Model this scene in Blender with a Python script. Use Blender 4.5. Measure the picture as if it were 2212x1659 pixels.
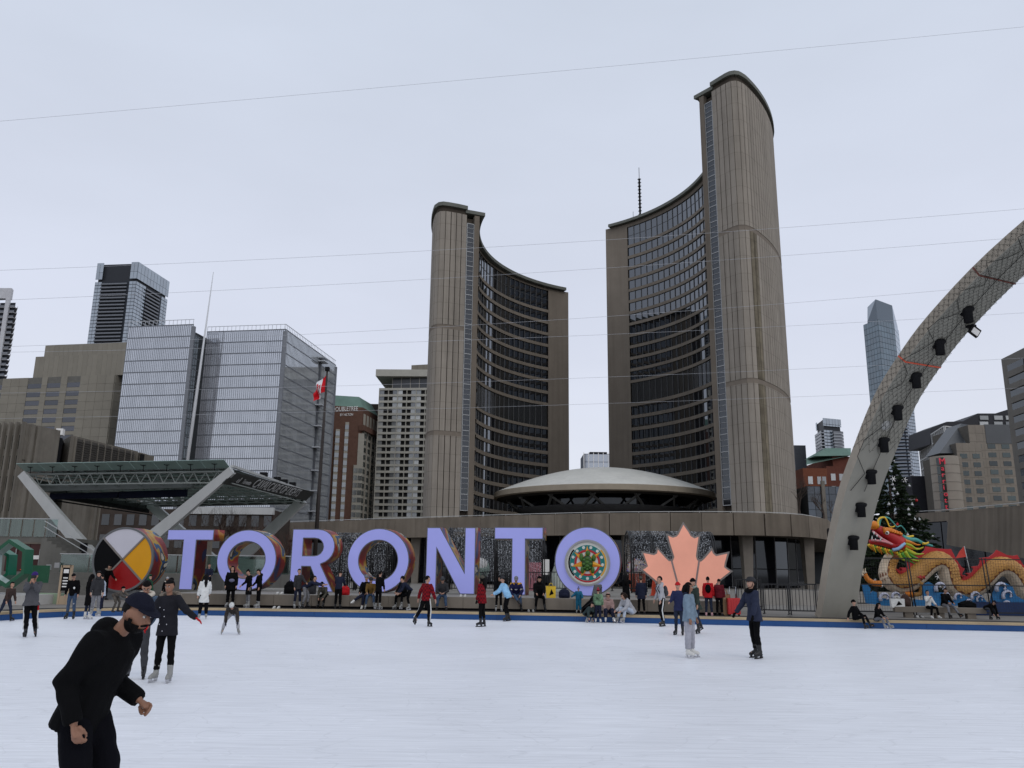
import bpy, math, random
import numpy as np
from mathutils import Vector, Matrix, noise
random.seed(7)
R = math.radians
scene = bpy.context.scene
for o in list(bpy.data.objects):
    bpy.data.objects.remove(o)
COL = scene.collection

# ------------------------------------------------------------------ camera
FPX = 1771.0; PIT = R(12.93); ROL = R(0.65); CZ = 1.8        # focal length in px of a 2212 px wide picture
cam = bpy.data.cameras.new('camera')
cam.sensor_width = 36.0
cam.lens = 36.0 * FPX / 2212.0
cam.clip_start = 0.1
cam.clip_end = 5000
camo = bpy.data.objects.new('camera', cam)
COL.objects.link(camo)
camo.matrix_world = Matrix.Translation((0, 0, CZ)) @ Matrix.Rotation(math.pi / 2 + PIT, 4, 'X') @ Matrix.Rotation(ROL, 4, 'Z')
scene.camera = camo

# ------------------------------------------------------------------ sky, overcast
SUN_EL, SUN_AZ = R(42), R(150)
w = bpy.data.worlds.new('World'); scene.world = w; w.use_nodes = True
nt = w.node_tree; nt.nodes.clear()
out = nt.nodes.new('ShaderNodeOutputWorld')
bg = nt.nodes.new('ShaderNodeBackground'); bg.inputs[1].default_value = 0.1
sky = nt.nodes.new('ShaderNodeTexSky'); sky.sky_type = 'NISHITA'; sky.sun_disc = False
sky.sun_elevation = SUN_EL; sky.sun_rotation = SUN_AZ; sky.dust_density = 6; sky.air_density = 1.0
cl = nt.nodes.new('ShaderNodeBackground'); cl.inputs[1].default_value = 1.0
tc = nt.nodes.new('ShaderNodeTexCoord')
sep = nt.nodes.new('ShaderNodeSeparateXYZ'); nt.links.new(tc.outputs['Generated'], sep.inputs[0])
ramp = nt.nodes.new('ShaderNodeValToRGB'); nt.links.new(sep.outputs['Z'], ramp.inputs[0])
e = ramp.color_ramp.elements
e[0].position = 0.0; e[0].color = (0.80, 0.83, 0.91, 1)
e[1].position = 0.75; e[1].color = (0.58, 0.645, 0.755, 1)
x = e.new(0.28); x.color = (0.67, 0.71, 0.83, 1)
mp = nt.nodes.new('ShaderNodeMapping'); mp.inputs['Scale'].default_value = (1.6, 1.6, 4.5)
nt.links.new(tc.outputs['Generated'], mp.inputs[0])
nz = nt.nodes.new('ShaderNodeTexNoise'); nz.inputs['Scale'].default_value = 1.7; nz.inputs['Detail'].default_value = 5
nt.links.new(mp.outputs[0], nz.inputs[0])
nr = nt.nodes.new('ShaderNodeMapRange'); nr.inputs[1].default_value = 0.3; nr.inputs[2].default_value = 0.7
nr.inputs[3].default_value = 0.965; nr.inputs[4].default_value = 1.035
nt.links.new(nz.outputs[0], nr.inputs[0])
mul = nt.nodes.new('ShaderNodeVectorMath'); mul.operation = 'SCALE'
nt.links.new(ramp.outputs[0], mul.inputs[0]); nt.links.new(nr.outputs[0], mul.inputs['Scale'])
nt.links.new(mul.outputs[0], cl.inputs[0])
mix = nt.nodes.new('ShaderNodeMixShader'); mix.inputs[0].default_value = 0.94     # closed cloud deck over the clear sky
nt.links.new(sky.outputs[0], bg.inputs[0])
nt.links.new(bg.outputs[0], mix.inputs[1]); nt.links.new(cl.outputs[0], mix.inputs[2])
nt.links.new(mix.outputs[0], out.inputs[0])
sl = bpy.data.lights.new('sun', 'SUN'); sl.energy = 0.5; sl.angle = R(35); sl.color = (1.0, 0.97, 0.93)
so = bpy.data.objects.new('sun', sl); COL.objects.link(so)
so.rotation_euler = (R(90) - SUN_EL, 0, -SUN_AZ + math.pi)
scene.view_settings.view_transform = 'Standard'
scene.view_settings.look = 'None'
scene.view_settings.exposure = 0.09
scene.view_settings.gamma = 1.0
scene.view_settings.use_curve_mapping = False
scene.render.engine = 'CYCLES'
scene.cycles.max_bounces = 6
scene.cycles.transparent_max_bounces = 12

# ------------------------------------------------------------------ survey: where a sight line of the photograph meets a height or a depth
def ray(x, y):
    u = (x - 1106) / FPX; v = -(y - 829.5) / FPX
    c, s = math.cos(ROL), math.sin(ROL)
    u, v = u * c - v * s, u * s + v * c
    return Vector((u, math.cos(PIT) - v * math.sin(PIT), math.sin(PIT) + v * math.cos(PIT)))
def P(x, y, Y):
    d = ray(x, y); t = Y / d.y
    return Vector((d.x * t, Y, CZ + d.z * t))
def G(x, y, z):
    d = ray(x, y); t = (z - CZ) / d.z
    return Vector((d.x * t, d.y * t, z))
def V3(*a):
    return Vector(a)

# ------------------------------------------------------------------ materials
MATS = {}
def mat(name, col, rough=0.8, var=0.12, scale=1.0, bump=0.0, metal=0.0, spec=0.4, streak=0.0, rnd=0.0, emit=0.0, alpha=1.0, stretch=(1, 1, 1), coat=0.0, joint=0.0):
    if name in MATS:
        return MATS[name]
    m = bpy.data.materials.new(name); m.use_nodes = True
    t = m.node_tree; b = t.nodes['Principled BSDF']
    b.inputs['Roughness'].default_value = rough
    b.inputs['Metallic'].default_value = metal
    b.inputs['Specular IOR Level'].default_value = min(spec, 0.15) if rough >= 0.7 else spec
    b.inputs['Coat Weight'].default_value = coat
    b.inputs['Alpha'].default_value = alpha
    g = t.nodes.new('ShaderNodeNewGeometry')
    mp = t.nodes.new('ShaderNodeMapping'); mp.inputs['Scale'].default_value = stretch
    t.links.new(g.outputs['Position'], mp.inputs[0])
    n = t.nodes.new('ShaderNodeTexNoise'); n.inputs['Scale'].default_value = scale; n.inputs['Detail'].default_value = 6
    n.inputs['Roughness'].default_value = 0.65
    t.links.new(mp.outputs[0], n.inputs['Vector'])
    r = t.nodes.new('ShaderNodeMapRange'); r.inputs[1].default_value = 0.28; r.inputs[2].default_value = 0.72
    r.inputs[3].default_value = 1 - var; r.inputs[4].default_value = 1 + var
    t.links.new(n.outputs[0], r.inputs[0])
    fac = r.outputs[0]
    if streak:
        mp2 = t.nodes.new('ShaderNodeMapping'); mp2.inputs['Scale'].default_value = (1.1, 1.1, 0.05)
        t.links.new(g.outputs['Position'], mp2.inputs[0])
        n2 = t.nodes.new('ShaderNodeTexNoise'); n2.inputs['Scale'].default_value = 1.0; n2.inputs['Detail'].default_value = 4
        t.links.new(mp2.outputs[0], n2.inputs['Vector'])
        r2 = t.nodes.new('ShaderNodeMapRange'); r2.inputs[1].default_value = 0.42; r2.inputs[2].default_value = 0.75
        r2.inputs[3].default_value = 1; r2.inputs[4].default_value = 1 - streak
        t.links.new(n2.outputs[0], r2.inputs[0])
        mm = t.nodes.new('ShaderNodeMath'); mm.operation = 'MULTIPLY'
        t.links.new(fac, mm.inputs[0]); t.links.new(r2.outputs[0], mm.inputs[1]); fac = mm.outputs[0]
    if rnd:
        oi = t.nodes.new('ShaderNodeObjectInfo')
        r3 = t.nodes.new('ShaderNodeMapRange'); r3.inputs[3].default_value = 1 - rnd; r3.inputs[4].default_value = 1 + rnd
        t.links.new(oi.outputs['Random'], r3.inputs[0])
        mm = t.nodes.new('ShaderNodeMath'); mm.operation = 'MULTIPLY'
        t.links.new(fac, mm.inputs[0]); t.links.new(r3.outputs[0], mm.inputs[1]); fac = mm.outputs[0]
    if joint:      # faint level joints between precast lifts
        sp = t.nodes.new('ShaderNodeSeparateXYZ'); t.links.new(g.outputs['Position'], sp.inputs[0])
        md = t.nodes.new('ShaderNodeMath'); md.operation = 'FLOORED_MODULO'; md.inputs[1].default_value = joint; t.links.new(sp.outputs['Z'], md.inputs[0])
        lt = t.nodes.new('ShaderNodeMath'); lt.operation = 'LESS_THAN'; lt.inputs[1].default_value = 0.09; t.links.new(md.outputs[0], lt.inputs[0])
        r4 = t.nodes.new('ShaderNodeMapRange'); r4.inputs[3].default_value = 1.0; r4.inputs[4].default_value = 0.72; t.links.new(lt.outputs[0], r4.inputs[0])
        mm = t.nodes.new('ShaderNodeMath'); mm.operation = 'MULTIPLY'
        t.links.new(fac, mm.inputs[0]); t.links.new(r4.outputs[0], mm.inputs[1]); fac = mm.outputs[0]
    s = t.nodes.new('ShaderNodeVectorMath'); s.operation = 'SCALE'
    s.inputs[0].default_value = col[:3]
    t.links.new(fac, s.inputs['Scale'])
    t.links.new(s.outputs[0], b.inputs['Base Color'])
    if emit:
        t.links.new(s.outputs[0], b.inputs['Emission Color']); b.inputs['Emission Strength'].default_value = emit
    if bump:
        bp = t.nodes.new('ShaderNodeBump'); bp.inputs['Strength'].default_value = min(1, bump); bp.inputs['Distance'].default_value = 0.02 * max(1, bump)
        t.links.new(n.outputs[0], bp.inputs['Height']); t.links.new(bp.outputs[0], b.inputs['Normal'])
    m.diffuse_color = (*col[:3], 1)
    MATS[name] = m
    return m

def glassmat(name, col, refl=0.3, rough=0.04, rnd=0.25, wave=0.0, tint=(0.9, 0.95, 1.0)):
    """coated window glass: a dark or light body behind a mirror-like coat"""
    if name in MATS:
        return MATS[name]
    m = bpy.data.materials.new(name); m.use_nodes = True
    t = m.node_tree; t.nodes.remove(t.nodes['Principled BSDF']); o = t.nodes['Material Output']
    d = t.nodes.new('ShaderNodeBsdfDiffuse'); gl = t.nodes.new('ShaderNodeBsdfGlossy')
    gl.inputs['Roughness'].default_value = rough; gl.inputs['Color'].default_value = (*tint, 1)
    oi = t.nodes.new('ShaderNodeObjectInfo')
    r3 = t.nodes.new('ShaderNodeMapRange'); r3.inputs[3].default_value = 1 - rnd; r3.inputs[4].default_value = 1 + rnd
    t.links.new(oi.outputs['Random'], r3.inputs[0])
    s = t.nodes.new('ShaderNodeVectorMath'); s.operation = 'SCALE'; s.inputs[0].default_value = col[:3]
    t.links.new(r3.outputs[0], s.inputs['Scale']); t.links.new(s.outputs[0], d.inputs['Color'])
    lw = t.nodes.new('ShaderNodeFresnel'); lw.inputs['IOR'].default_value = 1.5
    ad = t.nodes.new('ShaderNodeMath'); ad.operation = 'ADD'; ad.use_clamp = True; ad.inputs[1].default_value = refl
    t.links.new(lw.outputs[0], ad.inputs[0])
    mx = t.nodes.new('ShaderNodeMixShader')
    t.links.new(ad.outputs[0], mx.inputs[0]); t.links.new(d.outputs[0], mx.inputs[1]); t.links.new(gl.outputs[0], mx.inputs[2])
    if wave:
        g = t.nodes.new('ShaderNodeNewGeometry')
        n = t.nodes.new('ShaderNodeTexNoise'); n.inputs['Scale'].default_value = 0.35; n.inputs['Detail'].default_value = 2
        t.links.new(g.outputs['Position'], n.inputs['Vector'])
        bp = t.nodes.new('ShaderNodeBump'); bp.inputs['Strength'].default_value = wave; bp.inputs['Distance'].default_value = 0.3
        t.links.new(n.outputs[0], bp.inputs['Height'])
        t.links.new(bp.outputs[0], gl.inputs['Normal'])
    t.links.new(mx.outputs[0], o.inputs['Surface'])
    MATS[name] = m
    return m

def clearmat(name, tint, fac):
    """see-through sheet glass"""
    if name in MATS:
        return MATS[name]
    m = bpy.data.materials.new(name); m.use_nodes = True
    t = m.node_tree; t.nodes.remove(t.nodes['Principled BSDF']); o = t.nodes['Material Output']
    tr = t.nodes.new('ShaderNodeBsdfTransparent'); tr.inputs[0].default_value = (*tint, 1)
    gl = t.nodes.new('ShaderNodeBsdfGlossy'); gl.inputs['Roughness'].default_value = 0.05
    lw = t.nodes.new('ShaderNodeFresnel'); lw.inputs['IOR'].default_value = 1.45
    ad = t.nodes.new('ShaderNodeMath'); ad.operation = 'ADD'; ad.use_clamp = True; ad.inputs[1].default_value = fac
    t.links.new(lw.outputs[0], ad.inputs[0])
    mx = t.nodes.new('ShaderNodeMixShader')
    t.links.new(ad.outputs[0], mx.inputs[0]); t.links.new(tr.outputs[0], mx.inputs[1]); t.links.new(gl.outputs[0], mx.inputs[2])
    t.links.new(mx.outputs[0], o.inputs['Surface'])
    MATS[name] = m
    return m

# ------------------------------------------------------------------ objects
WL = {}
def tag(o, label=None, cat=None, group=None, kind=None):
    if label: o['label'] = label
    if cat: o['category'] = cat
    if group: o['group'] = group
    if kind: o['kind'] = kind
    return o
def link(o, parent, loc):
    COL.objects.link(o)
    loc = Vector(loc)
    WL[o.name] = loc
    if parent is not None:
        o.parent = parent
        o.location = loc - WL[parent.name]
    else:
        o.location = loc
    return o
def empty(name, loc, label, cat, group=None):
    o = bpy.data.objects.new(name, None); o.empty_display_size = 0.3
    link(o, None, loc)
    return tag(o, label, cat, group)
def inst(name, mesh, parent, loc, rz=0.0, scale=None):
    o = bpy.data.objects.new(name, mesh)
    link(o, parent, loc)
    o.rotation_euler = (0, 0, rz)
    if scale: o.scale = scale
    return o

class MB:
    def __init__(s):
        s.v = []; s.f = []; s.m = []; s.sm = []
    def add(s, vs, fs, mi=0, smooth=False):
        k = len(s.v)
        s.v += [tuple(p) for p in vs]
        for f in fs:
            s.f.append([i + k for i in f]); s.m.append(mi); s.sm.append(smooth)
        return s
    def quad(s, a, b, c, d, mi=0):
        return s.add([a, b, c, d], [[0, 1, 2, 3]], mi)
    def bx(s, x0, x1, y0, y1, z0, z1, mi=0):
        vs = [(x, y, z) for z in (z0, z1) for y in (y0, y1) for x in (x0, x1)]
        return s.add(vs, [[0, 2, 3, 1], [4, 5, 7, 6], [0, 1, 5, 4], [2, 6, 7, 3], [0, 4, 6, 2], [1, 3, 7, 5]], mi)
    def ob(s, c, size, rz=0.0, mi=0, M=None):
        """oriented box: centre, full size, turn about z (or a matrix)"""
        M = M if M is not None else Matrix.Rotation(rz, 3, 'Z')
        hx, hy, hz = size[0] / 2, size[1] / 2, size[2] / 2
        c = Vector(c)
        vs = [c + M @ Vector((x, y, z)) for z in (-hz, hz) for y in (-hy, hy) for x in (-hx, hx)]
        return s.add(vs, [[0, 2, 3, 1], [4, 5, 7, 6], [0, 1, 5, 4], [2, 6, 7, 3], [0, 4, 6, 2], [1, 3, 7, 5]], mi)
    def bar(s, a, b, wd, ht, mi=0, up=(0, 0, 1)):
        """square bar from a to b"""
        a = Vector(a); b = Vector(b); d = b - a; L = d.length
        if L < 1e-6: return s
        d.normalize(); upv = Vector(up)
        if abs(d.dot(upv)) > 0.99: upv = Vector((0, 1, 0))
        sx = d.cross(upv).normalized(); sz = sx.cross(d).normalized()
        M = Matrix((sx, d, sz)).transposed()
        return s.ob((a + b) / 2, (wd, L, ht), M=M, mi=mi)
    def prism(s, poly, z0, z1, mi=0, cap=True, smooth=False):
        """vertical prism over a plan polygon, counter-clockwise"""
        n = len(poly)
        vs = [(p[0], p[1], z0) for p in poly] + [(p[0], p[1], z1) for p in poly]
        s.add(vs, [[i, (i + 1) % n, n + (i + 1) % n, n + i] for i in range(n)], mi, smooth)
        if cap:
            s.add([(p[0], p[1], z1) for p in poly], [list(range(n))], mi)
            s.add([(p[0], p[1], z0) for p in poly], [list(range(n))[::-1]], mi)
        return s
    def extr(s, poly, vec, mi=0, side=None, back=True):
        """polygon of 3-D points pushed along vec"""
        n = len(poly); poly = [Vector(p) for p in poly]; vec = Vector(vec)
        s.add(poly, [list(range(n))[::-1]], mi)
        if back: s.add([p + vec for p in poly], [list(range(n))], mi)
        s.add(poly + [p + vec for p in poly], [[i, (i + 1) % n, n + (i + 1) % n, n + i] for i in range(n)], mi if side is None else side)
        return s
    def tube(s, pts, rad, n=8, mi=0, smooth=True, cap=True, flat=1.0):
        pts = [Vector(p) for p in pts]; k = len(pts)
        if not hasattr(rad, '__len__'): rad = [rad] * k
        vs = []; prev = None
        for i, p in enumerate(pts):
            d = (pts[min(i + 1, k - 1)] - pts[max(i - 1, 0)])
            d = d.normalized() if d.length > 1e-9 else Vector((0, 0, 1))
            if prev is None:
                u = d.cross(Vector((0, 0, 1))) if abs(d.z) < 0.95 else d.cross(Vector((0, 1, 0)))
            else:
                u = prev - d * prev.dot(d)
            u.normalize(); prev = u; v = d.cross(u)
            for j in range(n):
                a = 2 * math.pi * j / n
                vs.append(p + (u * math.cos(a) + v * math.sin(a) * flat) * rad[i])
        fs = [[i * n + j, i * n + (j + 1) % n, (i + 1) * n + (j + 1) % n, (i + 1) * n + j] for i in range(k - 1) for j in range(n)]
        if cap:
            fs += [list(range(n))[::-1], [(k - 1) * n + j for j in range(n)]]
        return s.add(vs, fs, mi, smooth)
    def lathe(s, prof, c=(0, 0, 0), n=32, mi=0, smooth=True, M=None):
        c = Vector(c); vs = []
        for r, z in prof:
            for j in range(n):
                a = 2 * math.pi * j / n
                q = Vector((r * math.cos(a), r * math.sin(a), z))
                vs.append(c + (M @ q if M is not None else q))
        k = len(prof)
        return s.add(vs, [[i * n + j, i * n + (j + 1) % n, (i + 1) * n + (j + 1) % n, (i + 1) * n + j] for i in range(k - 1) for j in range(n)], mi, smooth)
    def ball(s, c, r, n=10, m=7, mi=0, M=None):
        """ellipsoid; r scalar or triple"""
        if not hasattr(r, '__len__'): r = (r, r, r)
        c = Vector(c); vs = []
        for i in range(1, m):
            t = math.pi * i / m
            for j in range(n):
                a = 2 * math.pi * j / n
                q = Vector((r[0] * math.sin(t) * math.cos(a), r[1] * math.sin(t) * math.sin(a), r[2] * math.cos(t)))
                vs.append(c + (M @ q if M is not None else q))
        top = Vector((0, 0, r[2])); 
        if M is not None: top = M @ top
        vs += [c + top, c - top]; a, b = len(vs) - 2, len(vs) - 1
        fs = [[i * n + j, (i + 1) * n + j, (i + 1) * n + (j + 1) % n, i * n + (j + 1) % n] for i in range(m - 2) for j in range(n)]
        fs += [[a, j, (j + 1) % n] for j in range(n)] + [[b, (m - 2) * n + (j + 1) % n, (m - 2) * n + j] for j in range(n)]
        return s.add(vs, fs, mi, True)
    def mesh(s, name, mats, org=(0, 0, 0)):
        me = bpy.data.meshes.new(name)
        ox, oy, oz = org
        me.from_pydata([(p[0] - ox, p[1] - oy, p[2] - oz) for p in s.v], [], s.f)
        if not isinstance(mats, (list, tuple)): mats = [mats]
        for q in mats: me.materials.append(q)
        me.polygons.foreach_set('material_index', s.m)
        me.polygons.foreach_set('use_smooth', s.sm)
        me.update()
        return me
    def build(s, name, mats, parent=None, label=None, cat=None, group=None, kind=None, org=None):
        if org is None:
            if parent is not None: org = WL[parent.name]
            else:
                xs = [p[0] for p in s.v]; ys = [p[1] for p in s.v]; zs = [p[2] for p in s.v]
                org = ((min(xs) + max(xs)) / 2, (min(ys) + max(ys)) / 2, min(zs))
        o = bpy.data.objects.new(name, s.mesh(name, mats, org))
        link(o, parent, org)
        return tag(o, label, cat, group, kind)

BOXES = {}
def boxmesh(name, sx, sy, sz, m):
    k = (name, round(sx, 3), round(sy, 3), round(sz, 3), m.name)
    if k not in BOXES:
        BOXES[k] = MB().bx(-sx / 2, sx / 2, -sy / 2, sy / 2, -sz / 2, sz / 2).mesh(name, m)
    return BOXES[k]
def boxpart(name, parent, c, size, rz, m):
    return inst(name, boxmesh(name, *size, m), parent, c, rz)

def wall_frame(A, B):
    """unit vector along a wall from A to B (seen from outside left to right), outward normal, turn, length"""
    A = Vector((A[0], A[1], 0)); B = Vector((B[0], B[1], 0)); d = B - A; L = d.length; d.normalize()
    n = Vector((d.y, -d.x, 0))
    return A, d, n, math.atan2(d.y, d.x), L

def grid(name, parent, A, B, us, zs, m, depth=0.12, off=0.05):
    """one part per cell: us, zs are lists of (from, to) along the wall and up it"""
    A, d, n, rz, L = wall_frame(A, B)
    for z0, z1 in zs:
        for u0, u1 in us:
            c = A + d * ((u0 + u1) / 2) + n * (off - depth / 2); c.z = (z0 + z1) / 2
            mm = m(u0, z0) if callable(m) else m
            if mm is None: continue
            boxpart(name, parent, c, (u1 - u0, depth, z1 - z0), rz, mm)

def stripes(name, parent, A, B, us, zs, m, depth, off):
    """all cells joined into one part"""
    A, d, n, rz, L = wall_frame(A, B); b = MB()
    for z0, z1 in zs:
        for u0, u1 in us:
            c = A + d * ((u0 + u1) / 2) + n * (off - depth / 2); c.z = (z0 + z1) / 2
            b.ob(c, (u1 - u0, depth, z1 - z0), rz)
    return b.build(name, m, parent)
def even(a, b, n, frac, shift=0.5):
    """n cells between a and b, each filling frac of its bay"""
    w = (b - a) / n
    return [(a + i * w + w * (1 - frac) * shift, a + i * w + w * (1 - frac) * shift + w * frac) for i in range(n)]
# ================================================================== materials
CONC = mat('concrete_podium', (0.185, 0.155, 0.122), 0.9, 0.16, 0.35, 0.3, streak=0.3, rnd=0.10)
CONC_D = mat('concrete_weathered', (0.12, 0.105, 0.088), 0.92, 0.2, 0.4, 0.3, streak=0.3)
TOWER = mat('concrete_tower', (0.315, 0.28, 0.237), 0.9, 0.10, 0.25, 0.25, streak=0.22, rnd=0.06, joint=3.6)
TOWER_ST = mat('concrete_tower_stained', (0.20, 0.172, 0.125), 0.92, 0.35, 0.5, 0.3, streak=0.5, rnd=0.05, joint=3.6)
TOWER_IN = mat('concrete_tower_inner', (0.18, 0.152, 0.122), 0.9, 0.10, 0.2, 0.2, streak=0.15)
GROOVE = mat('concrete_groove', (0.075, 0.062, 0.05), 0.95, 0.2, 0.3)  # shade and dirt between the ribs, put into a darker concrete colour
ROOFM = mat('weathered_copper_roof', (0.155, 0.16, 0.14), 0.7, 0.15, 0.3, rnd=0.05)
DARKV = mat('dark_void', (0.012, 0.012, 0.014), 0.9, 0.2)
MULL = mat('grey_mullion', (0.12, 0.12, 0.122), 0.6, 0.05, 1, metal=0.2)
MULL_L = mat('light_frame', (0.42, 0.43, 0.43), 0.5, 0.05, 1, metal=0.3)
GL_T = glassmat('tower_glass', (0.004, 0.005, 0.008), 0.105, 0.02, 0.5)
GL_S = glassmat('stair_glass', (0.012, 0.014, 0.018), 0.03, 0.05, 0.4)
GL_M = glassmat('louvre_glass', (0.018, 0.017, 0.015), 0.07, 0.2, 0.2)
GL_D = glassmat('dark_glass', (0.008, 0.009, 0.012), 0.0, 0.05, 0.4)

# ================================================================== ice, plaza
ice = bpy.data.materials.new('ice'); ice.use_nodes = True
t = ice.node_tree; b = t.nodes['Principled BSDF']
g = t.nodes.new('ShaderNodeNewGeometry')
def icenoise(sc, stretch, det=5, rot=0.0, dist=0.0):
    mp = t.nodes.new('ShaderNodeMapping'); mp.inputs['Scale'].default_value = stretch; mp.inputs['Rotation'].default_value = (0, 0, rot)
    t.links.new(g.outputs['Position'], mp.inputs[0])
    n = t.nodes.new('ShaderNodeTexNoise'); n.inputs['Scale'].default_value = sc; n.inputs['Detail'].default_value = det; n.inputs['Distortion'].default_value = dist
    t.links.new(mp.outputs[0], n.inputs[0]); return n.outputs[0]
def rng(sock, a, bb, c, d):
    r = t.nodes.new('ShaderNodeMapRange'); r.inputs[1].default_value = a; r.inputs[2].default_value = bb; r.inputs[3].default_value = c; r.inputs[4].default_value = d
    t.links.new(sock, r.inputs[0]); return r.outputs[0]
def mulx(a, bb):
    m = t.nodes.new('ShaderNodeMath'); m.operation = 'MULTIPLY'; t.links.new(a, m.inputs[0]); t.links.new(bb, m.inputs[1]); return m.outputs[0]
s1 = rng(icenoise(0.25, (1, 1, 1)), 0.3, 0.7, 0.95, 1.04)
s2 = rng(icenoise(1.0, (0.9, 16, 1), 6, R(4), 0.3), 0.28, 0.72, 0.90, 1.07)
s3 = rng(icenoise(3.0, (0.35, 20, 1), 3, R(-9), 0.6), 0.58, 0.68, 1.0, 0.86)
s4 = rng(icenoise(2.2, (0.5, 22, 1), 3, R(14), 0.5), 0.62, 0.70, 1.0, 1.10)
def cuts(sc, stretch, rot, wd, amt):
    n_ = icenoise(sc, stretch, 2, rot, 0.35)
    sb = t.nodes.new('ShaderNodeMath'); sb.operation = 'SUBTRACT'; sb.inputs[1].default_value = 0.5; t.links.new(n_, sb.inputs[0])
    ab = t.nodes.new('ShaderNodeMath'); ab.operation = 'ABSOLUTE'; t.links.new(sb.outputs[0], ab.inputs[0])
    return rng(ab.outputs[0], 0.0, wd, amt, 1.0)
f = mulx(mulx(s1, s2), mulx(s3, s4))
f = mulx(f, mulx(cuts(0.55, (1, 2.2, 1), R(20), 0.006, 0.90), cuts(0.8, (0.8, 2.6, 1), R(-35), 0.005, 1.10)))
f = mulx(f, mulx(cuts(0.4, (1.2, 1.6, 1), R(65), 0.005, 0.92), cuts(1.3, (0.6, 2.4, 1), R(8), 0.007, 0.93)))
sc_ = t.nodes.new('ShaderNodeVectorMath'); sc_.operation = 'SCALE'; sc_.inputs[0].default_value = (0.83, 0.84, 0.875)
t.links.new(f, sc_.inputs['Scale']); t.links.new(sc_.outputs[0], b.inputs['Base Color'])
b.inputs['Roughness'].default_value = 0.42; b.inputs['Specular IOR Level'].default_value = 0.25
bp = t.nodes.new('ShaderNodeBump'); bp.inputs['Strength'].default_value = 0.25; bp.inputs['Distance'].default_value = 0.01
t.links.new(f, bp.inputs['Height']); t.links.new(bp.outputs[0], b.inputs['Normal'])
PLAZA = mat('plaza_paving', (0.20, 0.185, 0.165), 0.9, 0.15, 0.6, 0.3)
MATF = mat('rubber_mat', (0.04, 0.036, 0.034), 0.95, 0.25, 2.0, 0.3)

CH = 0.25      # kerb and plaza level above the ice
curb = [G(0, 1341, 0), G(53, 1337, 0), G(134, 1333, 0), G(300, 1329.5, 0), G(450, 1329.5, 0)]
curb = [Vector((-16.2, 18, 0)), Vector((-17.0, 25, 0))] + curb + [Vector((-3.4, 33.1, 0)), Vector((2.5, 32.3, 0)), Vector((6.2, 31.5, 0)), Vector((11.4, 30.5, 0)), Vector((17.9, 29.35, 0)), Vector((30, 27.2, 0))]
curb = [Vector((c.x, c.y, 0)) for c in curb]
rink = [Vector((-30, -40, 0))] + [Vector((-22, 5, 0))] + curb + [Vector((36, -40, 0))]
MB().add([(-40, -60, 0), (60, -60, 0), (60, 40, 0), (-40, 40, 0)], [[0, 1, 2, 3]]).build('ice', ice, kind='structure')
gb = MB()
big = 3000
outer = []
cx = Vector((0, 0, 0))
for p in rink:
    d = Vector((p.x, p.y - 5, 0)).normalized(); outer.append(Vector((d.x * big, 5 + d.y * big, CH)))
n = len(rink)
gb.add([Vector((p.x, p.y, CH)) for p in rink] + outer, [[i, n + i, n + (i + 1) % n, (i + 1) % n] for i in range(n)])
gb.build('ground', PLAZA, kind='structure')

def strip(name, line, w0, w1, z0, z1, m, parent=None, **k):
    """a slab along a plan line between two offsets to its left (away from the camera)"""
    nr = []
    for i, p in enumerate(line):
        d = (line[min(i + 1, len(line) - 1)] - line[max(i - 1, 0)]).normalized(); nr.append(Vector((-d.y, d.x, 0)))
    a = [p + q * w0 for p, q in zip(line, nr)]; c = [p + q * w1 for p, q in zip(line, nr)]
    return MB().prism([(p.x, p.y) for p in a] + [(p.x, p.y) for p in c[::-1]], z0, z1).build(name, m, parent, **k)
BLUE = mat('blue_board', (0.010, 0.062, 0.20), 0.45, 0.18, 0.5, rnd=0.04, spec=0.3, coat=0.1)
TANC = mat('tan_cap', (0.40, 0.31, 0.19), 0.8, 0.22, 0.7, 0.3)
# the kerb round the ice: blue boards, each a panel, and a worn tan top
kb = empty('rink_curb', curb[7], 'low blue rink curb with worn tan top edge around the ice', 'curb')
cl_ = curb[1:]
for i in range(len(cl_) - 1):
    a, bb = cl_[i], cl_[i + 1]; L = (bb - a).length; nn = max(1, int(L / 2.9))
    for k in range(nn):
        p = a.lerp(bb, k / nn); q = a.lerp(bb, (k + 1) / nn); d = (q - p); l = d.length; d.normalize()
        c = (p + q) / 2 + Vector((-d.y, d.x, 0)) * 0.06
        boxpart('board', kb, (c.x, c.y, CH / 2 - 0.025), (l - 0.008, 0.12, CH - 0.05), math.atan2(d.y, d.x), BLUE)
strip('cap', cl_, -0.02, 0.42, CH - 0.05, CH + 0.03, TANC, kb)
strip('rubber_floor', cl_[2:], 0.42, 1.75, CH - 0.03, CH + 0.012, MATF, kind='structure')

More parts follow.
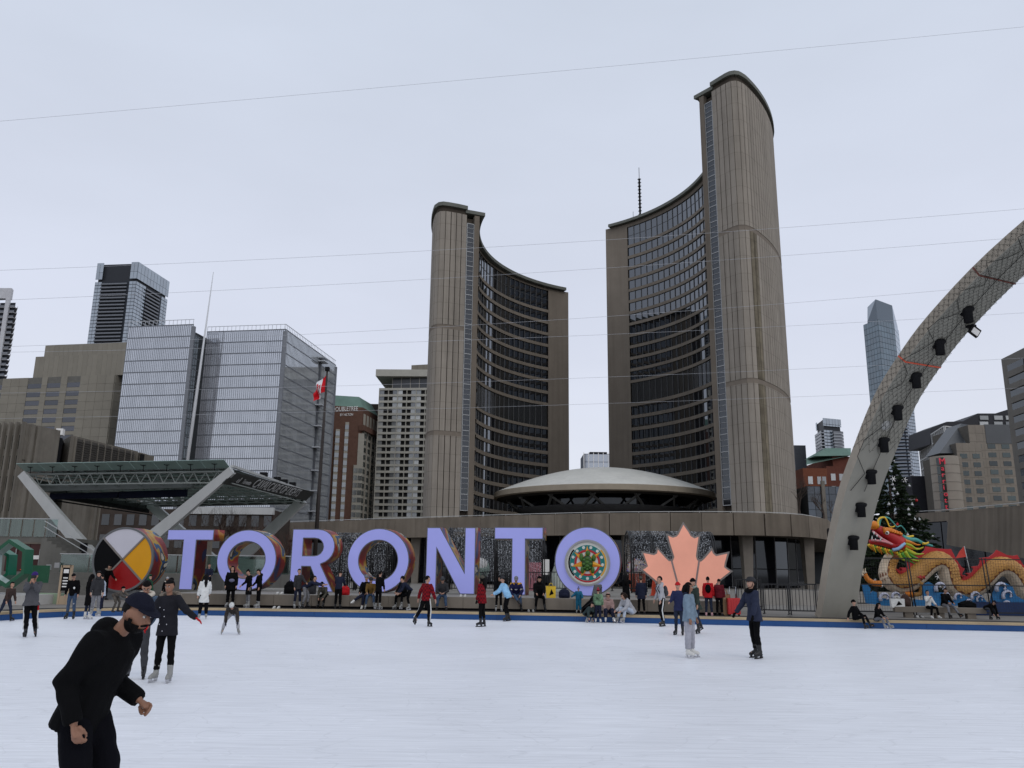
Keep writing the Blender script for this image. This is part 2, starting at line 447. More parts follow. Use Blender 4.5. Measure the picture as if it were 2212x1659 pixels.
# platform of the big letters with its bench wall
BT = 0.78
bl = [Vector((-14.6, 35.5, 0)), Vector((-3.4, 34.85, 0)), Vector((2.6, 34.1, 0)), Vector((8.3, 33.05, 0))]
BENCH = mat('bench_concrete', (0.215, 0.185, 0.15), 0.9, 0.16, 0.8, 0.3, streak=0.3, rnd=0.08)
pf = empty('concrete_bench', (-2, 36, CH), 'long low concrete bench wall under the big letters', 'bench')
strip('deck', bl, 0.45, 13.0, CH - 0.1, BT - 0.006, mat('deck_concrete', (0.25, 0.235, 0.21), 0.9, 0.12, 0.8, 0.2), pf)
for i in range(len(bl) - 1):
    a, bb = bl[i], bl[i + 1]; L = (bb - a).length; nn = int(round(L / 1.5))
    for k in range(nn):
        p = a.lerp(bb, k / nn); q = a.lerp(bb, (k + 1) / nn); d = (q - p); l = d.length; d.normalize()
        c = (p + q) / 2 + Vector((-d.y, d.x, 0)) * 0.24
        boxpart('concrete_block', pf, (c.x, c.y, (BT + CH) / 2 + 0.05), (l - 0.014, 0.48, BT - CH - 0.1), math.atan2(d.y, d.x), BENCH)
strip('plinth', bl, 0.10, 0.4, CH - 0.1, CH + 0.1, DARKV, pf)

# ================================================================== podium of the city hall
PZ = 8.5
pod = [(-46, 190), (-36.5, 125), (-34.4, 122.9), (-17, 111.5), (0.2, 100.8), (10.4, 95.2), (19, 92.9), (25, 92.2), (29, 92.4), (32.5, 94), (35, 96.6), (38.5, 101.5), (56, 143), (68, 178), (95, 300), (-46, 300)]
pd = empty('podium', (0, 100, CH), 'two storey concrete podium with deep fascia and dark glazed undercroft', 'building')
MB().prism(pod, PZ - 2.2, PZ - 0.25).build('roof_slab', CONC_D, pd)
front = [Vector((x, y, 0)) for x, y in pod[:14]]
dist = 0.0
def resample(pts, step):
    out = [pts[0].copy()]; acc = 0.0
    for a, bb in zip(pts[:-1], pts[1:]):
        L = (bb - a).length; p = step - acc
        while p <= L:
            out.append(a.lerp(bb, p / L)); p += step
        acc = L - (p - step)
    return out
fp = resample(front, 3.4)
for p, q in zip(fp[:-1], fp[1:]):
    d = q - p; l = d.length; d.normalize(); nrm = Vector((d.y, -d.x, 0))
    c = (p + q) / 2 + nrm * 0.22
    boxpart('fascia_panel', pd, (c.x, c.y, PZ - 1.22), (l - 0.03, 0.44, 2.45), math.atan2(d.y, d.x), CONC)
# hand rail along the roof edge
rl = MB()
for p, q in zip(fp[:-1], fp[1:]):
    rl.bar((p.x, p.y + 0.8, PZ + 0.22), (q.x, q.y + 0.8, PZ + 0.22), 0.07, 0.07)
    rl.bar((p.x, p.y + 0.8, PZ - 0.3), (p.x, p.y + 0.8, PZ + 0.22), 0.05, 0.05)
rl.build('railing', mat('pale_rail', (0.5, 0.5, 0.48), 0.5), pd)
# undercroft: set-back dark glazing, soffit, columns
ug = resample([Vector((x, y + 7.5, 0)) for x, y in pod[2:12]], 3.0)
for p, q in zip(ug[:-1], ug[1:]):
    d = q - p; l = d.length; d.normalize(); c = (p + q) / 2
    boxpart('window', pd, (c.x, c.y, 4.4), (l - 0.16, 0.08, 3.7), math.atan2(d.y, d.x), GL_D)
    boxpart('window', pd, (c.x, c.y, 1.5), (l - 0.16, 0.08, 1.9), math.atan2(d.y, d.x), GL_D)
    boxpart('mullion', pd, (p.x, p.y, 3.3), (0.12, 0.2, 6.0), math.atan2(d.y, d.x), MULL)
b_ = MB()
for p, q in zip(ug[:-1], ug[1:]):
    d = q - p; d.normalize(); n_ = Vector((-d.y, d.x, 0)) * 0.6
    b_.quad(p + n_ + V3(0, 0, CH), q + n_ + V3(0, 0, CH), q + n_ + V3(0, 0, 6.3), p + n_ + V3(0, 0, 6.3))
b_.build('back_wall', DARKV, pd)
COLM = mat('concrete_column', (0.22, 0.195, 0.165), 0.9, 0.15, 0.5, 0.3, streak=0.2)
for x, y in [(-26, 119.5), (-12.5, 111), (1.5, 102.5), (13.5, 96), (26.8, 94.8), (35.4, 99.5)]:
    MB().add([(x - 0.42, y - 0.5, CH), (x + 0.42, y - 0.5, CH), (x + 0.42, y + 0.5, CH), (x - 0.42, y + 0.5, CH),
              (x - 0.62, y - 0.8, 6.3), (x + 0.62, y - 0.8, 6.3), (x + 0.62, y + 0.8, 6.3), (x - 0.62, y + 0.8, 6.3)],
             [[0, 1, 5, 4], [1, 2, 6, 5], [2, 3, 7, 6], [3, 0, 4, 7]]).build('column', COLM, pd)

# ================================================================== the two curved towers
def tower(name, label, C, Rin, Rout, a0, a1, IN, endpath, aout0, H, toprow, rows1, mech, rows2, bands, aw0, aw1, ncol, sec_label):
    """a0 -> a1: inner arc from the near to the far end; endpath: ribbed end wall from the glass strip round the corner"""
    z0 = PZ - 0.3
    T = empty(name, (IN[0], IN[1], z0), label, 'tower')
    C = Vector((C[0], C[1], 0)); sg = 1 if a1 > a0 else -1
    def pt(a, r):
        return Vector((C.x + r * math.cos(R(a)), C.y + r * math.sin(R(a)), 0))
    flare = 2.4 if Rout > 55 else 0.0
    def arc(r, s, e_, n):
        fl_ = flare if r > Rin + 6 else 0.0
        return [pt(s + (e_ - s) * i / n, r - fl_ * max(0.0, 1 - abs(s + (e_ - s) * i / n - aout0) / 24.0)) for i in range(n + 1)]
    def ccw(poly):
        ar = sum(p.x * q.y - q.x * p.y for p, q in zip(poly, poly[1:] + poly[:1]))
        return [(p.x, p.y) for p in (poly if ar > 0 else poly[::-1])]
    IN = Vector((IN[0], IN[1], 0)); ep = [Vector((x, y, 0)) for x, y in endpath]
    # core behind everything
    aend = a1
    ein = (ep[1] - IN).normalized()
    nr0 = []
    for k in range(len(ep)):
        d = (ep[min(k + 1, len(ep) - 1)] - ep[max(k - 1, 0)]).normalized(); nr0.append(Vector((d.y, -d.x, 0)) * sg)
    core = arc(Rin + 0.45, a0 + sg * 1.6, aend, 40) + arc(Rout - 0.5, aend, aout0 + sg * 1.0, 40)
    core += [ep[k] - nr0[k] * 0.48 for k in range(len(ep) - 1, -1, -1)]
    core += [ep[0] - ein * 0.3 - nr0[0] * 1.1, IN + ein * 0.4 - nr0[0] * 1.1]
    MB().prism(ccw(core), z0, H - 1.6).build('core_wall', GROOVE, T)
    # ribbed outer skin: precast panels, in three lifts between the joint bands
    path = ep + arc(Rout, aout0, aend, 60)
    path = resample(path, 1.24)
    zs = [z0] + sorted(bands) + [H - 1.3]
    for i in range(len(zs) - 1):
        za, zb = zs[i], zs[i + 1] - (0.95 if i < len(zs) - 2 else 0)
        for pi, (p, q) in enumerate(zip(path[:-1], path[1:])):
            d = q - p; l = d.length; d.normalize(); nn = Vector((d.y, -d.x, 0)) * sg
            c = (p + q) / 2 - nn * 0.25
            boxpart('rib_panel', T, (c.x, c.y, (za + zb) / 2), (1.06, 0.5, zb - za), math.atan2(d.y, d.x), TOWER_ST if (Rout > 55 and pi in (6, 7) and i < 2) else TOWER)
    for z in bands:
        bd = MB()
        for p, q in zip(path[:-1], path[1:]):
            d = q - p; d.normalize(); nn = Vector((d.y, -d.x, 0)) * sg
            bd.ob((p + q) / 2 - nn * 0.33 + V3(0, 0, z - 0.475), (1.26, 0.5, 0.93), math.atan2(d.y, d.x))
        bd.build('joint_band', mat('band_concrete', (0.21, 0.178, 0.145), 0.9, 0.12, 0.4), T)
    # ribbed end against the strip
    # roof cap of the ribbed shell
    full = ep + arc(Rout, aout0, aend, 60)
    nrm = []
    for i, p in enumerate(full):
        d = (full[min(i + 1, len(full) - 1)] - full[max(i - 1, 0)]).normalized(); nrm.append(Vector((d.y, -d.x, 0)) * sg)
    outp = [p + q * 0.45 for p, q in zip(full, nrm)]; inp = [p - q * 4.0 for p, q in zip(full, nrm)]
    for nm, za, zb, off in (('roof_cap', H - 0.1, H + 0.75, 0.32),):
        cb = MB()
        for i in range(len(full) - 1):
            a_, b2, c_, d_ = full[i] + nrm[i] * off, full[i + 1] + nrm[i + 1] * off, full[i + 1] - nrm[i + 1] * 3.5, full[i] - nrm[i] * 3.5
            cb.add([(q.x, q.y, z) for z in (za, zb) for q in (a_, b2, c_, d_)], [[0, 1, 2, 3], [4, 5, 6, 7], [0, 1, 5, 4], [2, 3, 7, 6], [3, 0, 4, 7], [1, 2, 6, 5]])
        cb.build(nm, ROOFM, T)
    nb = MB()
    for i in range(len(full) - 1):
        a_, b2 = full[i] - nrm[i] * 0.35, full[i + 1] - nrm[i + 1] * 0.35
        nb.quad(a_ + V3(0, 0, H - 1.5), b2 + V3(0, 0, H - 1.5), b2 + V3(0, 0, H), a_ + V3(0, 0, H))
    nb.build('cap_recess', GROOVE, T)  # dark band: shade below the cap put into its colour
    # roof of the office floors
    MB().prism(ccw([IN - ein * 0.7 + Vector((C - IN).normalized()) * 0.6] + arc(Rin - 0.9, a0 + sg * 1.5, aend - sg * 1.5, 50) + arc(Rout - 3.5, aend - sg * 1.5, a0 + sg * 10, 30) + [ep[0] + ein * 0.3]), H - 0.8, H).build('roof', ROOFM, T)
    # jamb and stair window at the near end
    je = IN + ein * 1.15
    d = ein; rz = math.atan2(d.y, d.x); nn = Vector((d.y, -d.x, 0)) * sg
    c = (IN + je) / 2 - nn * 0.5
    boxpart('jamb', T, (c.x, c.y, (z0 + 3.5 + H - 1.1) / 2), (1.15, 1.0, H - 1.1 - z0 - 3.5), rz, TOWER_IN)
    sa, sb = IN + ein * 1.2, ep[0] - ein * 0.12
    sw = (sb - sa).length; c = (sa + sb) / 2 - nn * 0.30
    nfl = int((H - 3.6 - z0 - 3.5) / 3.3); zz = H - 3.2
    for k in range(nfl):
        for j in range(3):
            zt = zz - k * 3.3 - j * 1.1
            boxpart('stair_pane', T, (c.x, c.y, zt - 0.5), (sw - 0.12, 0.06, 0.98), rz, GL_S)
    fr = MB()
    for k in range(nfl * 3 + 1):
        zt = zz - k * 1.1
        fr.ob((c.x + nn.x * 0.05, c.y + nn.y * 0.05, zt + 0.05), (sw, 0.16, 0.13 if k % 3 == 0 else 0.06), rz)
    for q in (sa, sb):
        fr.ob((q.x - nn.x * 0.26, q.y - nn.y * 0.26, (zz + zz - nfl * 3.3) / 2), (0.13, 0.2, nfl * 3.3), rz)
    fr.build('stair_frame', MULL_L, T)
    # inner face: floor bands, mullions, panes
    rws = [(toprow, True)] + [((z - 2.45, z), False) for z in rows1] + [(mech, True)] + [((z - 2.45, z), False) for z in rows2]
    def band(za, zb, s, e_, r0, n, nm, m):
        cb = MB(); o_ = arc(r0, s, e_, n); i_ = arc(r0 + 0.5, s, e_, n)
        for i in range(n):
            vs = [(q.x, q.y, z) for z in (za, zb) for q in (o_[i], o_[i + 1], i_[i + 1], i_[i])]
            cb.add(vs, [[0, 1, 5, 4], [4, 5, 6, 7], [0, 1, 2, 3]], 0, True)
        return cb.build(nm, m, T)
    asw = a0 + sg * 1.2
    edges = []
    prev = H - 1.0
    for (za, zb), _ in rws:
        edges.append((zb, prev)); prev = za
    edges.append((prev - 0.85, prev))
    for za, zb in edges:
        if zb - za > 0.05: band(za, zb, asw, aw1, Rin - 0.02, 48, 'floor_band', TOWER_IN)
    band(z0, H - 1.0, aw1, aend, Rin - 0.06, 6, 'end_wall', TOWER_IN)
    da = (aw1 - aw0) / ncol
    ntot = int(abs((aw1 - asw) / da))
    rest = MB(); mull = {}
    wp = 2 * (Rin + 0.25) * math.tan(R(abs(da)) / 2)
    for i in range(ntot):
        am = aw1 - da * (i + 0.5); p = pt(am, Rin + 0.28); rz = R(am) + math.pi / 2
        for (za, zb), tall in rws:
            mm = GL_M if tall and zb < H - 10 else GL_T
            if i < ncol:
                boxpart('window', T, (p.x, p.y, (za + zb) / 2), (wp - 0.02, 0.06, zb - za), rz, mm)
            else:
                rest.ob((p.x, p.y, (za + zb) / 2), (wp - 0.02, 0.06, zb - za), rz, 1 if mm is GL_M else 0)
        q = pt(aw1 - da * (i + 1), Rin + 0.2)
        if i < ncol:
            boxpart('mullion', T, (q.x, q.y, (z0 + 4 + H - 1) / 2), (0.13, 0.2, H - 5 - z0), R(aw1 - da * (i + 1)) + math.pi / 2, MULL)
    rest.build('window_wall', [GL_T, GL_M], T, kind='stuff')
    fr = MB()
    for (za, zb), tall in rws[:1]:
        for i in range(ncol):
            p = pt(aw1 - da * (i + 0.5), Rin + 0.22); fr.ob((p.x, p.y, za + (zb - za) * 0.52), (wp, 0.1, 0.08), R(aw1 - da * (i + 0.5)) + math.pi / 2)
    fr.build('transom', MULL, T)
    return T
tower('tower', 'taller of the two curved concrete towers, ribbed back, right of the saucer roof', (1.53, 182.1), 46.76, 58.7, -37.8, 57.5, (38.4, 153.5),
      [(40.3, 150.9), (41.6, 149.0), (42.6, 147.6), (43.2, 147.0), (44.0, 146.75), (44.8, 146.9), (45.5, 147.4)], -37.0, 99.9,
      (92.3, 97.8), [91.5 - 3.27 * k for k in range(12)], (46.7, 52.3), [45.8 - 3.33 * k for k in range(10)], [67.5, 37.2], 6.4, 48.9, 17, '')
tower('tower', 'shorter curved concrete tower with ribbed back, left of the saucer roof', (33.64, 180.86), 42.5, 52.6, 196.0, 115.2, (-7.6, 169.1),
      [(-10.3, 168.0), (-12.3, 167.0), (-14.3, 166.2), (-15.5, 165.9), (-16.3, 166.2), (-17.0, 167.2)], 194.6, 79.8,
      (72.5, 78.1), [71.7 - 3.28 * k for k in range(8)], (39.7, 45.5), [39.0 - 3.33 * k for k in range(8)], [52.8, 30.0], 171.8, 124.2, 17, '')
ant = MB(); p = P(1383, 470, 218); q = P(1381, 362, 218)
ant.tube([(p.x, p.y, 99), (p.x, p.y, q.z - 4)], 0.28, 6); ant.tube([(p.x, p.y, q.z - 4), (p.x, p.y, q.z)], 0.08, 5)
for k in range(12): ant.ob((p.x, p.y, 101 + k * 1.1), (0.8, 0.8, 0.12), 0.4)
ant.tube([(p.x - 2, p.y, 99), (p.x - 2, p.y, 103)], 0.06, 5)
ant.build('antenna_mast', DARKV, None, 'thin dark antenna mast on the roof of the taller tower', 'antenna')

# ================================================================== council chamber, the saucer
dc = Vector((20.3, 181, 0)); DR = 23.9; dz = 18.0
dm = empty('council_chamber', (dc.x, dc.y, PZ), 'pale saucer shaped dome roof between the two curved towers', 'building')
prof = []
for i in range(25):
    r = DR * (1 - i / 24.0); prof.append((max(r, 0.01), dz + 0.55 + 5.9 * (1 - (r / DR) ** 2.0) * (0.90 + 0.1 * (1 - r / DR))))
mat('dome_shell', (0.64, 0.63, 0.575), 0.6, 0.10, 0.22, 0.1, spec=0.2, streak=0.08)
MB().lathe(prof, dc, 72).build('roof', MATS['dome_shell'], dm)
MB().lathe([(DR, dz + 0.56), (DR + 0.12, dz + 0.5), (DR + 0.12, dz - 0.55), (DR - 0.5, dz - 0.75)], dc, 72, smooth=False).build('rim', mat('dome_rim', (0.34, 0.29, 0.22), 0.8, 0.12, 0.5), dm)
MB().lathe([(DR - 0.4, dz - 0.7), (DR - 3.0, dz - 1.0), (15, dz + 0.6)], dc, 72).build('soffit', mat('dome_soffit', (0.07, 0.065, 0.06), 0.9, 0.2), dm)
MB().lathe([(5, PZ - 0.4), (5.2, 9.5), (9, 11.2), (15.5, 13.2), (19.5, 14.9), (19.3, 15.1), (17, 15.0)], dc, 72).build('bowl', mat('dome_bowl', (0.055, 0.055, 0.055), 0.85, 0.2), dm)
MB().lathe([(16.2, 14.8), (16.2, dz + 0.2)], dc, 48).build('glazing', GL_D, dm)
for k in range(30):
    a = 2 * math.pi * k / 30; a2 = a + (0.13 if k % 2 else -0.13)
    MB().bar(dc + V3(19.0 * math.cos(a), 19.0 * math.sin(a), 14.9), dc + V3(21.3 * math.cos(a2), 21.3 * math.sin(a2), dz - 0.9), 0.4, 0.4).build('strut', mat('dome_strut', (0.10, 0.10, 0.095), 0.8), dm)
# ================================================================== buildings behind
TEXTS = []
TMX = {}
def text(name, s, org, rt, up, size, m, parent, extrude=0.05, sx=1.0, shear=0.0, align='LEFT', **tg):
    """raised lettering; org = lower left corner"""
    cu = bpy.data.curves.new(name, 'FONT'); cu.body = s; cu.size = size; cu.extrude = extrude; cu.align_x = align; cu.shear = shear; cu.resolution_u = 3
    o = bpy.data.objects.new(name, cu)
    rt = Vector(rt).normalized(); up = Vector(up).normalized(); nn = rt.cross(up).normalized()
    link(o, parent, org)
    Mx = Matrix((rt * sx, up, nn)).transposed().to_4x4()
    TMX[o.name] = Mx          # may be slanted, so it is baked into the mesh later
    cu.materials.append(m); tag(o, **tg)
    TEXTS.append(o); return o
def box4(A, B, depth):
    """plan rectangle from front edge A-B pushed back"""
    A = Vector((A[0], A[1], 0)); B = Vector((B[0], B[1], 0)); d = (B - A).normalized(); n = Vector((-d.y, d.x, 0)) * depth
    return [A, B, B + n, A + n]
def pl(q): return [(p.x, p.y) for p in q]

# ---------------------------------------------------------------- glass courthouse
CG = glassmat('courthouse_glass', (0.40, 0.41, 0.45), 0.30, 0.06, 0.16)
CG2 = glassmat('courthouse_glass_side', (0.44, 0.455, 0.46), 0.30, 0.05, 0.10)  # body paler than the front: reflected sky put into the colour
CGD = glassmat('atrium_glass', (0.03, 0.045, 0.042), 0.12, 0.05, 0.3)
SLIM = mat('slim_mullion', (0.16, 0.17, 0.19), 0.5, 0.1, 1, metal=0.3)
cb_ = empty('courthouse', (-100, 288, CH), 'tall pale glass courthouse of two volumes with dark recess between', 'building')
HC = 72.0
def curtain(A, B, z0, z1, ncol, nrow, glass, fine, parent, tint=None):
    L = (Vector((B[0], B[1], 0)) - Vector((A[0], A[1], 0))).length
    h = (z1 - z0) / nrow
    grid('pane', parent, A, B, even(0, L, ncol, 0.985), [(z0 + h * i + 0.10, z0 + h * (i + 1) - 0.10) for i in range(nrow)], glass, 0.1, 0.08)
    stripes('mullion', parent, A, B, [(u - 0.05, u + 0.05) for u in [L * i / (ncol * fine) for i in range(ncol * fine + 1)]], [(z0, z1)], SLIM, 0.16, 0.15)
    stripes('floor_line', parent, A, B, [(0, L)], [(z0 + h * i - 0.13, z0 + h * i + 0.13) for i in range(nrow + 1)], SLIM, 0.16, 0.17)
a1, a2 = G(278.6, 706.6, HC), G(418.7, 701, HC)
b1, b2, b3 = G(448, 717, HC), G(617, 711.5, HC), G(725, 789, HC)
MB().prism(pl(box4(a1, a2, 30)), CH, HC - 2).build('wall', mat('dark_core', (0.05, 0.055, 0.06), 0.8), cb_)
MB().prism(pl([b1, b2, b3, Vector((-100, 300, 0))]), CH, HC - 2).build('wall', MATS['dark_core'], cb_)
curtain(a1, a2, 12, HC, 12, 17, CG, 3, cb_)
curtain(b1, b2, 12, HC, 13, 17, CG, 3, cb_)
curtain(b2, b3, 12, HC, 16, 17, CG2, 3, cb_)
rb = Vector((a2.x + 1.5, a2.y + 22, 0))
curtain(Vector((a2.x + 0.3, a2.y, 0)), rb, 12, HC - 3, 5, 17, CGD, 2, cb_)
curtain(rb, Vector((b1.x + 1, b1.y + 12, 0)), 12, HC - 6, 3, 17, CGD, 2, cb_)
for q in (a2, b2, b3):
    MB().prism(pl(box4((q.x - 0.5, q.y - 0.3), (q.x + 0.5, q.y - 0.3), 0.9)), CH, HC - 0.6).build('corner_post', mat('corner_steel', (0.20, 0.21, 0.23), 0.5, metal=0.3), cb_)
pr = MB()
for A, B in ((a1, a2), (b1, b2), (b2, b3)):
    A_, d, n, rz, L = wall_frame(A, B)
    pr.bar(A_ + V3(0, 0, HC + 1.6), A_ + d * L + V3(0, 0, HC + 1.6), 0.14, 0.14)
    for i in range(int(L / 1.3) + 1):
        pr.bar(A_ + d * (i * 1.3) + V3(0, 0, HC - 0.3), A_ + d * (i * 1.3) + V3(0, 0, HC + 1.6), 0.1, 0.1)
pr.build('parapet', mat('pale_steel', (0.55, 0.57, 0.6), 0.5), cb_)
# slot with projecting fins on the side wall
A_, d, n, rz, L = wall_frame(b2, b3)
sl_ = A_ + d * (L * 0.66) + n * 0.25
boxpart('slot', cb_, (sl_.x, sl_.y, 40), (1.3, 0.4, 62), rz, mat('slot_dark', (0.07, 0.075, 0.085), 0.6))
for i, z in enumerate((70.5, 69.3, 54.5, 47.5, 40.5, 33, 26.5, 20, 14)):
    boxpart('fin', cb_, (sl_.x + n.x * 1.0, sl_.y + n.y * 1.0, z), (4.2, 2.2, 0.3), rz, MATS['pale_steel'])
# needle mast standing in the recess
mp_ = P(408, 1010, 238); mz = P(461, 587.5, 234)
mk = MB(); mt = Vector((mz.x, mz.y, mz.z))
mk.tube([(mp_.x, mp_.y - 4, 6), mt.lerp(Vector((mp_.x, mp_.y - 4, 6)), 0.5), mt], [0.55, 0.5, 0.10], 8)
for f in (0.18, 0.32, 0.46, 0.58): 
    c = Vector((mp_.x, mp_.y - 4, 6)).lerp(mt, f); mk.bar(c, c + V3(-2.4, 3.5, 0), 0.2, 0.2)
mk.build('needle_mast', mat('white_mast', (0.62, 0.63, 0.65), 0.45, 0.04), None, 'tall white needle mast rising before the glass courthouse', 'mast')

# ---------------------------------------------------------------- beige stepped block
BEI = mat('beige_panel', (0.255, 0.235, 0.195), 0.85, 0.07, 0.3, rnd=0.05)
BEJ = mat('beige_joint', (0.15, 0.145, 0.13), 0.9)
bg_ = empty('office_block', (-140, 258, CH), 'beige panelled stepped office block beside the glass courthouse', 'building')
A, B = Vector((-186, 266, 0)), G(249, 808, 62)
MB().prism(pl([A, Vector((B.x, B.y, 0)), Vector((-125.2, 262, 0)), Vector((-180, 312, 0))]), CH, 61.8).build('wall', BEJ, bg_)
A_, d, n, rz, L = wall_frame(A, B)
def uV(x): return (G(x, 817.5 - x * 0.038, 62) - A_).dot(d)
wins = [(uV(-25), uV(8)), (uV(63), uV(93)), (uV(105), uV(134)), (uV(148), uV(176))]
rows = [(59.7 - 2.85 * k - 1.5, 59.7 - 2.85 * k) for k in range(12)]
GLB = glassmat('office_glass', (0.05, 0.05, 0.062), 0.03, 0.06, 0.35)
grid('window', bg_, A, B, wins, rows, GLB, 0.2, 0.06)
grid('sill', bg_, A, B, wins, [(a_ - 1.25, a_ - 0.1) for a_, _ in rows], BEI, 0.2, 0.12)
cells = []; us = [0] + [v for w_ in wins for v in w_] + [L]
for k in range(0, len(us) - 1, 2):
    nn = max(1, int((us[k + 1] - us[k]) / 2.7))
    cells += [(us[k] + (us[k + 1] - us[k]) * j / nn + 0.04, us[k] + (us[k + 1] - us[k]) * (j + 1) / nn - 0.04) for j in range(nn)]
grid('panel', bg_, A, B, cells, [(61.8 - 2.85 * (k + 1) + 0.05, 61.8 - 2.85 * k) for k in range(12)], BEI, 0.3, 0.2)
A2, d2, n2, rz2, L2 = wall_frame(B, (-125.2, 262))
grid('panel', bg_, B, (-125.2, 262), even(0, L2, 2, 0.97), [(61.8 - 2.85 * (k + 1) + 0.05, 61.8 - 2.85 * k) for k in range(12)], BEI, 0.3, 0.2)
grid('window', bg_, B, (-125.2, 262), [(4.4, 6.4)], rows, GLB, 0.2, 0.35)
def tier(x0, y0, x1, y1, zt, zb, dep, npan):
    p, q = G(x0, y0, zt), G(x1, y1, zt)
    MB().prism(pl(box4(p, q, dep)), zb, zt - 0.1).build('upper_wall', BEJ, bg_)
    LL = (Vector((q.x, q.y, 0)) - Vector((p.x, p.y, 0))).length
    grid('panel', bg_, p, q, even(0, LL, npan, 0.975), [(zb, zt)], BEI, 0.25, 0.15)
tier(99, 746.7, 276, 739, 74.5, 69, 12, 17)
tier(78, 771, 276, 763.5, 69, 61.9, 14, 19)
# ---------------------------------------------------------------- condominium towers
def condo(name, label, A, B, C_, H, z0, nfl, cols, glass, slab_m, top, bal=(0.2, 0.8), balr=(0.3, 0.75), frame=None, group=None):
    T = empty(name, (B[0], B[1], CH), label, 'tower', group)
    A = Vector((A[0], A[1], 0)); B = Vector((B[0], B[1], 0)); C_ = Vector((C_[0], C_[1], 0))
    MB().prism(pl([A, B, C_, A + (C_ - B)]), CH, H - top).build('wall', mat('condo_core', (0.035, 0.04, 0.05), 0.7), T)
    h = (H - top - z0) / nfl
    for P0, P1, bl_, nc in ((A, B, bal, cols), (B, C_, balr, int(cols * 0.9))):
        L = (P1 - P0).length
        zs = [(z0 + h * i + 0.35, z0 + h * (i + 1) - 0.08) for i in range(nfl)]
        us = [u for u in even(0, L, nc, 0.92)]
        def mm(u0, z0_): return None if bl_[0] * L < u0 + 0.3 < bl_[1] * L else glass
        grid('window', T, P0, P1, us, zs, mm, 0.12, 0.06)
        grid('balcony', T, P0, P1, [(bl_[0] * L, bl_[1] * L)], [(z0 + h * i - 0.15, z0 + h * i + 0.22) for i in range(nfl)], slab_m, 1.6, 1.3)
        stripes('balustrade', T, P0, P1, [(bl_[0] * L, bl_[1] * L)], [(z0 + h * i + 0.22, z0 + h * i + 1.2) for i in range(nfl)], mat('balustrade_glass', (0.14, 0.15, 0.17), 0.3, spec=0.6), 0.06, 1.25)
        if top > 3:
            grid('crown_panel', T, P0, P1, [u for u in even(0, L, nc, 0.93) if not (P0 is A and bl_[0] * L < u[0] + 0.3 < bl_[1] * L)], [(H - top + 2, H - top / 2 - 0.2), (H - top / 2, H)], glass, 0.4, 0.3)
    if top > 3:
        MB().prism(pl([A.lerp(B, .03) + (C_ - B) * .04, A.lerp(B, .97) + (C_ - B) * .04, A.lerp(B, .97) + (C_ - B) * .96, A.lerp(B, .03) + (C_ - B) * .96]), H - top, H - 0.6).build('crown', mat('condo_crown', (0.02, 0.023, 0.03), 0.6), T)
    return T
GCO = glassmat('condo_glass', (0.10, 0.13, 0.15), 0.28, 0.05, 0.35)
DSL = mat('dark_slab', (0.055, 0.058, 0.066), 0.8)
c1, c2, c3 = G(211, 569, 225), G(299.6, 566, 225), G(366, 609, 225)
condo('condominium_tower', 'dark glass condominium tower with balconies rising behind the beige block', c1, c2, c3, 225, 120, 33, 12, GCO, DSL, 15, (0.17, 0.80), (0.28, 0.72))
e1 = P(27, 700, 430); 
condo('condominium_tower', 'grey balcony tower cut by the left edge of the picture', (e1.x - 28, e1.y + 2), (e1.x, e1.y), (e1.x - 17, e1.y + 24), P(20, 650, 430).z, 60, 28, 10, glassmat('grey_glass', (0.07, 0.075, 0.085), 0.2, 0.05, 0.4), mat('grey_slab', (0.30, 0.30, 0.31), 0.8), 1, (0.62, 1.02), (0.0, 0.35))
et = P(25.7, 623, 429); eb = bpy.data.objects['condominium_tower.001']
MB().ob((et.x - 1.0, et.y, 110), (2.2, 1.2, et.z * 2 - 220 if et.z > 110 else 60)).ob((et.x - 9, et.y + 1, et.z - 3), (17, 3, 6)).build('white_fin', mat('white_render', (0.55, 0.55, 0.57), 0.8), eb)

# ---------------------------------------------------------------- brick hotel and pale balcony slab
BRK = mat('brown_brick', (0.135, 0.075, 0.055), 0.9, 0.14, 0.8, rnd=0.05)
BRK2 = mat('brown_brick_shade', (0.10, 0.06, 0.048), 0.9, 0.14, 0.8)
COPP = mat('copper_green', (0.16, 0.25, 0.21), 0.8, 0.12, 0.3)
HW = glassmat('hotel_glass', (0.10, 0.105, 0.095), 0.16, 0.08, 0.6)
HWL = mat('hotel_bay', (0.36, 0.34, 0.29), 0.8, 0.1, 0.6, rnd=0.1)
dtb = empty('hotel', (-56, 300, CH), 'brown brick hotel tower with green copper roof and white lettering', 'building')
dA, dB, dC = Vector((-79, 299, 0)), G(783.6, 880, 62), G(818, 900, 62)
dB.z = dC.z = 0
MB().prism(pl([dA, dB, dC, dA + (dC - dB)]), CH, 62).build('wall', BRK, dtb)
A_, d, n, rz, L = wall_frame(dA, dB)
rp = [dA + d * 1 + V3(0, 0.5, 0), dB + V3(0, 0.7, 0), dC, dA + (dC - dB)]
tp = [p.lerp(sum(rp, Vector()) / 4, 0.22) for p in rp]
MB().add([(p.x, p.y, 62) for p in rp] + [(p.x, p.y, 66.5) for p in tp], [[0, 1, 5, 4], [1, 2, 6, 5], [2, 3, 7, 6], [3, 0, 4, 7], [4, 5, 6, 7]]).build('roof', COPP, dtb)
SIGNW = mat('sign_white', (0.75, 0.74, 0.72), 0.5, 0.03, emit=0.05)
def hp(x, y): # point on the hotel front
    r_ = ray(x, y); o_ = Vector((0, 0, CZ)); t_ = (dB - o_).dot(n) / r_.dot(n); return o_ + r_ * t_
q0, q1 = hp(717, 889), hp(777, 886.5)
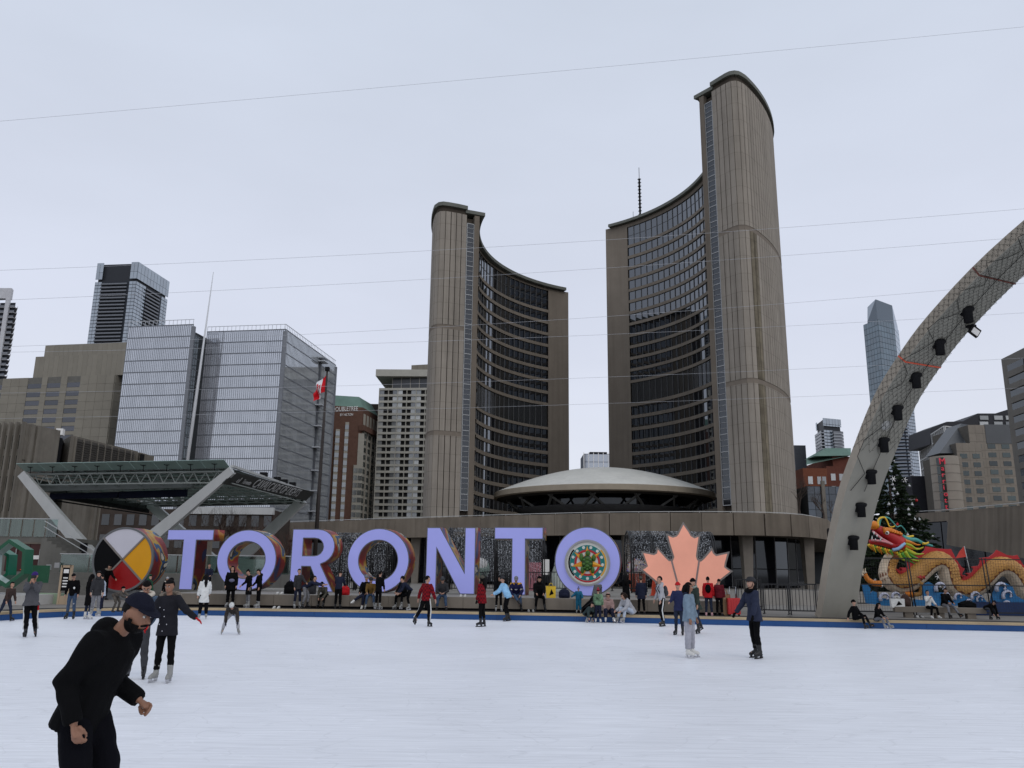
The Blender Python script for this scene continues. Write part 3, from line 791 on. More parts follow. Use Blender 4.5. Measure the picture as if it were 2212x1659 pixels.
text('lettering', 'DOUBLETREE', q0 + n * 0.2, q1 - q0, (0, 0, 1), 2.35, SIGNW, dtb, 0.12, sx=(q1 - q0).length / 15.2)
q0, q1 = hp(734, 899), hp(764, 898)
text('lettering', 'BY HILTON', q0 + n * 0.2, q1 - q0, (0, 0, 1), 1.35, SIGNW, dtb, 0.1, sx=(q1 - q0).length / 7.2)
def ud(x, y): return (hp(x, y) - dA).dot(d)
u1 = (ud(744, 950), ud(752, 950)); u0 = (ud(724, 950), ud(733, 950)); u2 = (ud(764, 1000), ud(784, 1000))
zr = [(55 - 2.7 * k - 1.7, 55 - 2.7 * k) for k in range(17)]
stripes('window_bay', dtb, dA, dB, [u1], [(12, 56)], HWL, 0.3, 0.22)
stripes('window_bay', dtb, dA, dB, [u0], [(12, 53)], HWL, 1.2, 1.0)
stripes('window_bay', dtb, dA, dB, [u2], [(12, 40)], HWL, 0.6, 0.4)
stripes('window_bay', dtb, dA, dB, [(u2[0] + 1.2, u2[1])], [(40, 52)], HWL, 0.4, 0.2)
grid('window', dtb, dA, dB, [u1], zr, HW, 0.15, 0.3); grid('window', dtb, dA, dB, [u0], zr[1:], HW, 0.15, 1.1)
w3 = (u2[1] - u2[0]) / 2
grid('window', dtb, dA, dB, [(u2[0] + .1, u2[0] + w3 - .1), (u2[0] + w3 + .1, u2[1] - .1)], zr[6:], HW, 0.15, 0.5)
A_, d3, n3, rz3, L3 = wall_frame(dB, dC)
cols3 = even(0.3, L3, 4, 0.62)
stripes('window_bay', dtb, dB, dC, cols3, [(12, 53)], HWL, 0.7, 0.6)
grid('window', dtb, dB, dC, [c for u in cols3 for c in ((u[0] + .2, (u[0] + u[1]) / 2 - .12), ((u[0] + u[1]) / 2 + .12, u[1] - .2))], zr[1:], HW, 0.15, 0.72)
stripes('cornice', dtb, dB, dC, [(-0.8, L3)], [(53, 55)], BRK, 2.2, 1.4)
grid('window', dtb, dB, dC, even(0.6, L3, 5, 0.6), [(55.6, 59.8)], HWL, 0.2, 0.15)
MB().bx(-60, -52, 330, 345, 40, 68.5).build('lift_tower', mat('dark_brown_box', (0.05, 0.04, 0.035), 0.9), dtb)

WH = mat('pale_slab_concrete', (0.40, 0.385, 0.335), 0.85, 0.08, 0.4, rnd=0.06)
ws = empty('apartment_slab', (-45, 312, CH), 'pale concrete apartment slab with rows of balconies and flat overhanging roof', 'building')
sA = P(820.5, 850, 312); sA = Vector((sA.x, 312, 0)); sB = Vector((-16, 309, 0))
MB().prism(pl(box4(sA, sB, 22)), CH, 71.2).build('wall', mat('slab_recess', (0.03, 0.03, 0.03), 0.9), ws)
A_, d, n, rz, L = wall_frame(sA, sB)
h = 2.47; zt = 71.0
for k in range(22):
    z1 = zt - k * h
    boxpart('floor_band', ws, (A_ + d * (L / 2) + n * 0.45 + V3(0, 0, z1 - 0.45)), (L, 1.0, 0.86), rz, WH)
bw = 3.62; nb = int(L / bw)
grid('pier', ws, sA, sB, [(bw * i - 0.12, bw * i + 0.12) for i in range(nb + 1)], [(CH, zt)], WH, 1.0, 0.99)
CUR = glassmat('curtained_glass', (0.26, 0.26, 0.245), 0.08, 0.1, 0.75)
for k in range(22):
    for i in range(nb):
        left = i % 2 == 0
        z1 = zt - k * h - 0.9; z0_ = zt - (k + 1) * h
        u0_ = bw * i + (0.14 if left else 1.7); u1_ = u0_ + 1.75
        c = A_ + d * ((u0_ + u1_) / 2) + n * 0.55; c.z = (z0_ + z1) / 2
        boxpart('window', ws, c, (u1_ - u0_, 0.1, z1 - z0_), rz, CUR)
rf = box4((sA.x - 1.6, sA.y - 2.2), sB, 24)
MB().prism(pl(rf), 75.5, 78.2).build('roof', WH, ws)
MB().prism(pl(box4((sA.x + 4.5, sA.y + 1.2), sB, 18)), 71.2, 75.5).build('penthouse', mat('penthouse_glass', (0.03, 0.033, 0.036), 0.3, spec=0.6), ws)
MB().prism(pl(box4((sA.x + 11.5, sA.y + 3), sB, 12)), 78.2, 81.3).build('roof_plant', mat('plant_screen', (0.22, 0.20, 0.165), 0.9, 0.1, 0.5, streak=0.3), ws)
grid('pier', ws, (sA.x + 4.5, sA.y + 1.2), sB, [(i * 3.6, i * 3.6 + 0.2) for i in range(8)], [(71.2, 75.5)], WH, 0.3, 0.2)

# ---------------------------------------------------------------- glass block between the towers
gA, gB = P(1261, 980, 420), P(1345, 980, 420)
gb_ = empty('glass_block', (gA.x, gA.y, CH), 'small pale blue glass block seen in the gap between the curved towers', 'building')
MB().prism(pl(box4(gA, gB, 20)), CH, gA.z).build('wall', mat('dark_core2', (0.10, 0.11, 0.13), 0.8), gb_)
A_, d, n, rz, L = wall_frame(gA, gB)
grid('pane', gb_, gA, gB, even(0, L, 8, 0.94), [(gA.z - 4.1 * (k + 1), gA.z - 4.1 * k - 0.3) for k in range(6)], glassmat('pale_blue_glass', (0.18, 0.2, 0.25), 0.3, 0.05, 0.1), 0.2, 0.1)
grid('mullion', gb_, gA, gB, [(L * i / 8 - .16, L * i / 8 + .16) for i in range(9)], [(30, gA.z + 0.6)], SIGNW, 0.4, 0.3)
MB().ob((gA.x + 8, gA.y + 6, gA.z + 0.8), (9, 3, 1.6)).build('roof_plant', DARKV, gb_)

# ---------------------------------------------------------------- ribbed courthouse at the left
RC = mat('ribbed_concrete', (0.19, 0.172, 0.145), 0.92, 0.16, 0.35, 0.3, streak=0.3, rnd=0.05)
RCD = mat('ribbed_concrete_dark', (0.11, 0.098, 0.082), 0.92, 0.2, 0.4, 0.3, streak=0.35)
rc = empty('ribbed_courthouse', (-84, 142, CH), 'low brown concrete courthouse with vertical fins at the left edge', 'building')
HR = 26.0
r0, r1, r2, r3, r4 = Vector((-104, 144.8, 0)), G(59, 915, HR), G(131, 930, HR), G(298, 971, HR), G(329, 980, HR)
for q in (r1, r2, r3, r4): q.z = 0
MB().prism(pl([r0, r1, r2, Vector((-100, 170, 0))]), CH, HR).build('wall', RC, rc)
g1 = r2 + Vector((0.6, 2.6, 0)); 
MB().prism(pl([r2 + V3(-1.5, 0, 0), g1 + V3(-1.5, 0, 0), Vector((-95, 175, 0)), Vector((-95, 160, 0))]), CH, HR - 1).build('gap_wall', DARKV, rc)
MB().prism(pl([g1, r3, Vector((-95, 190, 0)), Vector((-95, 168, 0))]), CH, HR - 0.4).build('wall', RC, rc)
MB().prism(pl([r3 + V3(0.5, 0, 0), r4 + V3(0.5, 0, 0), Vector((-95, 195, 0)), Vector((-95, 188, 0))]), CH, HR - 0.6).build('wall', RC, rc)
A_, d, n, rz, L = wall_frame(r0, r1)
fs = 1.34; nf = int(L / fs)
grid('fin', rc, r0, r1, [(L - 0.1 - fs * i - 0.34, L - 0.1 - fs * i) for i in range(nf)], [(CH, HR + 0.25)], RC, 0.75, 0.72)
RW = glassmat('court_window', (0.02, 0.022, 0.02), 0.02, 0.06, 0.5)
zw = [(HR - 4.4 - 3.55 * k, HR - 2.0 - 3.55 * k) for k in range(6)]
grid('window', rc, r0, r1, [(L - fs * (i + 1) + 0.12, L - 0.5 - fs * i) for i in range(nf - 1)], zw, RW, 0.15, 0.06)
A_, d, n, rz, L = wall_frame(r1, r2)
stripes('rib', rc, r1, r2, [(0.6, 1.4), (2.0, 2.8)], [(CH, HR)], RC, 0.5, 0.4)
stripes('soffit_line', rc, r1, r2, [(0, L)], [(HR - 6.4, HR - 6.2)], RCD, 0.2, 0.1)
A_, d, n, rz, L = wall_frame(g1, r3)
stripes('louvre_wall', rc, g1, r3, [(1.2, L * 0.93)], [(HR - 6.0, HR - 0.8)], mat('louvre_metal', (0.085, 0.078, 0.07), 0.8), 0.3, 0.2)
stripes('louvre', rc, g1, r3, [(1.2, L * 0.93)], [(HR - 6.0 + 0.42 * i, HR - 5.85 + 0.42 * i) for i in range(12)], MATS['louvre_metal'], 0.4, 0.4)
grid('mullion', rc, g1, r3, [(1.2 + 2.15 * i - .07, 1.2 + 2.15 * i + .07) for i in range(11)], [(HR - 6.0, HR - 0.6)], RC, 0.4, 0.45)
grid('fin', rc, g1, r3, [(L * 0.40 + 1.55 * i, L * 0.40 + 1.55 * i + 0.75) for i in range(9)], [(CH, HR - 7.2)], RC, 0.7, 0.65)
boxpart('door', rc, (r4 + (r3 - r4) * 0.9 + V3(0.75, 0, HR - 3.4)), (1.2, 0.2, 5.0), R(80), DARKV)
for k in range(4):
    boxpart('roof_vent', rc, (r0.x + 4 + 5 * k, r0.y + 8, HR + 0.6), (1.2, 1.2, 1.2), 0.2, SIGNW)

# ---------------------------------------------------------------- right: brick block, dark glass block, towers
RBK = mat('red_brick', (0.15, 0.058, 0.042), 0.9, 0.15, 0.8, rnd=0.05)
rbk = empty('brick_block', (75, 200, CH), 'red brick block with green copper roof right of the taller tower', 'building')
def rect(nm, x0, y0, x1, y1, dd, dep, m, par, zb=CH, tilt=0.0):
    p, q = P(x0, y0, dd), P(x1, y0 if y1 is None else y0, dd + tilt)
    MB().prism(pl(box4(p, q, dep)), zb, p.z).build(nm, m, par); return p, q
p, q = rect('wall', 1734, 1011, 1786, None, 215, 25, mat('orange_brick', (0.20, 0.075, 0.045), 0.9, 0.15, 0.8), rbk)
WW = glassmat('white_window', (0.34, 0.34, 0.33), 0.1, 0.1, 0.7)
A_, d, n, rz, L = wall_frame(p, q)
grid('window', rbk, p, q, [(1.2, 2.4), (3.6, 4.6), (4.9, 5.9)], [(p.z - 4.2 - 3.3 * k, p.z - 2.2 - 3.3 * k) for k in range(4)], WW, 0.15, 0.1)
p, q = rect('wall', 1785, 1007, 1870, None, 218, 25, RBK, rbk)
A_, d, n, rz, L = wall_frame(p, q)
grid('window', rbk, p, q, [(1 + 2.2 * i, 2.2 + 2.2 * i) for i in range(4)], [(p.z - 3.8 - 3.3 * k, p.z - 2.0 - 3.3 * k) for k in range(4)], WW, 0.15, 0.1)
p, q = rect('wall', 1798, 986, 1870, None, 222, 20, RBK, rbk)
pr0, pr1 = P(1742, 1003, 224), P(1806, 976, 232)
MB().add([P(1742, 1004, 221), P(1838, 984, 221), P(1838, 968, 228), P(1782, 968, 228), P(1742, 990, 228)], [[0, 1, 2, 3, 4]]).extr([P(1760, 985, 221), P(1837, 984, 221), P(1828, 968, 224), P(1790, 968, 224)], (0, 8, 0)).build('roof', COPP, rbk)
dgl = empty('dark_glass_block', (70, 160, CH), 'low dark glass block behind the small bare trees on the podium', 'building')
p, q = rect('wall', 1743, 1050, 1835, None, 165, 20, mat('dark_core3', (0.04, 0.045, 0.05), 0.8), dgl)
A_, d, n, rz, L = wall_frame(p, q)
grid('pane', dgl, p, q, even(0, L, 6, 0.93), [(p.z - 1.55 * (k + 1), p.z - 1.55 * k - 0.08) for k in range(6)], glassmat('slate_glass', (0.035, 0.045, 0.06), 0.03, 0.06, 0.5), 0.15, 0.06)
boxpart('pier', dgl, (p + (q - p) * 0.36 + V3(0, -0.3, -6)), (0.7, 0.5, 14), 0, RC)
c1, c2 = P(1762, 905, 420), P(1770, 905, 412); c3 = P(1814, 903, 420)
cw = P(1783, 905, 405); cr = P(1815, 903, 412)
condo('condominium_tower', 'small pale balcony tower right of the taller curved tower', P(1762, 906, 425), P(1777, 903, 410), P(1815, 902, 414), P(1777, 903, 410).z, 40, 21, 7, glassmat('blue_grey_glass', (0.10, 0.13, 0.16), 0.25, 0.05, 0.3), mat('pale_balcony', (0.45, 0.47, 0.5), 0.8), 6, (0.05, 1.0), (0.45, 1.0))
sv = P(1736, 962, 430)
MB().prism(pl(box4((sv.x - 5, sv.y), (sv.x + 1, sv.y), 12)), CH, sv.z).build('dark_tower', mat('far_dark', (0.05, 0.055, 0.065), 0.6), None, 'sliver of dark tower just right of the taller curved tower', 'building')

BGL = glassmat('blue_tower_glass', (0.045, 0.085, 0.11), 0.10, 0.06, 0.3)
bt = empty('glass_tower', (300, 640, CH), 'tall blue glass tower with raked top behind the concrete arch', 'tower')
Y0 = 640
pA, pB, pC, pD = P(1865, 702, Y0), P(1896, 696, Y0 - 16), P(1930, 690, Y0 - 4), P(1943.5, 740, Y0 + 14)
HB = pA.z
zt1 = P(1894, 650, Y0 - 12).z
plan = [Vector((p.x, p.y, 0)) for p in (pA, pB, pC, pD)]
back = [plan[3] + V3(10, 26, 0), plan[0] + V3(16, 30, 0)]
MB().prism(pl(plan + back), CH, HB).build('wall', mat('blue_core', (0.035, 0.06, 0.075), 0.5), bt)
for i, nc in ((0, 5), (1, 6), (2, 3)):
    A_, d, n, rz, L = wall_frame(plan[i], plan[i + 1])
    nr_ = 38
    grid('pane', bt, plan[i], plan[i + 1], even(0, L, nc, 0.94), [(HB - 4.6 * (k + 1), HB - 4.6 * k - 0.35) for k in range(30)], BGL, 0.3, 0.2)
tops = [plan[0].lerp(plan[1], 0.3), plan[1], plan[2], plan[2].lerp(plan[3], 0.85), plan[2] + V3(2, 18, 0), plan[1] + V3(2, 20, 0)]
zz = [HB + 1, zt1, zt1 - 1, zt1 - 14, zt1 - 2, zt1]
MB().add([(p.x, p.y, HB) for p in tops] + [(p.x, p.y, z) for p, z in zip(tops, zz)], [[i, (i + 1) % 6, 6 + (i + 1) % 6, 6 + i] for i in range(6)] + [[6, 7, 8, 9, 10, 11]]).build('raked_top', glassmat('top_glass', (0.05, 0.075, 0.10), 0.06, 0.08, 0.1), bt)
p0, p1 = P(1905, 880, 600), P(1948, 880, 596); p2 = P(1974, 880, 604)
condo('condominium_tower', 'blue balcony tower half hidden behind the concrete arch and decorated tree', p0, p1, p2, P(1948, 880, 596).z + 8, 30, 40, 8, glassmat('blue_grey_glass2', (0.09, 0.12, 0.165), 0.25, 0.05, 0.3), mat('blue_balcony', (0.26, 0.31, 0.38), 0.8), 1, (0.2, 0.98), (0.0, 0.3))

# hotel with stepped blocks and red sign
MR = mat('hotel_panel', (0.26, 0.228, 0.19), 0.9, 0.08, 0.3, rnd=0.06)
MRJ = mat('hotel_joint', (0.12, 0.11, 0.095), 0.9)
MRG = glassmat('green_window', (0.035, 0.05, 0.046), 0.02, 0.06, 0.6)
MRR = mat('metal_roof', (0.10, 0.105, 0.11), 0.5, 0.06, 0.3, metal=0.3)
mr = empty('hotel', (150, 280, CH), 'stone clad hotel with stepped gables and vertical red sign', 'building')
D_ = 285
def block(x0, x1, y, dd, dep, rows_, cols_, ph=3.05, ww=0.56, zb=CH):
    p, q = P(x0, y, dd), P(x1, y, dd)
    MB().prism(pl(box4(p, q, dep)), zb, p.z - 0.05).build('wall', MRJ, mr)
    A_, d, n, rz, L = wall_frame(p, q)
    nr_ = int((p.z - 14) / ph)
    bayw = L / cols_
    grid('panel', mr, p, q, even(0, L, cols_ * 2, 0.98), [(p.z - ph * (k + 1) + 0.06, p.z - ph * k) for k in range(nr_)], MR, 0.35, 0.25)
    grid('window', mr, p, q, even(0, L, cols_, ww), [(p.z - ph * k - 2.4, p.z - ph * k - 0.75) for k in range(rows_[0], min(rows_[1], nr_))], MRG, 0.2, 0.36)
    return p, q
block(2090, 2240, 918, D_ + 4, 25, (2, 20), 5)
block(2064, 2118, 957, D_ + 2, 12, (1, 14), 2)
block(2030, 2076, 986, D_, 12, (1, 12), 2, ww=0.3)
p, q = P(2127, 919, D_ + 3.6), P(2240, 919, D_ + 3.6)
MB().prism(pl(box4(p, q, 4)), p.z - 6.5, p.z + 0.4).build('attic', MRR, mr)
rfp = [P(2029, 979, D_ + 4), P(2086, 979, D_ + 4), P(2094, 918, D_ + 10), P(2076, 915, D_ + 12)]
MB().extr(rfp, (0, 10, 0)).build('roof', MRR, mr)
# round corner turret
tc_ = P(2040, 1000, D_ + 1); tr_ = 4.6
tz = P(2040, 984, D_ - 3).z
MB().lathe([(tr_, 12), (tr_, tz), (tr_ - 0.5, tz), (0.1, tz)], (tc_.x, tc_.y, 0), 20).build('turret', MR, mr)
for k in range(int((tz - 16) / 3.05)):
    MB().lathe([(tr_ + 0.05, tz - 3.05 * (k + 1)), (tr_ + 0.09, tz - 3.05 * (k + 1) + 0.05), (tr_ + 0.05, tz - 3.05 * (k + 1) + 0.1)], (tc_.x, tc_.y, 0), 20).build('joint', MRJ, mr)
    a = R(-142)
    for j in range(2):
        boxpart('pane', mr, (tc_.x + (tr_ + .05) * math.cos(a + j * .28), tc_.y + (tr_ + .05) * math.sin(a + j * .28), tz - 2 - 3.05 * k), (1.15, 0.2, 2.7), a + j * .28 + math.pi / 2, MRG)
SR = mat('sign_red', (0.62, 0.03, 0.06), 0.5, 0.03, emit=0.15)
sp_ = P(2024, 990, D_ - tr_ - 0.6); se_ = P(2036, 1101, D_ - tr_ - 0.6)
for i, ch in enumerate('Marriott'):
    c = sp_.lerp(se_, (i + 0.5) / 8.0) + V3(2.0, 0, 0)
    text('lettering', ch, (c.x - 1.0 if i else c.x - 1.5, c.y, c.z - 0.9), (1, 0.0, 0), (0, 0, 1), 2.5 if i else 3.0, SR, mr, 0.2)
# white grid building and black penthouse behind
wg = empty('office_building', (150, 340, CH), 'white grid fronted office building with black top behind the stone hotel', 'building')
wA, wB, wC = P(1985, 946, 372), P(2040, 920, 330), P(2110, 916, 338)
for q in (wA, wB, wC): q.z = 0
hz = P(2040, 920, 330).z
MB().prism(pl([wA, wB, wC, wA + (wC - wB)]), CH, hz - 0.3).build('wall', mat('grid_dark', (0.03, 0.032, 0.035), 0.5), wg)
WG = mat('white_grid', (0.52, 0.52, 0.51), 0.8, 0.05, 0.5)
for P0, P1, nc in ((wA, wB, 15), (wB, wC, 6)):
    A_, d, n, rz, L = wall_frame(P0, P1)
    grid('pier', wg, P0, P1, [(L * i / nc - .22, L * i / nc + .22) for i in range(nc + 1)], [(CH, hz)], WG, 0.6, 0.5)
    grid('beam', wg, P0, P1, [(0, L)], [(hz - 4.2 * k - 0.5, hz - 4.2 * k) for k in range(14)], WG, 0.6, 0.52)
    grid('window', wg, P0, P1, even(0, L, nc, 0.75), [(hz - 4.2 * k - 4.1, hz - 4.2 * k - 0.6) for k in range(8)], RW, 0.15, 0.05)
k0, k1 = P(2060, 911, 345), P(2112, 893, 345)
MB().extr([P(2010, 925, 350), P(2045, 911, 350), P(2080, 910, 350), P(2112, 893, 350), P(2150, 893, 350), P(2175, 885, 350), P(2260, 885, 350), P(2260, 960, 350), P(2010, 960, 350)], (0, 20, 0)).build('black_top', mat('black_cladding', (0.018, 0.019, 0.024), 0.6), wg)
for x0 in (2116, 2147, 2172, 2196):
    for y0 in (898, 911):
        p, q = P(x0, y0, 349.8), P(x0 + 19, y0 + 9, 349.8)
        boxpart('window', wg, ((p.x + q.x) / 2, 349.8, (p.z + q.z) / 2), (q.x - p.x, 0.4, p.z - q.z), 0, CUR)
p, q = P(1968, 1028, 300), P(2016, 1028, 300)
MB().prism(pl(box4(p, q, 14)), CH, p.z).build('dark_block', mat('charcoal_wall', (0.035, 0.035, 0.042), 0.8), None, 'plain charcoal block between the decorated tree and the stone hotel', 'building')
# banded block at the right edge
bn = empty('banded_block', (132, 205, CH), 'grey concrete block with long dark window bands at the right edge', 'building')
n1, n2 = G(2162.5, 776, 60), Vector((130.4, 176, 0))
n1.z = 0
MB().prism(pl([n1, n2, Vector((165, 176, 0)), Vector((165, 216, 0))]), CH, 60).build('wall', mat('banded_concrete', (0.215, 0.205, 0.185), 0.9, 0.08, 0.3), bn)
A_, d, n, rz, L = wall_frame(n1, n2)
for k in range(14):
    z1 = 57.5 - 3.5 * k
    boxpart('window_band', bn, (A_ + d * 6.9 + n * 0.02 + V3(0, 0, z1 - 0.95)), (8.0, 0.3, 1.75), rz, RW)
    boxpart('window_band', bn, (A_ + d * 17.5 + n * 0.02 + V3(0, 0, z1 - 0.95)), (9.0, 0.3, 1.75), rz, RW)
    boxpart('spandrel', bn, (A_ + d * 7.0 + n * 0.25 + V3(0, 0, z1 - 2.7)), (8.2, 0.6, 1.6), rz, MATS['banded_concrete'])
# ================================================================== concrete arch
ARCH = mat('arch_concrete', (0.30, 0.29, 0.25), 0.88, 0.07, 0.5, 0.2, streak=0.12)
ARCH_S = mat('arch_concrete_edge', (0.33, 0.29, 0.235), 0.9, 0.15, 0.9, 0.3)
th = R(65); au = Vector((math.cos(th), -math.sin(th), 0)); an = Vector((math.sin(th), math.cos(th), 0))
AB = G(1771.5, 1333.6, CH)
sz = [(0, 0), (0.75, 2.5), (1.64, 4.74), (2.49, 6.22), (3.65, 7.98), (4.81, 9.19), (6.2, 10.33), (8.55, 11.76), (11.5, 13.0), (15, 13.9), (19, 14.25), (23, 13.9), (26.5, 13.0), (29.4, 11.76), (31.8, 10.33), (33.2, 9.19), (34.3, 7.98), (35.5, 6.22), (36.4, 4.74), (38, 0.2)]
def smooth_path(pts, k):
    out = []
    n = len(pts)
    for i in range(n - 1):
        p0, p1, p2, p3 = (Vector(pts[max(i - 1, 0)]), Vector(pts[i]), Vector(pts[i + 1]), Vector(pts[min(i + 2, n - 1)]))
        for j in range(k):
            t = j / k
            out.append(0.5 * ((2 * p1) + (p2 - p0) * t + (2 * p0 - 5 * p1 + 4 * p2 - p3) * t * t + (3 * p1 - p0 - 3 * p2 + p3) * t ** 3))
    out.append(Vector(pts[-1])); return out
ridge = smooth_path([(s_, 0, z_) for s_, z_ in sz], 4)
ar = empty('concrete_arch', (AB.x, AB.y, CH), 'tall grey concrete arch wrapped in light netting, rising out of the right edge', 'arch')
AW = 1.8
def asec(i):
    p = ridge[i]; d = (ridge[min(i + 1, len(ridge) - 1)] - ridge[max(i - 1, 0)]).normalized()
    nrm = Vector((-d.z, 0, d.x)); T_ = 0.30 + 0.1 * min(1, p.z / 10)
    w0 = AW * (0.98 + 0.02 * min(1, p.z / 8))
    def W(q, k): return Vector((AB.x, AB.y, 0)) + au * q.x + an * k + V3(0, 0, q.z)
    if p.z < 0.3: p = Vector((p.x, 0, CH - 0.02 if i < 40 else 0)); 
    return [W(p, 0), W(p, w0), W(p + nrm * T_, w0), W(p + nrm * T_, 0)]
secs = [asec(i) for i in range(len(ridge))]
joints = [0, 14, 34, len(ridge) - 1]
for a, b2 in zip(joints[:-1], joints[1:]):
    m_ = MB(); vs = [p for i in range(a, b2 + 1) for p in secs[i]]; k = b2 - a
    m_.add(vs, [[4 * i, 4 * i + 1, 4 * i + 5, 4 * i + 4] for i in range(k)], 0, True)
    m_.add(vs, [[4 * i + 1, 4 * i + 2, 4 * i + 6, 4 * i + 5] for i in range(k)] + [[4 * i + 3, 4 * i, 4 * i + 4, 4 * i + 7] for i in range(k)], 1, True)
    m_.add(vs, [[4 * i + 2, 4 * i + 3, 4 * i + 7, 4 * i + 6] for i in range(k)] + [[0, 1, 2, 3], [4 * k + 3, 4 * k + 2, 4 * k + 1, 4 * k]], 0)
    m_.build('arch_segment', [ARCH, ARCH_S], ar)
def on_arch(s_, k, off=0.0):
    """point on the underside, k 0..1 across; also the inward normal"""
    i = min(range(len(ridge)), key=lambda j: abs(ridge[j].x - s_)) if s_ >= 0 else 0
    for j in range(len(ridge) - 1):
        if ridge[j].x <= s_ <= ridge[j + 1].x: i = j; break
    t_ = (s_ - ridge[i].x) / max(1e-6, ridge[min(i + 1, len(ridge) - 1)].x - ridge[i].x)
    p = secs[i][0].lerp(secs[min(i + 1, len(secs) - 1)][0], t_); q = secs[i][1].lerp(secs[min(i + 1, len(secs) - 1)][1], t_)
    d = (secs[min(i + 1, len(secs) - 1)][0] - secs[i][0]).normalized(); nn = d.cross(an).normalized()
    if nn.dot(au) < 0 and s_ < 19: nn = -nn
    return p.lerp(q, k) + nn * off, d, nn
LAMP = mat('black_lamp', (0.008, 0.008, 0.009), 0.7, 0.1)
def s_of(y):
    best = min(range(10, 1300), key=lambda k: abs(vy(on_arch(k * 0.01, 0.5)[0]) - y)); return best * 0.01
def vy(p):
    d_ = p.y * math.cos(PIT) + (p.z - CZ) * math.sin(PIT); v_ = (-p.y * math.sin(PIT) + (p.z - CZ) * math.cos(PIT)) / d_; u_ = p.x / d_
    return 829.5 - FPX * (-u_ * math.sin(ROL) + v_ * math.cos(ROL))
ORD = ['lowest', 'second lowest', 'third lowest', 'fourth lowest', 'fourth from the top', 'third from the top', 'second from the top', 'topmost']
for k_, yv in enumerate((1168, 1097, 1026, 957, 887, 816, 744, 673)):
    s_ = s_of(yv)
    p, d, nn = on_arch(s_, 0.5)
    M = Matrix((an, nn, d)).transposed()
    l = empty('arch_lamp', p, 'black hooded floodlight under the concrete arch, %s of the row' % ORD[k_], 'lamp', 'floodlights under the arch')
    MB().ob(p + nn * 0.04, (0.30, 0.10, 0.30), M=M).build('mount', LAMP, l)
    q = p + nn * 0.12
    MB().lathe([(0.21, 0.10), (0.23, 0.04), (0.20, -0.02), (0.155, -0.05), (0.15, -0.42), (0.13, -0.42), (0.12, -0.1)], q + V3(0, 0, 0.12), 14).ball(q + V3(0, 0, 0.2), (0.2, 0.2, 0.06), 12, 6).build('hood', LAMP, l)
# netting of little lights: strings criss-crossing the upper arch
net = MB(); rng_ = random.Random(3)
NETM = mat('net_wire', (0.03, 0.03, 0.028), 0.8)
def net_line(s0, k0, s1, k1, face):
    N = 7; pts = []
    for i in range(N + 1):
        t_ = i / N; s_ = s0 + (s1 - s0) * t_; k = k0 + (k1 - k0) * t_ + rng_.uniform(-.012, .012)
        p, d, nn = on_arch(s_, max(0, min(1, k)) if face == 0 else 0, 0.03)
        if face == 1: p = p - an * 0.03 - nn * (0.03 + 0.36 * max(0, min(1, k)))
        pts.append(p)
    net.tube(pts, 0.0042, 3, cap=False)
    for p in pts[1:-1:2]: net.ball(p + V3(rng_.uniform(-.02, .02), rng_.uniform(-.02, .02), -0.03), 0.014, 4, 3)
s_ = 2.55
while s_ < 13:
    for k in range(4):
        net_line(s_, k / 4, s_ + 0.42, (k + 1) / 4, 0); net_line(s_, (k + 1) / 4, s_ + 0.42, k / 4, 0)
    net_line(s_, 0.0, s_ + 0.3, 1.0, 1); net_line(s_, 1.0, s_ + 0.3, 0.0, 1)
    s_ += 0.21
net.build('light_net', NETM, ar, kind='stuff')
cabl = MB()
for k0, sw in ((0.5, 0.10), (0.1, 0.25)):
    cabl.tube([on_arch(1.75 + i * 0.35, k0 + sw * math.sin(i * 1.9 if k0 < 0.3 else 0.2 * i), 0.05)[0] for i in range(30)], 0.012, 4)
cabl.build('cable', NETM, ar, kind='stuff')
for s_, kk in ((4.85, 'orange_tape'), (7.95, 'brown_tape')):
    tp = MB(); pts = [on_arch(s_, k / 8, 0.02)[0] for k in range(9)]
    p, d, nn = on_arch(s_, 0); pts = [p - nn * 0.36 - an * 0.02] + pts
    tp.tube(pts, 0.028, 5); tp.build('strap', mat(kk, (0.75, 0.12, 0.06) if kk[0] == 'o' else (0.12, 0.03, 0.02), 0.6), ar)
p, d, nn = on_arch(6.35, 0.82)
fl_ = empty('work_light', p, 'small square work light with white face under the arch', 'lamp')
MB().ob(p + nn * 0.15, (0.2, 0.28, 0.08), 0.6).build('bracket', LAMP, fl_)
MB().ob(p + nn * 0.34 + V3(0, 0, -0.05), (0.36, 0.1, 0.36), M=Matrix.Rotation(0.7, 3, 'Y') @ Matrix.Rotation(-0.3, 3, 'X')).build('housing', LAMP, fl_)
MB().ob(p + nn * 0.36 + V3(-0.01, -0.07, -0.07), (0.25, 0.02, 0.25), M=Matrix.Rotation(0.7, 3, 'Y') @ Matrix.Rotation(-0.3, 3, 'X')).build('lens', SIGNW, fl_)
for s_ in (3.15,):
    p, d, nn = on_arch(s_, 0.42, 0.02)
    MB().lathe([(0.01, 0), (0.2, 0.0), (0.2, 0.03), (0.26, 0.03), (0.26, 0)], p, 16, M=Matrix((an, d, -nn)).transposed()).build('speaker_grille', mat('grille', (0.42, 0.42, 0.4), 0.6), ar)

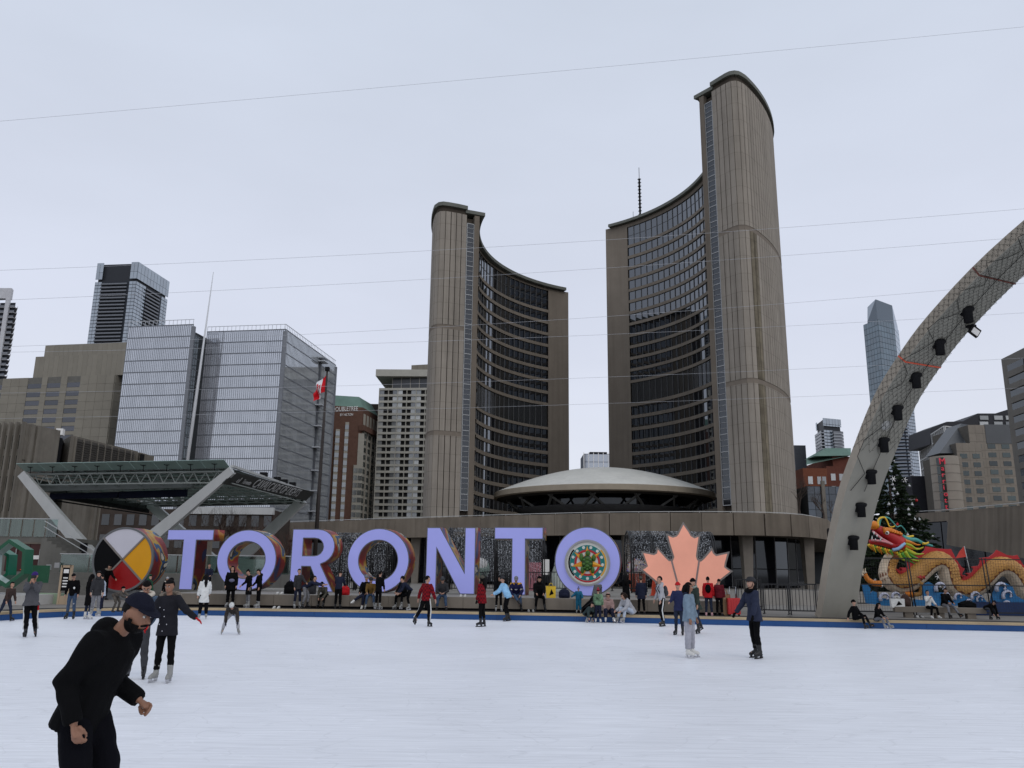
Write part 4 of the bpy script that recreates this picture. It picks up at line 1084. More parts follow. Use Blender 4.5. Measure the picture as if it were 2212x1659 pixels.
# ================================================================== overhead wires
WIRE = mat('overhead_wire', (0.52, 0.53, 0.56), 0.7)
wires = [((-60, 267), (1106, 163), (2272, 52), 40, 'topmost overhead wire crossing the whole sky'),
         ((-60, 586), (1106, 531), (2272, 446), 44, 'overhead wire crossing near the top of the shorter tower'),
         ((-60, 651), (1106, 592), (2272, 507), 46, 'overhead wire crossing just under the shorter tower roof'),
         ((-60, 751), (1106, 697), (2272, 606), 50, 'overhead wire passing low over the glass courthouse'),
         ((-60, 762), (1106, 731), (2272, 672), 52, 'overhead wire fifth from the top'),
         ((-60, 850), (1106, 822), (2272, 770), 56, 'overhead wire sixth from the top'),
         ((-60, 905), (1106, 878), (2272, 835), 60, 'lowest overhead wire across the gap between the towers')]
for a, m_, c, Y, lb in wires:
    p0, p1, p2 = P(*a, Y), P(*m_, Y), P(*c, Y)
    pts = []
    for i in range(33):
        t_ = i / 16 - 1; L0 = p0 * (t_ * (t_ - 1) / 2) + p1 * (1 - t_ * t_) + p2 * (t_ * (t_ + 1) / 2); pts.append(L0)
    MB().tube(pts, 0.008, 4).build('overhead_wire', WIRE, None, lb, 'wire', 'wires strung over the square')

# ================================================================== the big letters
mural = bpy.data.materials.new('mural'); mural.use_nodes = True; MATS['mural'] = mural
t = mural.node_tree; b = t.nodes['Principled BSDF']; b.inputs['Roughness'].default_value = 0.4
g = t.nodes.new('ShaderNodeNewGeometry')
vn = t.nodes.new('ShaderNodeTexNoise'); vn.inputs['Scale'].default_value = 0.8; vn.inputs['Detail'].default_value = 1.0; vn.inputs['Distortion'].default_value = 1.0
t.links.new(g.outputs['Position'], vn.inputs['Vector'])
cr = t.nodes.new('ShaderNodeValToRGB'); cr.color_ramp.interpolation = 'CONSTANT'
cols = [(0.0, (0.02, 0.03, 0.12)), (0.36, (0.17, 0.01, 0.012)), (0.46, (0.26, 0.018, 0.014)), (0.54, (0.36, 0.15, 0.015)), (0.575, (0.40, 0.25, 0.02)), (0.62, (0.02, 0.08, 0.20)), (0.67, (0.02, 0.02, 0.02)), (0.70, (0.6, 0.55, 0.45))]
el = cr.color_ramp.elements
el[0].position, el[0].color = cols[0][0], (*cols[0][1], 1); el[1].position, el[1].color = cols[1][0], (*cols[1][1], 1)
for p_, c_ in cols[2:]:
    q = el.new(p_); q.color = (*c_, 1)
t.links.new(vn.outputs[0], cr.inputs[0]); t.links.new(cr.outputs[0], b.inputs['Base Color'])
TRIM = mat('sign_trim', (0.13, 0.135, 0.14), 0.5, 0.1, 1)
LILAC = mat('lilac_lit_face', (0.27, 0.285, 0.62), 0.3, 0.07, 0.25, emit=0.30, spec=0.3)
SALMON = mat('salmon_lit_face', (0.68, 0.30, 0.215), 0.4, 0.10, 0.3, emit=0.36, spec=0.3)
SB = P(1270, 1210, 38.0); SE = Vector((math.cos(R(9.8)), -math.sin(R(9.8)), 0)); SN = Vector((SE.y, -SE.x, 0))
if SN.y > 0: SN = -SN
def sgn(x, y, off=0.0):
    """sight line met with the sign's plane -> (u, z)"""
    d = ray(x, y); o_ = Vector((0, 0, CZ)); t_ = (SB + SN * off - o_).dot(SN) / d.dot(SN); p = o_ + d * t_
    return (p - SB).dot(SE), p.z
def spt(u, z, off=0.0): return Vector((SB.x, SB.y, 0)) + SE * u + SN * off + V3(0, 0, z)
def curve2d(name, loops, depth, m, parent, org, rt, up, offset=0.0, bevel=0.0):
    cu = bpy.data.curves.new(name, 'CURVE'); cu.dimensions = '2D'; cu.fill_mode = 'BOTH'; cu.extrude = depth / 2; cu.offset = offset
    for lp in loops:
        s_ = cu.splines.new('POLY'); s_.points.add(len(lp) - 1)
        for k, q in enumerate(lp): s_.points[k].co = (q[0], q[1], 0, 1)
        s_.use_cyclic_u = True
    o = bpy.data.objects.new(name, cu)
    link(o, parent, org)
    nn = Vector(rt).cross(Vector(up))
    o.matrix_basis = Matrix.Translation(o.location) @ Matrix((rt, up, nn)).transposed().to_4x4()
    for q in (m if isinstance(m, (list, tuple)) else [m]): cu.materials.append(q)
    TEXTS.append(o); return o
LZ0 = 0.775; UP = Vector((0, 0, 1))
DEP = 1.0
def circ(cx_, cz_, rx, rz_, n=48): return [(cx_ + rx * math.cos(2 * math.pi * i / n), cz_ + rz_ * math.sin(2 * math.pi * i / n)) for i in range(n)]
def letter(ch, x0, x1, ytop, loops_fn, label):
    u0 = sgn(x0, 1215)[0]; u1 = sgn(x1, 1215)[0]; zt = sgn((x0 + x1) / 2, ytop)[1]; w_ = u1 - u0; h_ = zt - LZ0
    o = empty('letter_sign', spt((u0 + u1) / 2, LZ0), label, 'letter', 'big letters of the sign')
    loops = [[(q[0] * w_ - w_ / 2, q[1] * h_) for q in lp] for lp in loops_fn(w_, h_)]
    body = curve2d('body', loops, DEP, [mural, TRIM], o, spt((u0 + u1) / 2, LZ0, -DEP / 2), SE, UP); body['frontmat'] = 1
    curve2d('face', loops, 0.03, LILAC, o, spt((u0 + u1) / 2, LZ0, 0.016), SE, UP, offset=-0.045)
    return o
def L_T(w_, h_):
    a, s0, s1 = 1 - 0.185, 0.355, 0.645
    return [[(0, a), (s0, a), (s0, 0), (s1, 0), (s1, a), (1, a), (1, 1), (0, 1)]]
def L_O(w_, h_):
    k = 0.62
    return [circ(.5, .5, .5, .5), circ(.5, .5, .5 * k, .5 * (1 - (1 - k) * w_ / h_ * 1.0))]
def L_R(w_, h_):
    r_ = 0.30; pts = [(0.0, 0), (0.27, 0), (0.27, 0.395), (0.46, 0.395), (0.72, 0), (1.02, 0), (0.70, 0.43)]
    for i in range(13):
        a = -math.pi / 2 + math.pi * i / 12 ; pts.append((0.60 + 0.40 * math.cos(a) * (1 if i else 0.9), 0.715 + 0.285 * math.sin(a)))
    pts = pts[:7] + [p for p in pts[8:]] + [(0.0, 1.0)]
    hole = [(0.27, 0.575), (0.27, 0.845), (0.52, 0.845)] + [(0.54 + 0.19 * math.cos(a), 0.71 + 0.135 * math.sin(a)) for a in [math.pi / 2 - math.pi * i / 8 for i in range(9)]][1:] + [(0.52, 0.575)]
    return [pts, hole]
def L_N(w_, h_): return [[(0, 0), (0.225, 0), (0.225, 0.655), (0.70, 0), (1, 0), (1, 1), (0.775, 1), (0.775, 0.345), (0.275, 1), (0, 1)]]
letter('T', 356, 457, 1143.5, L_T, 'lilac letter T beside the round four coloured drum')
letter('O', 468, 597, 1144, L_O, 'lilac letter O between the first T and the R')
letter('R', 628, 722, 1142.5, L_R, 'lilac letter R of the big sign')
letter('O', 750, 884, 1141, L_O, 'lilac letter O between the R and the N, middle of the sign')
letter('N', 920, 1027, 1139, L_N, 'lilac letter N of the big sign')
letter('T', 1067, 1174, 1138.5, L_T, 'lilac letter T right of the N')
o7 = letter('O', 1198, 1341, 1138, lambda w_, h_: [circ(.5, .5, .5, .5, 64)], 'lilac letter O with the turtle medallion, last of the sign')
# medallion
u0, u1 = sgn(1198, 1215)[0], sgn(1341, 1215)[0]; mu = (u0 + u1) / 2; mz_ = LZ0 + (sgn(1270, 1138)[1] - LZ0) * 0.48
def disc(name, r0, r1, off, m, th_=0.03, a0=0, a1=360, n=48):
    """ring or sector in the medallion's plane"""
    m_ = MB(); N = max(3, int(n * (a1 - a0) / 360)); vs = []
    for i in range(N + 1):
        a = R(a0 + (a1 - a0) * i / N)
        for r_ in (r0, r1):
            for o_ in (off, off + th_): vs.append(spt(mu + r_ * math.cos(a), mz_ + r_ * math.sin(a), o_))
    fs = []
    for i in range(N):
        k = 4 * i; fs += [[k + 1, k + 3, k + 7, k + 5], [k, k + 4, k + 6, k + 2], [k + 2, k + 6, k + 7, k + 3], [k, k + 1, k + 5, k + 4]]
    m_.add(vs, fs); return m_.build(name, m, o7)
CWHT = mat('enamel_white', (0.62, 0.62, 0.58), 0.4, 0.03, 2); CTEA = mat('enamel_teal', (0.0, 0.17, 0.16), 0.4, 0.04, 2); CRED = mat('enamel_red', (0.42, 0.01, 0.015), 0.4, 0.04, 2)
CYEL = mat('enamel_yellow', (0.72, 0.36, 0.02), 0.4, 0.04, 2); CGRN = mat('enamel_green', (0.045, 0.13, 0.015), 0.4, 0.06, 2); CBLK = mat('enamel_black', (0.004, 0.004, 0.005), 0.7, 0.04, 2, spec=0.1); CORA = mat('enamel_orange', (0.66, 0.22, 0.01), 0.4, 0.04, 2); CDGN = mat('enamel_dark_green', (0.015, 0.05, 0.01), 0.4)
disc('medallion_rim', 0.94, 1.03, 0.03, mat('rim_grey', (0.32, 0.32, 0.33), 0.4), 0.09)
disc('medallion_field', 0.001, 0.95, 0.03, CWHT, 0.02)
for a0, c_ in ((135, CBLK), (225, CRED), (315, CYEL)): disc('ring_sector', 0.80, 0.865, 0.052, c_, 0.012, a0 + 2, a0 + 88)
disc('teal_ring', 0.58, 0.785, 0.052, CTEA, 0.012)
disc('red_ring', 0.49, 0.585, 0.056, CRED, 0.012)
for k in range(13):
    a = R(90 + 360 * (k + 0.5) / 13); m_ = MB()
    pts = [spt(mu + 0.69 * math.cos(a) + 0.068 * math.cos(2 * math.pi * j / 14), mz_ + 0.69 * math.sin(a) + 0.068 * math.sin(2 * math.pi * j / 14), 0.066) for j in range(14)]
    m_.extr(pts, SN * 0.012).build('dot', CWHT, o7)
for k in range(7):
    a = R(90 + 360 * k / 7); tip = spt(mu + 0.76 * math.cos(a), mz_ + 0.76 * math.sin(a), 0.074); ctr = spt(mu, mz_, 0.12)
    for sg_, c_ in ((1, CYEL), (-1, CORA)):
        b_2 = a + sg_ * math.pi / 7; q = spt(mu + 0.29 * math.cos(b_2), mz_ + 0.29 * math.sin(b_2), 0.074)
        MB().add([ctr, tip, q, spt(mu, mz_, 0.07)], [[0, 1, 2], [3, 2, 1], [0, 3, 1], [0, 2, 3]]).build('star_point', c_, o7)
tm = Matrix((SE, SN, UP)).transposed()
def tpart(nm, du, dz_, r_, m, off=0.10): return MB().ball(spt(mu + du, mz_ + dz_, off), r_, 14, 9, M=tm).build(nm, m, o7)
tpart('turtle_shell', 0.0, -0.02, (0.255, 0.10, 0.36), CDGN)
for du, dz_, rr in ((0, .18, .085), (0, .02, .10), (0, -.15, .095), (0, -.29, .06), (-.14, .12, .07), (.14, .12, .07), (-.15, -.06, .075), (.15, -.06, .075), (-.12, -.23, .06), (.12, -.23, .06)):
    tpart('shell_plate', du, dz_, (rr, 0.03, rr * 0.82), CGRN, 0.17 + 0.02 * (1 - abs(du) * 4))
tpart('turtle_head', 0.03, 0.42, (0.11, 0.07, 0.13), CGRN)
for du, dz_, rz_ in ((-.27, .24, .19), (.30, .22, .16), (-.22, -.32, .16), (.24, -.32, .15)): tpart('turtle_leg', du, dz_, (0.09, 0.06, rz_), CGRN)

# round four coloured drum
DW = 1.25
du0, du1 = sgn(202, 1208)[0], sgn(330, 1208)[0]; dr = (du1 - du0) / 2; dcu = (du0 + du1) / 2; dcz = sgn(266, 1208.5)[1]; drz = (sgn(266, 1140)[1] - sgn(266, 1277)[1]) / 2
MB().ob(spt(dcu, (CH + dcz - drz) / 2, -DW / 2) + V3(0, 0, 0), (1.7, 1.1, dcz - drz - CH + 0.16), R(-9.8)).build('drum_plinth', TRIM, None, 'low dark plinth under the quartered drum', 'plinth')
drm = empty('drum_sign', spt(dcu, dcz - drz), 'big round drum quartered in white, yellow, red and black', 'drum')
N = 56
vs = [spt(dcu + dr * 1.02 * math.cos(2 * math.pi * i / N), dcz + drz * 1.02 * math.sin(2 * math.pi * i / N), o_) for o_ in (0, -DW) for i in range(N)]
MB().add(vs, [[i, (i + 1) % N, N + (i + 1) % N, N + i] for i in range(N)], 0, True).add(vs, [list(range(N, 2 * N))], 1).build('shell', [mural, TRIM], drm)
vs = [spt(dcu + dr * r_ * math.cos(2 * math.pi * i / N), dcz + drz * r_ * math.sin(2 * math.pi * i / N), o_) for r_, o_ in ((1.025, -0.06), (1.03, 0.05), (0.97, 0.05), (0.96, -0.02)) for i in range(N)]
MB().add(vs, [[k * N + i, k * N + (i + 1) % N, (k + 1) * N + (i + 1) % N, (k + 1) * N + i] for k in range(3) for i in range(N)]).build('rim', TRIM, drm)
for nm, a0, c_ in (('white_quarter', 47, mat('drum_white', (0.48, 0.47, 0.53), 0.45, 0.05, 1, emit=0.12)), ('black_quarter', 137, CBLK), ('red_quarter', 227, mat('drum_red', (0.25, 0.003, 0.004), 0.4, 0.08, 1, emit=0.1)), ('yellow_quarter', 317, mat('drum_yellow', (0.60, 0.27, 0.0), 0.4, 0.06, 1, emit=0.1))):
    pts = [spt(dcu, dcz, 0.0)] + [spt(dcu + dr * 0.975 * math.cos(R(a0 + 90 * i / 16)), dcz + drz * 0.975 * math.sin(R(a0 + 90 * i / 16)), 0.0) for i in range(17)]
    MB().extr(pts, SN * 0.02).build(nm, c_, drm)
for a0 in (47, 137):
    MB().bar(spt(dcu + dr * math.cos(R(a0)), dcz + drz * math.sin(R(a0)), 0.03), spt(dcu - dr * math.cos(R(a0)), dcz - drz * math.sin(R(a0)), 0.03), 0.085, 0.06, up=SN).build('divider', mat('divider_grey', (0.2, 0.18, 0.165), 0.6), drm)

# maple leaf
lf = [(645, 105), (715, 205), (740, 250), (770, 268), (836, 243), (815, 385), (803, 480), (812, 512), (835, 522), (862, 500), (962, 385), (985, 442), (1008, 462), (1153, 430), (1117, 560), (1112, 595), (1140, 617), (1192, 645), (1045, 762), (975, 850), (905, 938), (440, 930), (420, 880), (350, 772), (174, 625), (222, 600), (240, 585), (186, 425), (325, 452), (345, 440), (360, 373), (465, 488), (495, 518), (520, 515), (530, 490), (480, 330), (456, 230), (535, 262), (565, 252), (580, 235)]
def lfv(q): return ((1560 + q[0] / 4.365) / 1.1573, (1280 + q[1] / 4.365) / 1.1573)
lpts = [sgn(*lfv(q)) for q in lf]
lcu = sum(p[0] for p in lpts) / len(lpts)
ml = empty('maple_leaf_sign', spt(lcu, LZ0), 'salmon pink maple leaf sign standing at the end of the letters', 'leaf sign')
zs_ = min(p[1] for p in lpts)
loop = [(p[0] - lcu, max(p[1], LZ0) - LZ0) for p in lpts]
bd_ = curve2d('body', [loop], 0.8, [TRIM, mat('leaf_edge', (0.22, 0.2, 0.185), 0.6)], ml, spt(lcu, LZ0, -0.4), SE, UP); bd_['frontmat'] = 1
curve2d('face', [loop], 0.03, SALMON, ml, spt(lcu, LZ0, 0.016), SE, UP, offset=-0.075)
for a, c in (((515, 515), (590, 800)), ((822, 515), (780, 800))):
    p, q = sgn(*lfv(a)), sgn(*lfv(c)); MB().bar(spt(*p, 0.04), spt(*q, 0.04), 0.075, 0.03, up=SN).build('vein', mat('vein_grey', (0.25, 0.2, 0.19), 0.6), ml)

# ================================================================== green hexagon frames at the left edge
hx = [((24, 1217), 36.0, 1.02, (0.0, 0.085, 0.035), 'front dark green hexagon frame near the left edge'), ((-4, 1223), 36.9, 0.86, (0.0, 0.12, 0.06), 'middle green hexagon frame half behind the front one'), ((-34, 1227), 37.8, 0.80, (0.03, 0.22, 0.14), 'pale green hexagon frame at the very left edge')]
for (x, y), dd, rr, c_, lb in hx:
    c = P(x, y, dd); rt = Vector((math.cos(R(-14)), math.sin(R(-14)), 0)); nn = Vector((rt.y, -rt.x, 0)); tl = R(5)
    o = empty('hexagon_frame', (c.x, c.y, c.z - rr), lb, 'sculpture', 'green hexagon frames')
    def hexp(r_, off): return [c + rt * (r_ * math.cos(R(90 + 60 * i) + tl)) + UP * (r_ * math.sin(R(90 + 60 * i) + tl)) + nn * off for i in range(6)]
    fo, fi, bo, bi = hexp(rr, 0.2), hexp(rr * 0.82, 0.2), hexp(rr, -0.25), hexp(rr * 0.82, -0.25)
    m_ = MB()
    for i in range(6):
        j = (i + 1) % 6; m_.quad(fo[i], fo[j], fi[j], fi[i]); m_.quad(bo[j], bo[i], bi[i], bi[j])
        m_.quad(fo[j], fo[i], bo[i], bo[j])
    m_.build('frame', mat('green_%d' % int(dd * 10), c_, 0.35, 0.05, 1, spec=0.5), o)
    m_ = MB()
    for i in range(6): j = (i + 1) % 6; m_.quad(fi[i], fi[j], bi[j], bi[i])
    m_.build('lining', mat('green_lining', (0.35, 0.42, 0.40), 0.3, 0.05, 1, spec=0.5), o)
pp = P(20, 1270, 36.5)
MB().ob((pp.x - 1.5, pp.y + 0.6, CH + 0.2), (7, 2.6, 0.4), R(-14)).build('plinth', mat('plinth_white', (0.42, 0.41, 0.39), 0.8, 0.1, 1), None, 'low white plinth under the green hexagon frames', 'plinth')
pp = P(110, 1266, 36.8)
MB().ob((pp.x, pp.y, CH + 0.22), (1.5, 0.5, 0.44), R(-8)).build('planter_box', mat('pale_green_box', (0.28, 0.36, 0.25), 0.8, 0.1, 1), None, 'low pale green box beside the wooden notice board', 'box')
pa, pb_ = P(130, 1268, 36.2), P(150, 1268, 36.2); zt = P(146, 1221, 36.2).z
nb_ = empty('notice_board', ((pa.x + pb_.x) / 2, pa.y, CH), 'tall wooden notice board with black poster left of the drum', 'sign board')
cxm = (pa.x + pb_.x) / 2; wN = pb_.x - pa.x
for sx in (-1, 1): MB().ob((cxm + sx * wN / 2, pa.y, (CH + zt) / 2), (0.08, 0.12, zt - CH)).build('post', mat('pale_wood', (0.42, 0.32, 0.22), 0.7, 0.15, 3, stretch=(1, 1, 0.1)), nb_)
MB().ob((cxm, pa.y, zt - 0.05), (wN, 0.12, 0.1)).build('rail', MATS['pale_wood'], nb_)
MB().ob((cxm, pa.y + 0.02, (CH + 0.35 + CH) / 2), (wN, 0.1, 0.35)).build('rail', MATS['pale_wood'], nb_)
MB().ob((cxm, pa.y + 0.0, zt * 0.5 + 0.42), (wN - 0.09, 0.06, zt - CH - 0.55)).build('poster', CBLK, nb_)
for k, hh in ((0, 0.16), (1, 0.05), (2, 0.05), (3, 0.05), (4, 0.05)):
    MB().ob((cxm, pa.y - 0.036, zt - 0.25 - (0 if k == 0 else 0.16 + 0.12 * k)), (wN * (0.55 - 0.06 * (k % 2)), 0.01, hh)).build('print', SIGNW, nb_)
pp = P(84, 1240, 37.5)
MB().ob((pp.x, pp.y, pp.z), (0.95, 0.1, 0.75), R(-8)).ob((pp.x, pp.y, (pp.z + CH) / 2 - 0.2), (0.1, 0.06, pp.z - CH)).build('sign_panel', mat('sign_green', (0.02, 0.10, 0.05), 0.5), None, 'small dark green sign panel behind the man in the purple cap', 'sign')
def cone_prop(x, y, Y, hgt, label):
    p = P(x, y, Y); o = empty('traffic_cone', p, label, 'cone')
    MB().ob((p.x, p.y, p.z + 0.02), (0.3 * hgt / .7, 0.3 * hgt / .7, 0.04)).build('base', mat('cone_orange', (0.85, 0.09, 0.03), 0.5), o)
    MB().lathe([(0.12 * hgt / .7, 0.04), (0.03, hgt)], p, 16).build('cone', MATS['cone_orange'], o)
    MB().lathe([(0.083 * hgt / .7, hgt * .36), (0.062 * hgt / .7, hgt * .55)], p, 16).build('band', SIGNW, o)
    MB().lathe([(0.052 * hgt / .7, hgt * .66), (0.040 * hgt / .7, hgt * .78)], p, 16).build('band', SIGNW, o)

# ================================================================== stage terrace, stairs, canopy
SC = mat('stage_concrete', (0.15, 0.145, 0.13), 0.9, 0.15, 0.5, 0.3, streak=0.25)
st = empty('stage_terrace', (-26, 52, CH), 'grey concrete stage terrace with stairs and glass railings', 'terrace')
x0, x1 = P(-80, 1200, 50).x, P(460, 1200, 50).x
MB().bx(x0, x1, 50, 70, CH - 0.1, 1.5).build('lower_wall', SC, st)
for k in range(3):
    MB().bx(x0, x1, 49.6 - 0.4 * k, 50 - 0.4 * k, CH - 0.1, 1.1 - 0.32 * k).build('step', SC, st)
xu = P(100, 1190, 52).x
MB().bx(x0, xu, 53, 70, 1.5, 3.65).build('upper_wall', SC, st)
dx0, dx1 = P(14, 1200, 53).x, P(91, 1200, 53).x
for k in range(3):
    w_ = (dx1 - dx0) / 3
    MB().bx(dx0 + w_ * k + 0.02, dx0 + w_ * (k + 1) - 0.02, 52.9, 53.0, 1.52, 3.2).build('door', mat('maroon_door', (0.055, 0.018, 0.015), 0.6, 0.1, 1), st)
    MB().bx(dx0 + w_ * k + w_ * 0.85, dx0 + w_ * k + w_ * 0.9, 52.84, 52.89, 1.9, 2.9).build('door_handle', MULL_L, st)
MB().bx(dx0 - 0.15, dx1 + 0.15, 52.86, 53.02, 3.21, 3.3).build('door_head', MATS['bench_concrete'], st)
px = P(78, 1204, 53); MB().bx(px.x - 0.28, px.x + 0.28, 52.83, 52.88, px.z - 0.12, px.z + 0.12).build('notice', SIGNW, st)
for x, y in ((107, 1225), (125, 1221)):
    px = P(x, y, 50); MB().ob((px.x, 49.93, px.z), (0.28, 0.12, 0.3)).build('junction_box', mat('box_grey', (0.3, 0.3, 0.3), 0.6), st)
stx = P(101, 1180, 52.5).x
for k in range(11):
    MB().bx(stx + 0.33 * k, stx + 0.33 * (k + 1), 51.8, 53.6, 1.5, 3.55 - 0.19 * k).build('stair', SC, st)
RAILG = clearmat('rail_glass', (0.62, 0.75, 0.72), 0.06)
for k in range(5):
    a = x0 + (xu - x0) * k / 5; c = x0 + (xu - x0) * (k + 1) / 5
    MB().bx(a + 0.04, c - 0.04, 52.95, 52.97, 3.66, 4.75).build('glass_panel', RAILG, st)
MB().bx(x0, xu, 52.93, 52.99, 4.76, 4.82).build('hand_rail', MULL_L, st)
for k in range(10):
    a = xu + 0.2 + 1.75 * k
    if k: MB().bx(a + 0.04, a + 1.7, 50.1, 50.12, 1.52, 2.55).build('glass_panel', RAILG, st)
MB().bx(xu + 1.9, xu + 17.5, 50.08, 50.14, 2.56, 2.61).build('hand_rail', MULL_L, st)
MB().bar((stx, 51.9, 4.6), (stx + 3.7, 51.9, 2.6), 0.05, 0.05).bar((stx, 51.9, 4.25), (stx + 3.7, 51.9, 2.25), 0.04, 0.04).build('hand_rail', MULL_L, st)
MB().bx(P(150, 1200, 56).x, P(182, 1200, 56).x, 56, 56.3, 1.5, 3.4).build('doorway', DARKV, st)
# plain concrete core right of the drum and under the leg
qx0, qx1 = P(402, 1190, 60).x, P(436, 1190, 60).x
MB().bx(qx0, qx1, 60, 62, 1.5, P(410, 1160, 60).z).build('core_wall', MATS['bench_concrete'], st)
qx0, qx1 = P(488, 1200, 62).x, P(512, 1200, 62).x
MB().bx(qx0 - 1.2, qx1 + 2, 64, 65, 1.5, P(500, 1207, 62).z).build('core_wall', mat('pale_wall', (0.3, 0.3, 0.28), 0.9, 0.1, 1), st)

STEEL = mat('white_steel', (0.45, 0.455, 0.445), 0.55, 0.06, 0.8, streak=0.1)
cn = empty('stage_canopy', (-27, 68, CH), 'glass stage canopy on slanting white steel legs with black banner', 'canopy')
FL, FR, RR_, RL = Vector((-34.7, 58.5, 8.3)), Vector((-18.9, 55.1, 8.3)), Vector((-18.7, 76.1, 8.6)), Vector((-36.5, 82.6, 8.6))
def cp(u, v, dz_=0.0): return FL.lerp(FR, u).lerp(RL.lerp(RR_, u), v) + V3(0, 0, dz_)
CGL = clearmat('canopy_glass', (0.66, 0.76, 0.72), 0.08)
for i in range(9):
    for j in range(6):
        a, c = (i + 0.01) / 9, (i + 0.99) / 9; e_, f_ = (j + 0.01) / 6, (j + 0.99) / 6
        MB().extr([cp(a, e_, 0.1), cp(c, e_, 0.1), cp(c, f_, 0.1), cp(a, f_, 0.1)], (0, 0, 0.03)).build('glass_panel', CGL, cn)
    # upturned front strip with spider fittings
    a, c = (i + 0.01) / 9, (i + 0.99) / 9
    fo = Vector((-0.1, -1.0, 0.42))
    MB().extr([cp(a, 0, 0.12), cp(c, 0, 0.12), cp(c, 0, 0.12) + fo, cp(a, 0, 0.12) + fo], (0, 0.02, 0.03)).build('front_glass', mat('teal_glass', (0.27, 0.37, 0.34), 0.15, 0.08, 1.5, spec=0.5), cn)
    q = cp((i + 0.5) / 9, 0, 0.12) + fo * 0.55 + V3(0, -0.03, 0)
    sp = MB()
    for dx_ in (-0.22, 0.22): sp.tube([q + V3(0, 0, -0.05), q + V3(dx_ * 0.8, 0, 0.0), q + V3(dx_, 0, 0.14)], 0.025, 5)
    sp.tube([q + V3(0, 0, 0.18), q + V3(0, 0.1, -0.45)], 0.025, 5); sp.build('spider_fitting', LAMP, cn)
tr = MB(); GI = mat('truss_steel', (0.25, 0.27, 0.255), 0.6, 0.1, 1)
for j in range(9):
    v = j / 8; nU = 18
    tr.tube([cp(0, v, -0.1), cp(1, v, -0.1)], 0.07, 6); tr.tube([cp(0.02, v, -0.85), cp(0.98, v, -0.85)], 0.06, 6)
    for i in range(nU):
        tr.tube([cp(i / nU, v, -0.1), cp((i + 0.5) / nU, v, -0.85)], 0.035, 5, cap=False); tr.tube([cp((i + 0.5) / nU, v, -0.85), cp((i + 1) / nU, v, -0.1)], 0.035, 5, cap=False)
for i in range(0, 19, 2):
    tr.tube([cp(i / 18, 0, -0.1), cp(i / 18, 1, -0.1)], 0.05, 6, cap=False); tr.tube([cp(i / 18, 0.02, -0.85), cp(i / 18, 0.98, -0.85)], 0.045, 6, cap=False)
tr.build('truss', GI, cn, kind='stuff')
GB = mat('grey_beam', (0.13, 0.14, 0.135), 0.6, 0.1, 1); DKB = mat('dark_beam', (0.05, 0.055, 0.052), 0.7)
MB().bar(cp(0.03, 0.06, -0.95), cp(0.80, 0.06, -0.80), 0.3, 0.5).build('front_beam', GB, cn)
MB().bar(cp(0.02, 0.02, -0.7), cp(0.02, 0.98, -0.9), 0.35, 0.7).build('side_beam', DKB, cn)
MB().bar(cp(0.02, 0.98, -0.6), cp(0.98, 0.98, -0.6), 0.25, 0.5).build('back_beam', DKB, cn)
MB().tube([cp(0.08, 0.12, -1.75), cp(0.08, 0.95, -1.75)], 0.06, 6).bar(cp(0.05, 0.12, -1.35), cp(0.05, 0.96, -1.35), 0.15, 0.35).build('lighting_pipe', LAMP, cn)
NAVY = mat('navy_cloth', (0.008, 0.009, 0.022), 0.9)
MB().bar(cp(0.05, 0.12, -1.45), cp(0.40, 0.12, -1.38), 0.25, 0.42).build('cloth_roll', NAVY, cn)
MB().bar(cp(0.41, 0.12, -1.4), cp(0.74, 0.12, -1.3), 0.25, 0.5).build('cloth_roll', NAVY, cn)
def leg(p, foot, w0, w1, nm='leg'):
    d = (Vector(foot) - p).normalized(); s_ = d.cross(Vector((0, 1, 0))).normalized(); f_ = d.cross(s_).normalized()
    vs = [q + s_ * a * w_ / 2 + f_ * b2 * w_ * 0.35 for q, w_ in ((p, w0), (Vector(foot), w1)) for a, b2 in ((-1, -1), (1, -1), (1, 1), (-1, 1))]
    MB().add(vs, [[0, 1, 5, 4], [1, 2, 6, 5], [2, 3, 7, 6], [3, 0, 4, 7], [0, 3, 2, 1], [4, 5, 6, 7]]).build(nm, STEEL, cn)
leg(P(48, 1024, 57.8), (P(262, 1262, 57).x, 57, CH), 0.55, 1.0)
leg(P(502, 1016, 54.9), (P(190, 1275, 56).x, 56, CH), 0.55, 1.0)
leg(P(312, 1078, 82), (P(520, 1264, 80).x, 80, CH), 0.8, 1.1)
leg(P(655, 1080, 76), (P(455, 1270, 78).x, 78, CH), 0.8, 1.1)
TL_, TR_, BL_ = P(507, 1019.5, 54.9), P(679, 1063, 76.2), P(481, 1045, 54.6)
BR_ = TR_ + (BL_ - TL_)
BAN = mat('banner_black', (0.010, 0.011, 0.010), 0.5)
MB().extr([TL_, TR_, BR_, BL_], (-0.08, 0.03, 0.03)).build('banner', BAN, cn)
rt_ = (TR_ - TL_); upb = (TL_ - BL_)
nb2 = rt_.cross(upb).normalized(); nb2 = nb2 if nb2.dot(V3(0, 0, CZ) - TL_) > 0 else -nb2
BTX = mat('banner_text', (0.40, 0.40, 0.40), 0.6)
def btext(s_, u, v, size, sx):
    og = BL_.lerp(BR_, u).lerp(TL_.lerp(TR_, u), v) + nb2 * 0.06
    text('lettering', s_, og, rt_, upb, size, BTX, cn, 0.01, sx=sx, shear=0.0)
btext('CAVALCADE OF LIGHTS', 0.235, 0.22, 1.15, 0.98)
btext('Toronto', 0.125, 0.33, 0.55, 0.95)
for k, (u, v) in enumerate(((0.085, 0.30), (0.10, 0.30))):
    q = BL_.lerp(BR_, u).lerp(TL_.lerp(TR_, u), v) + nb2 * 0.03; MB().bar(q, q + upb * (0.3 + 0.12 * k), 0.10, 0.02, up=nb2).build('emblem_bar', BTX, cn)
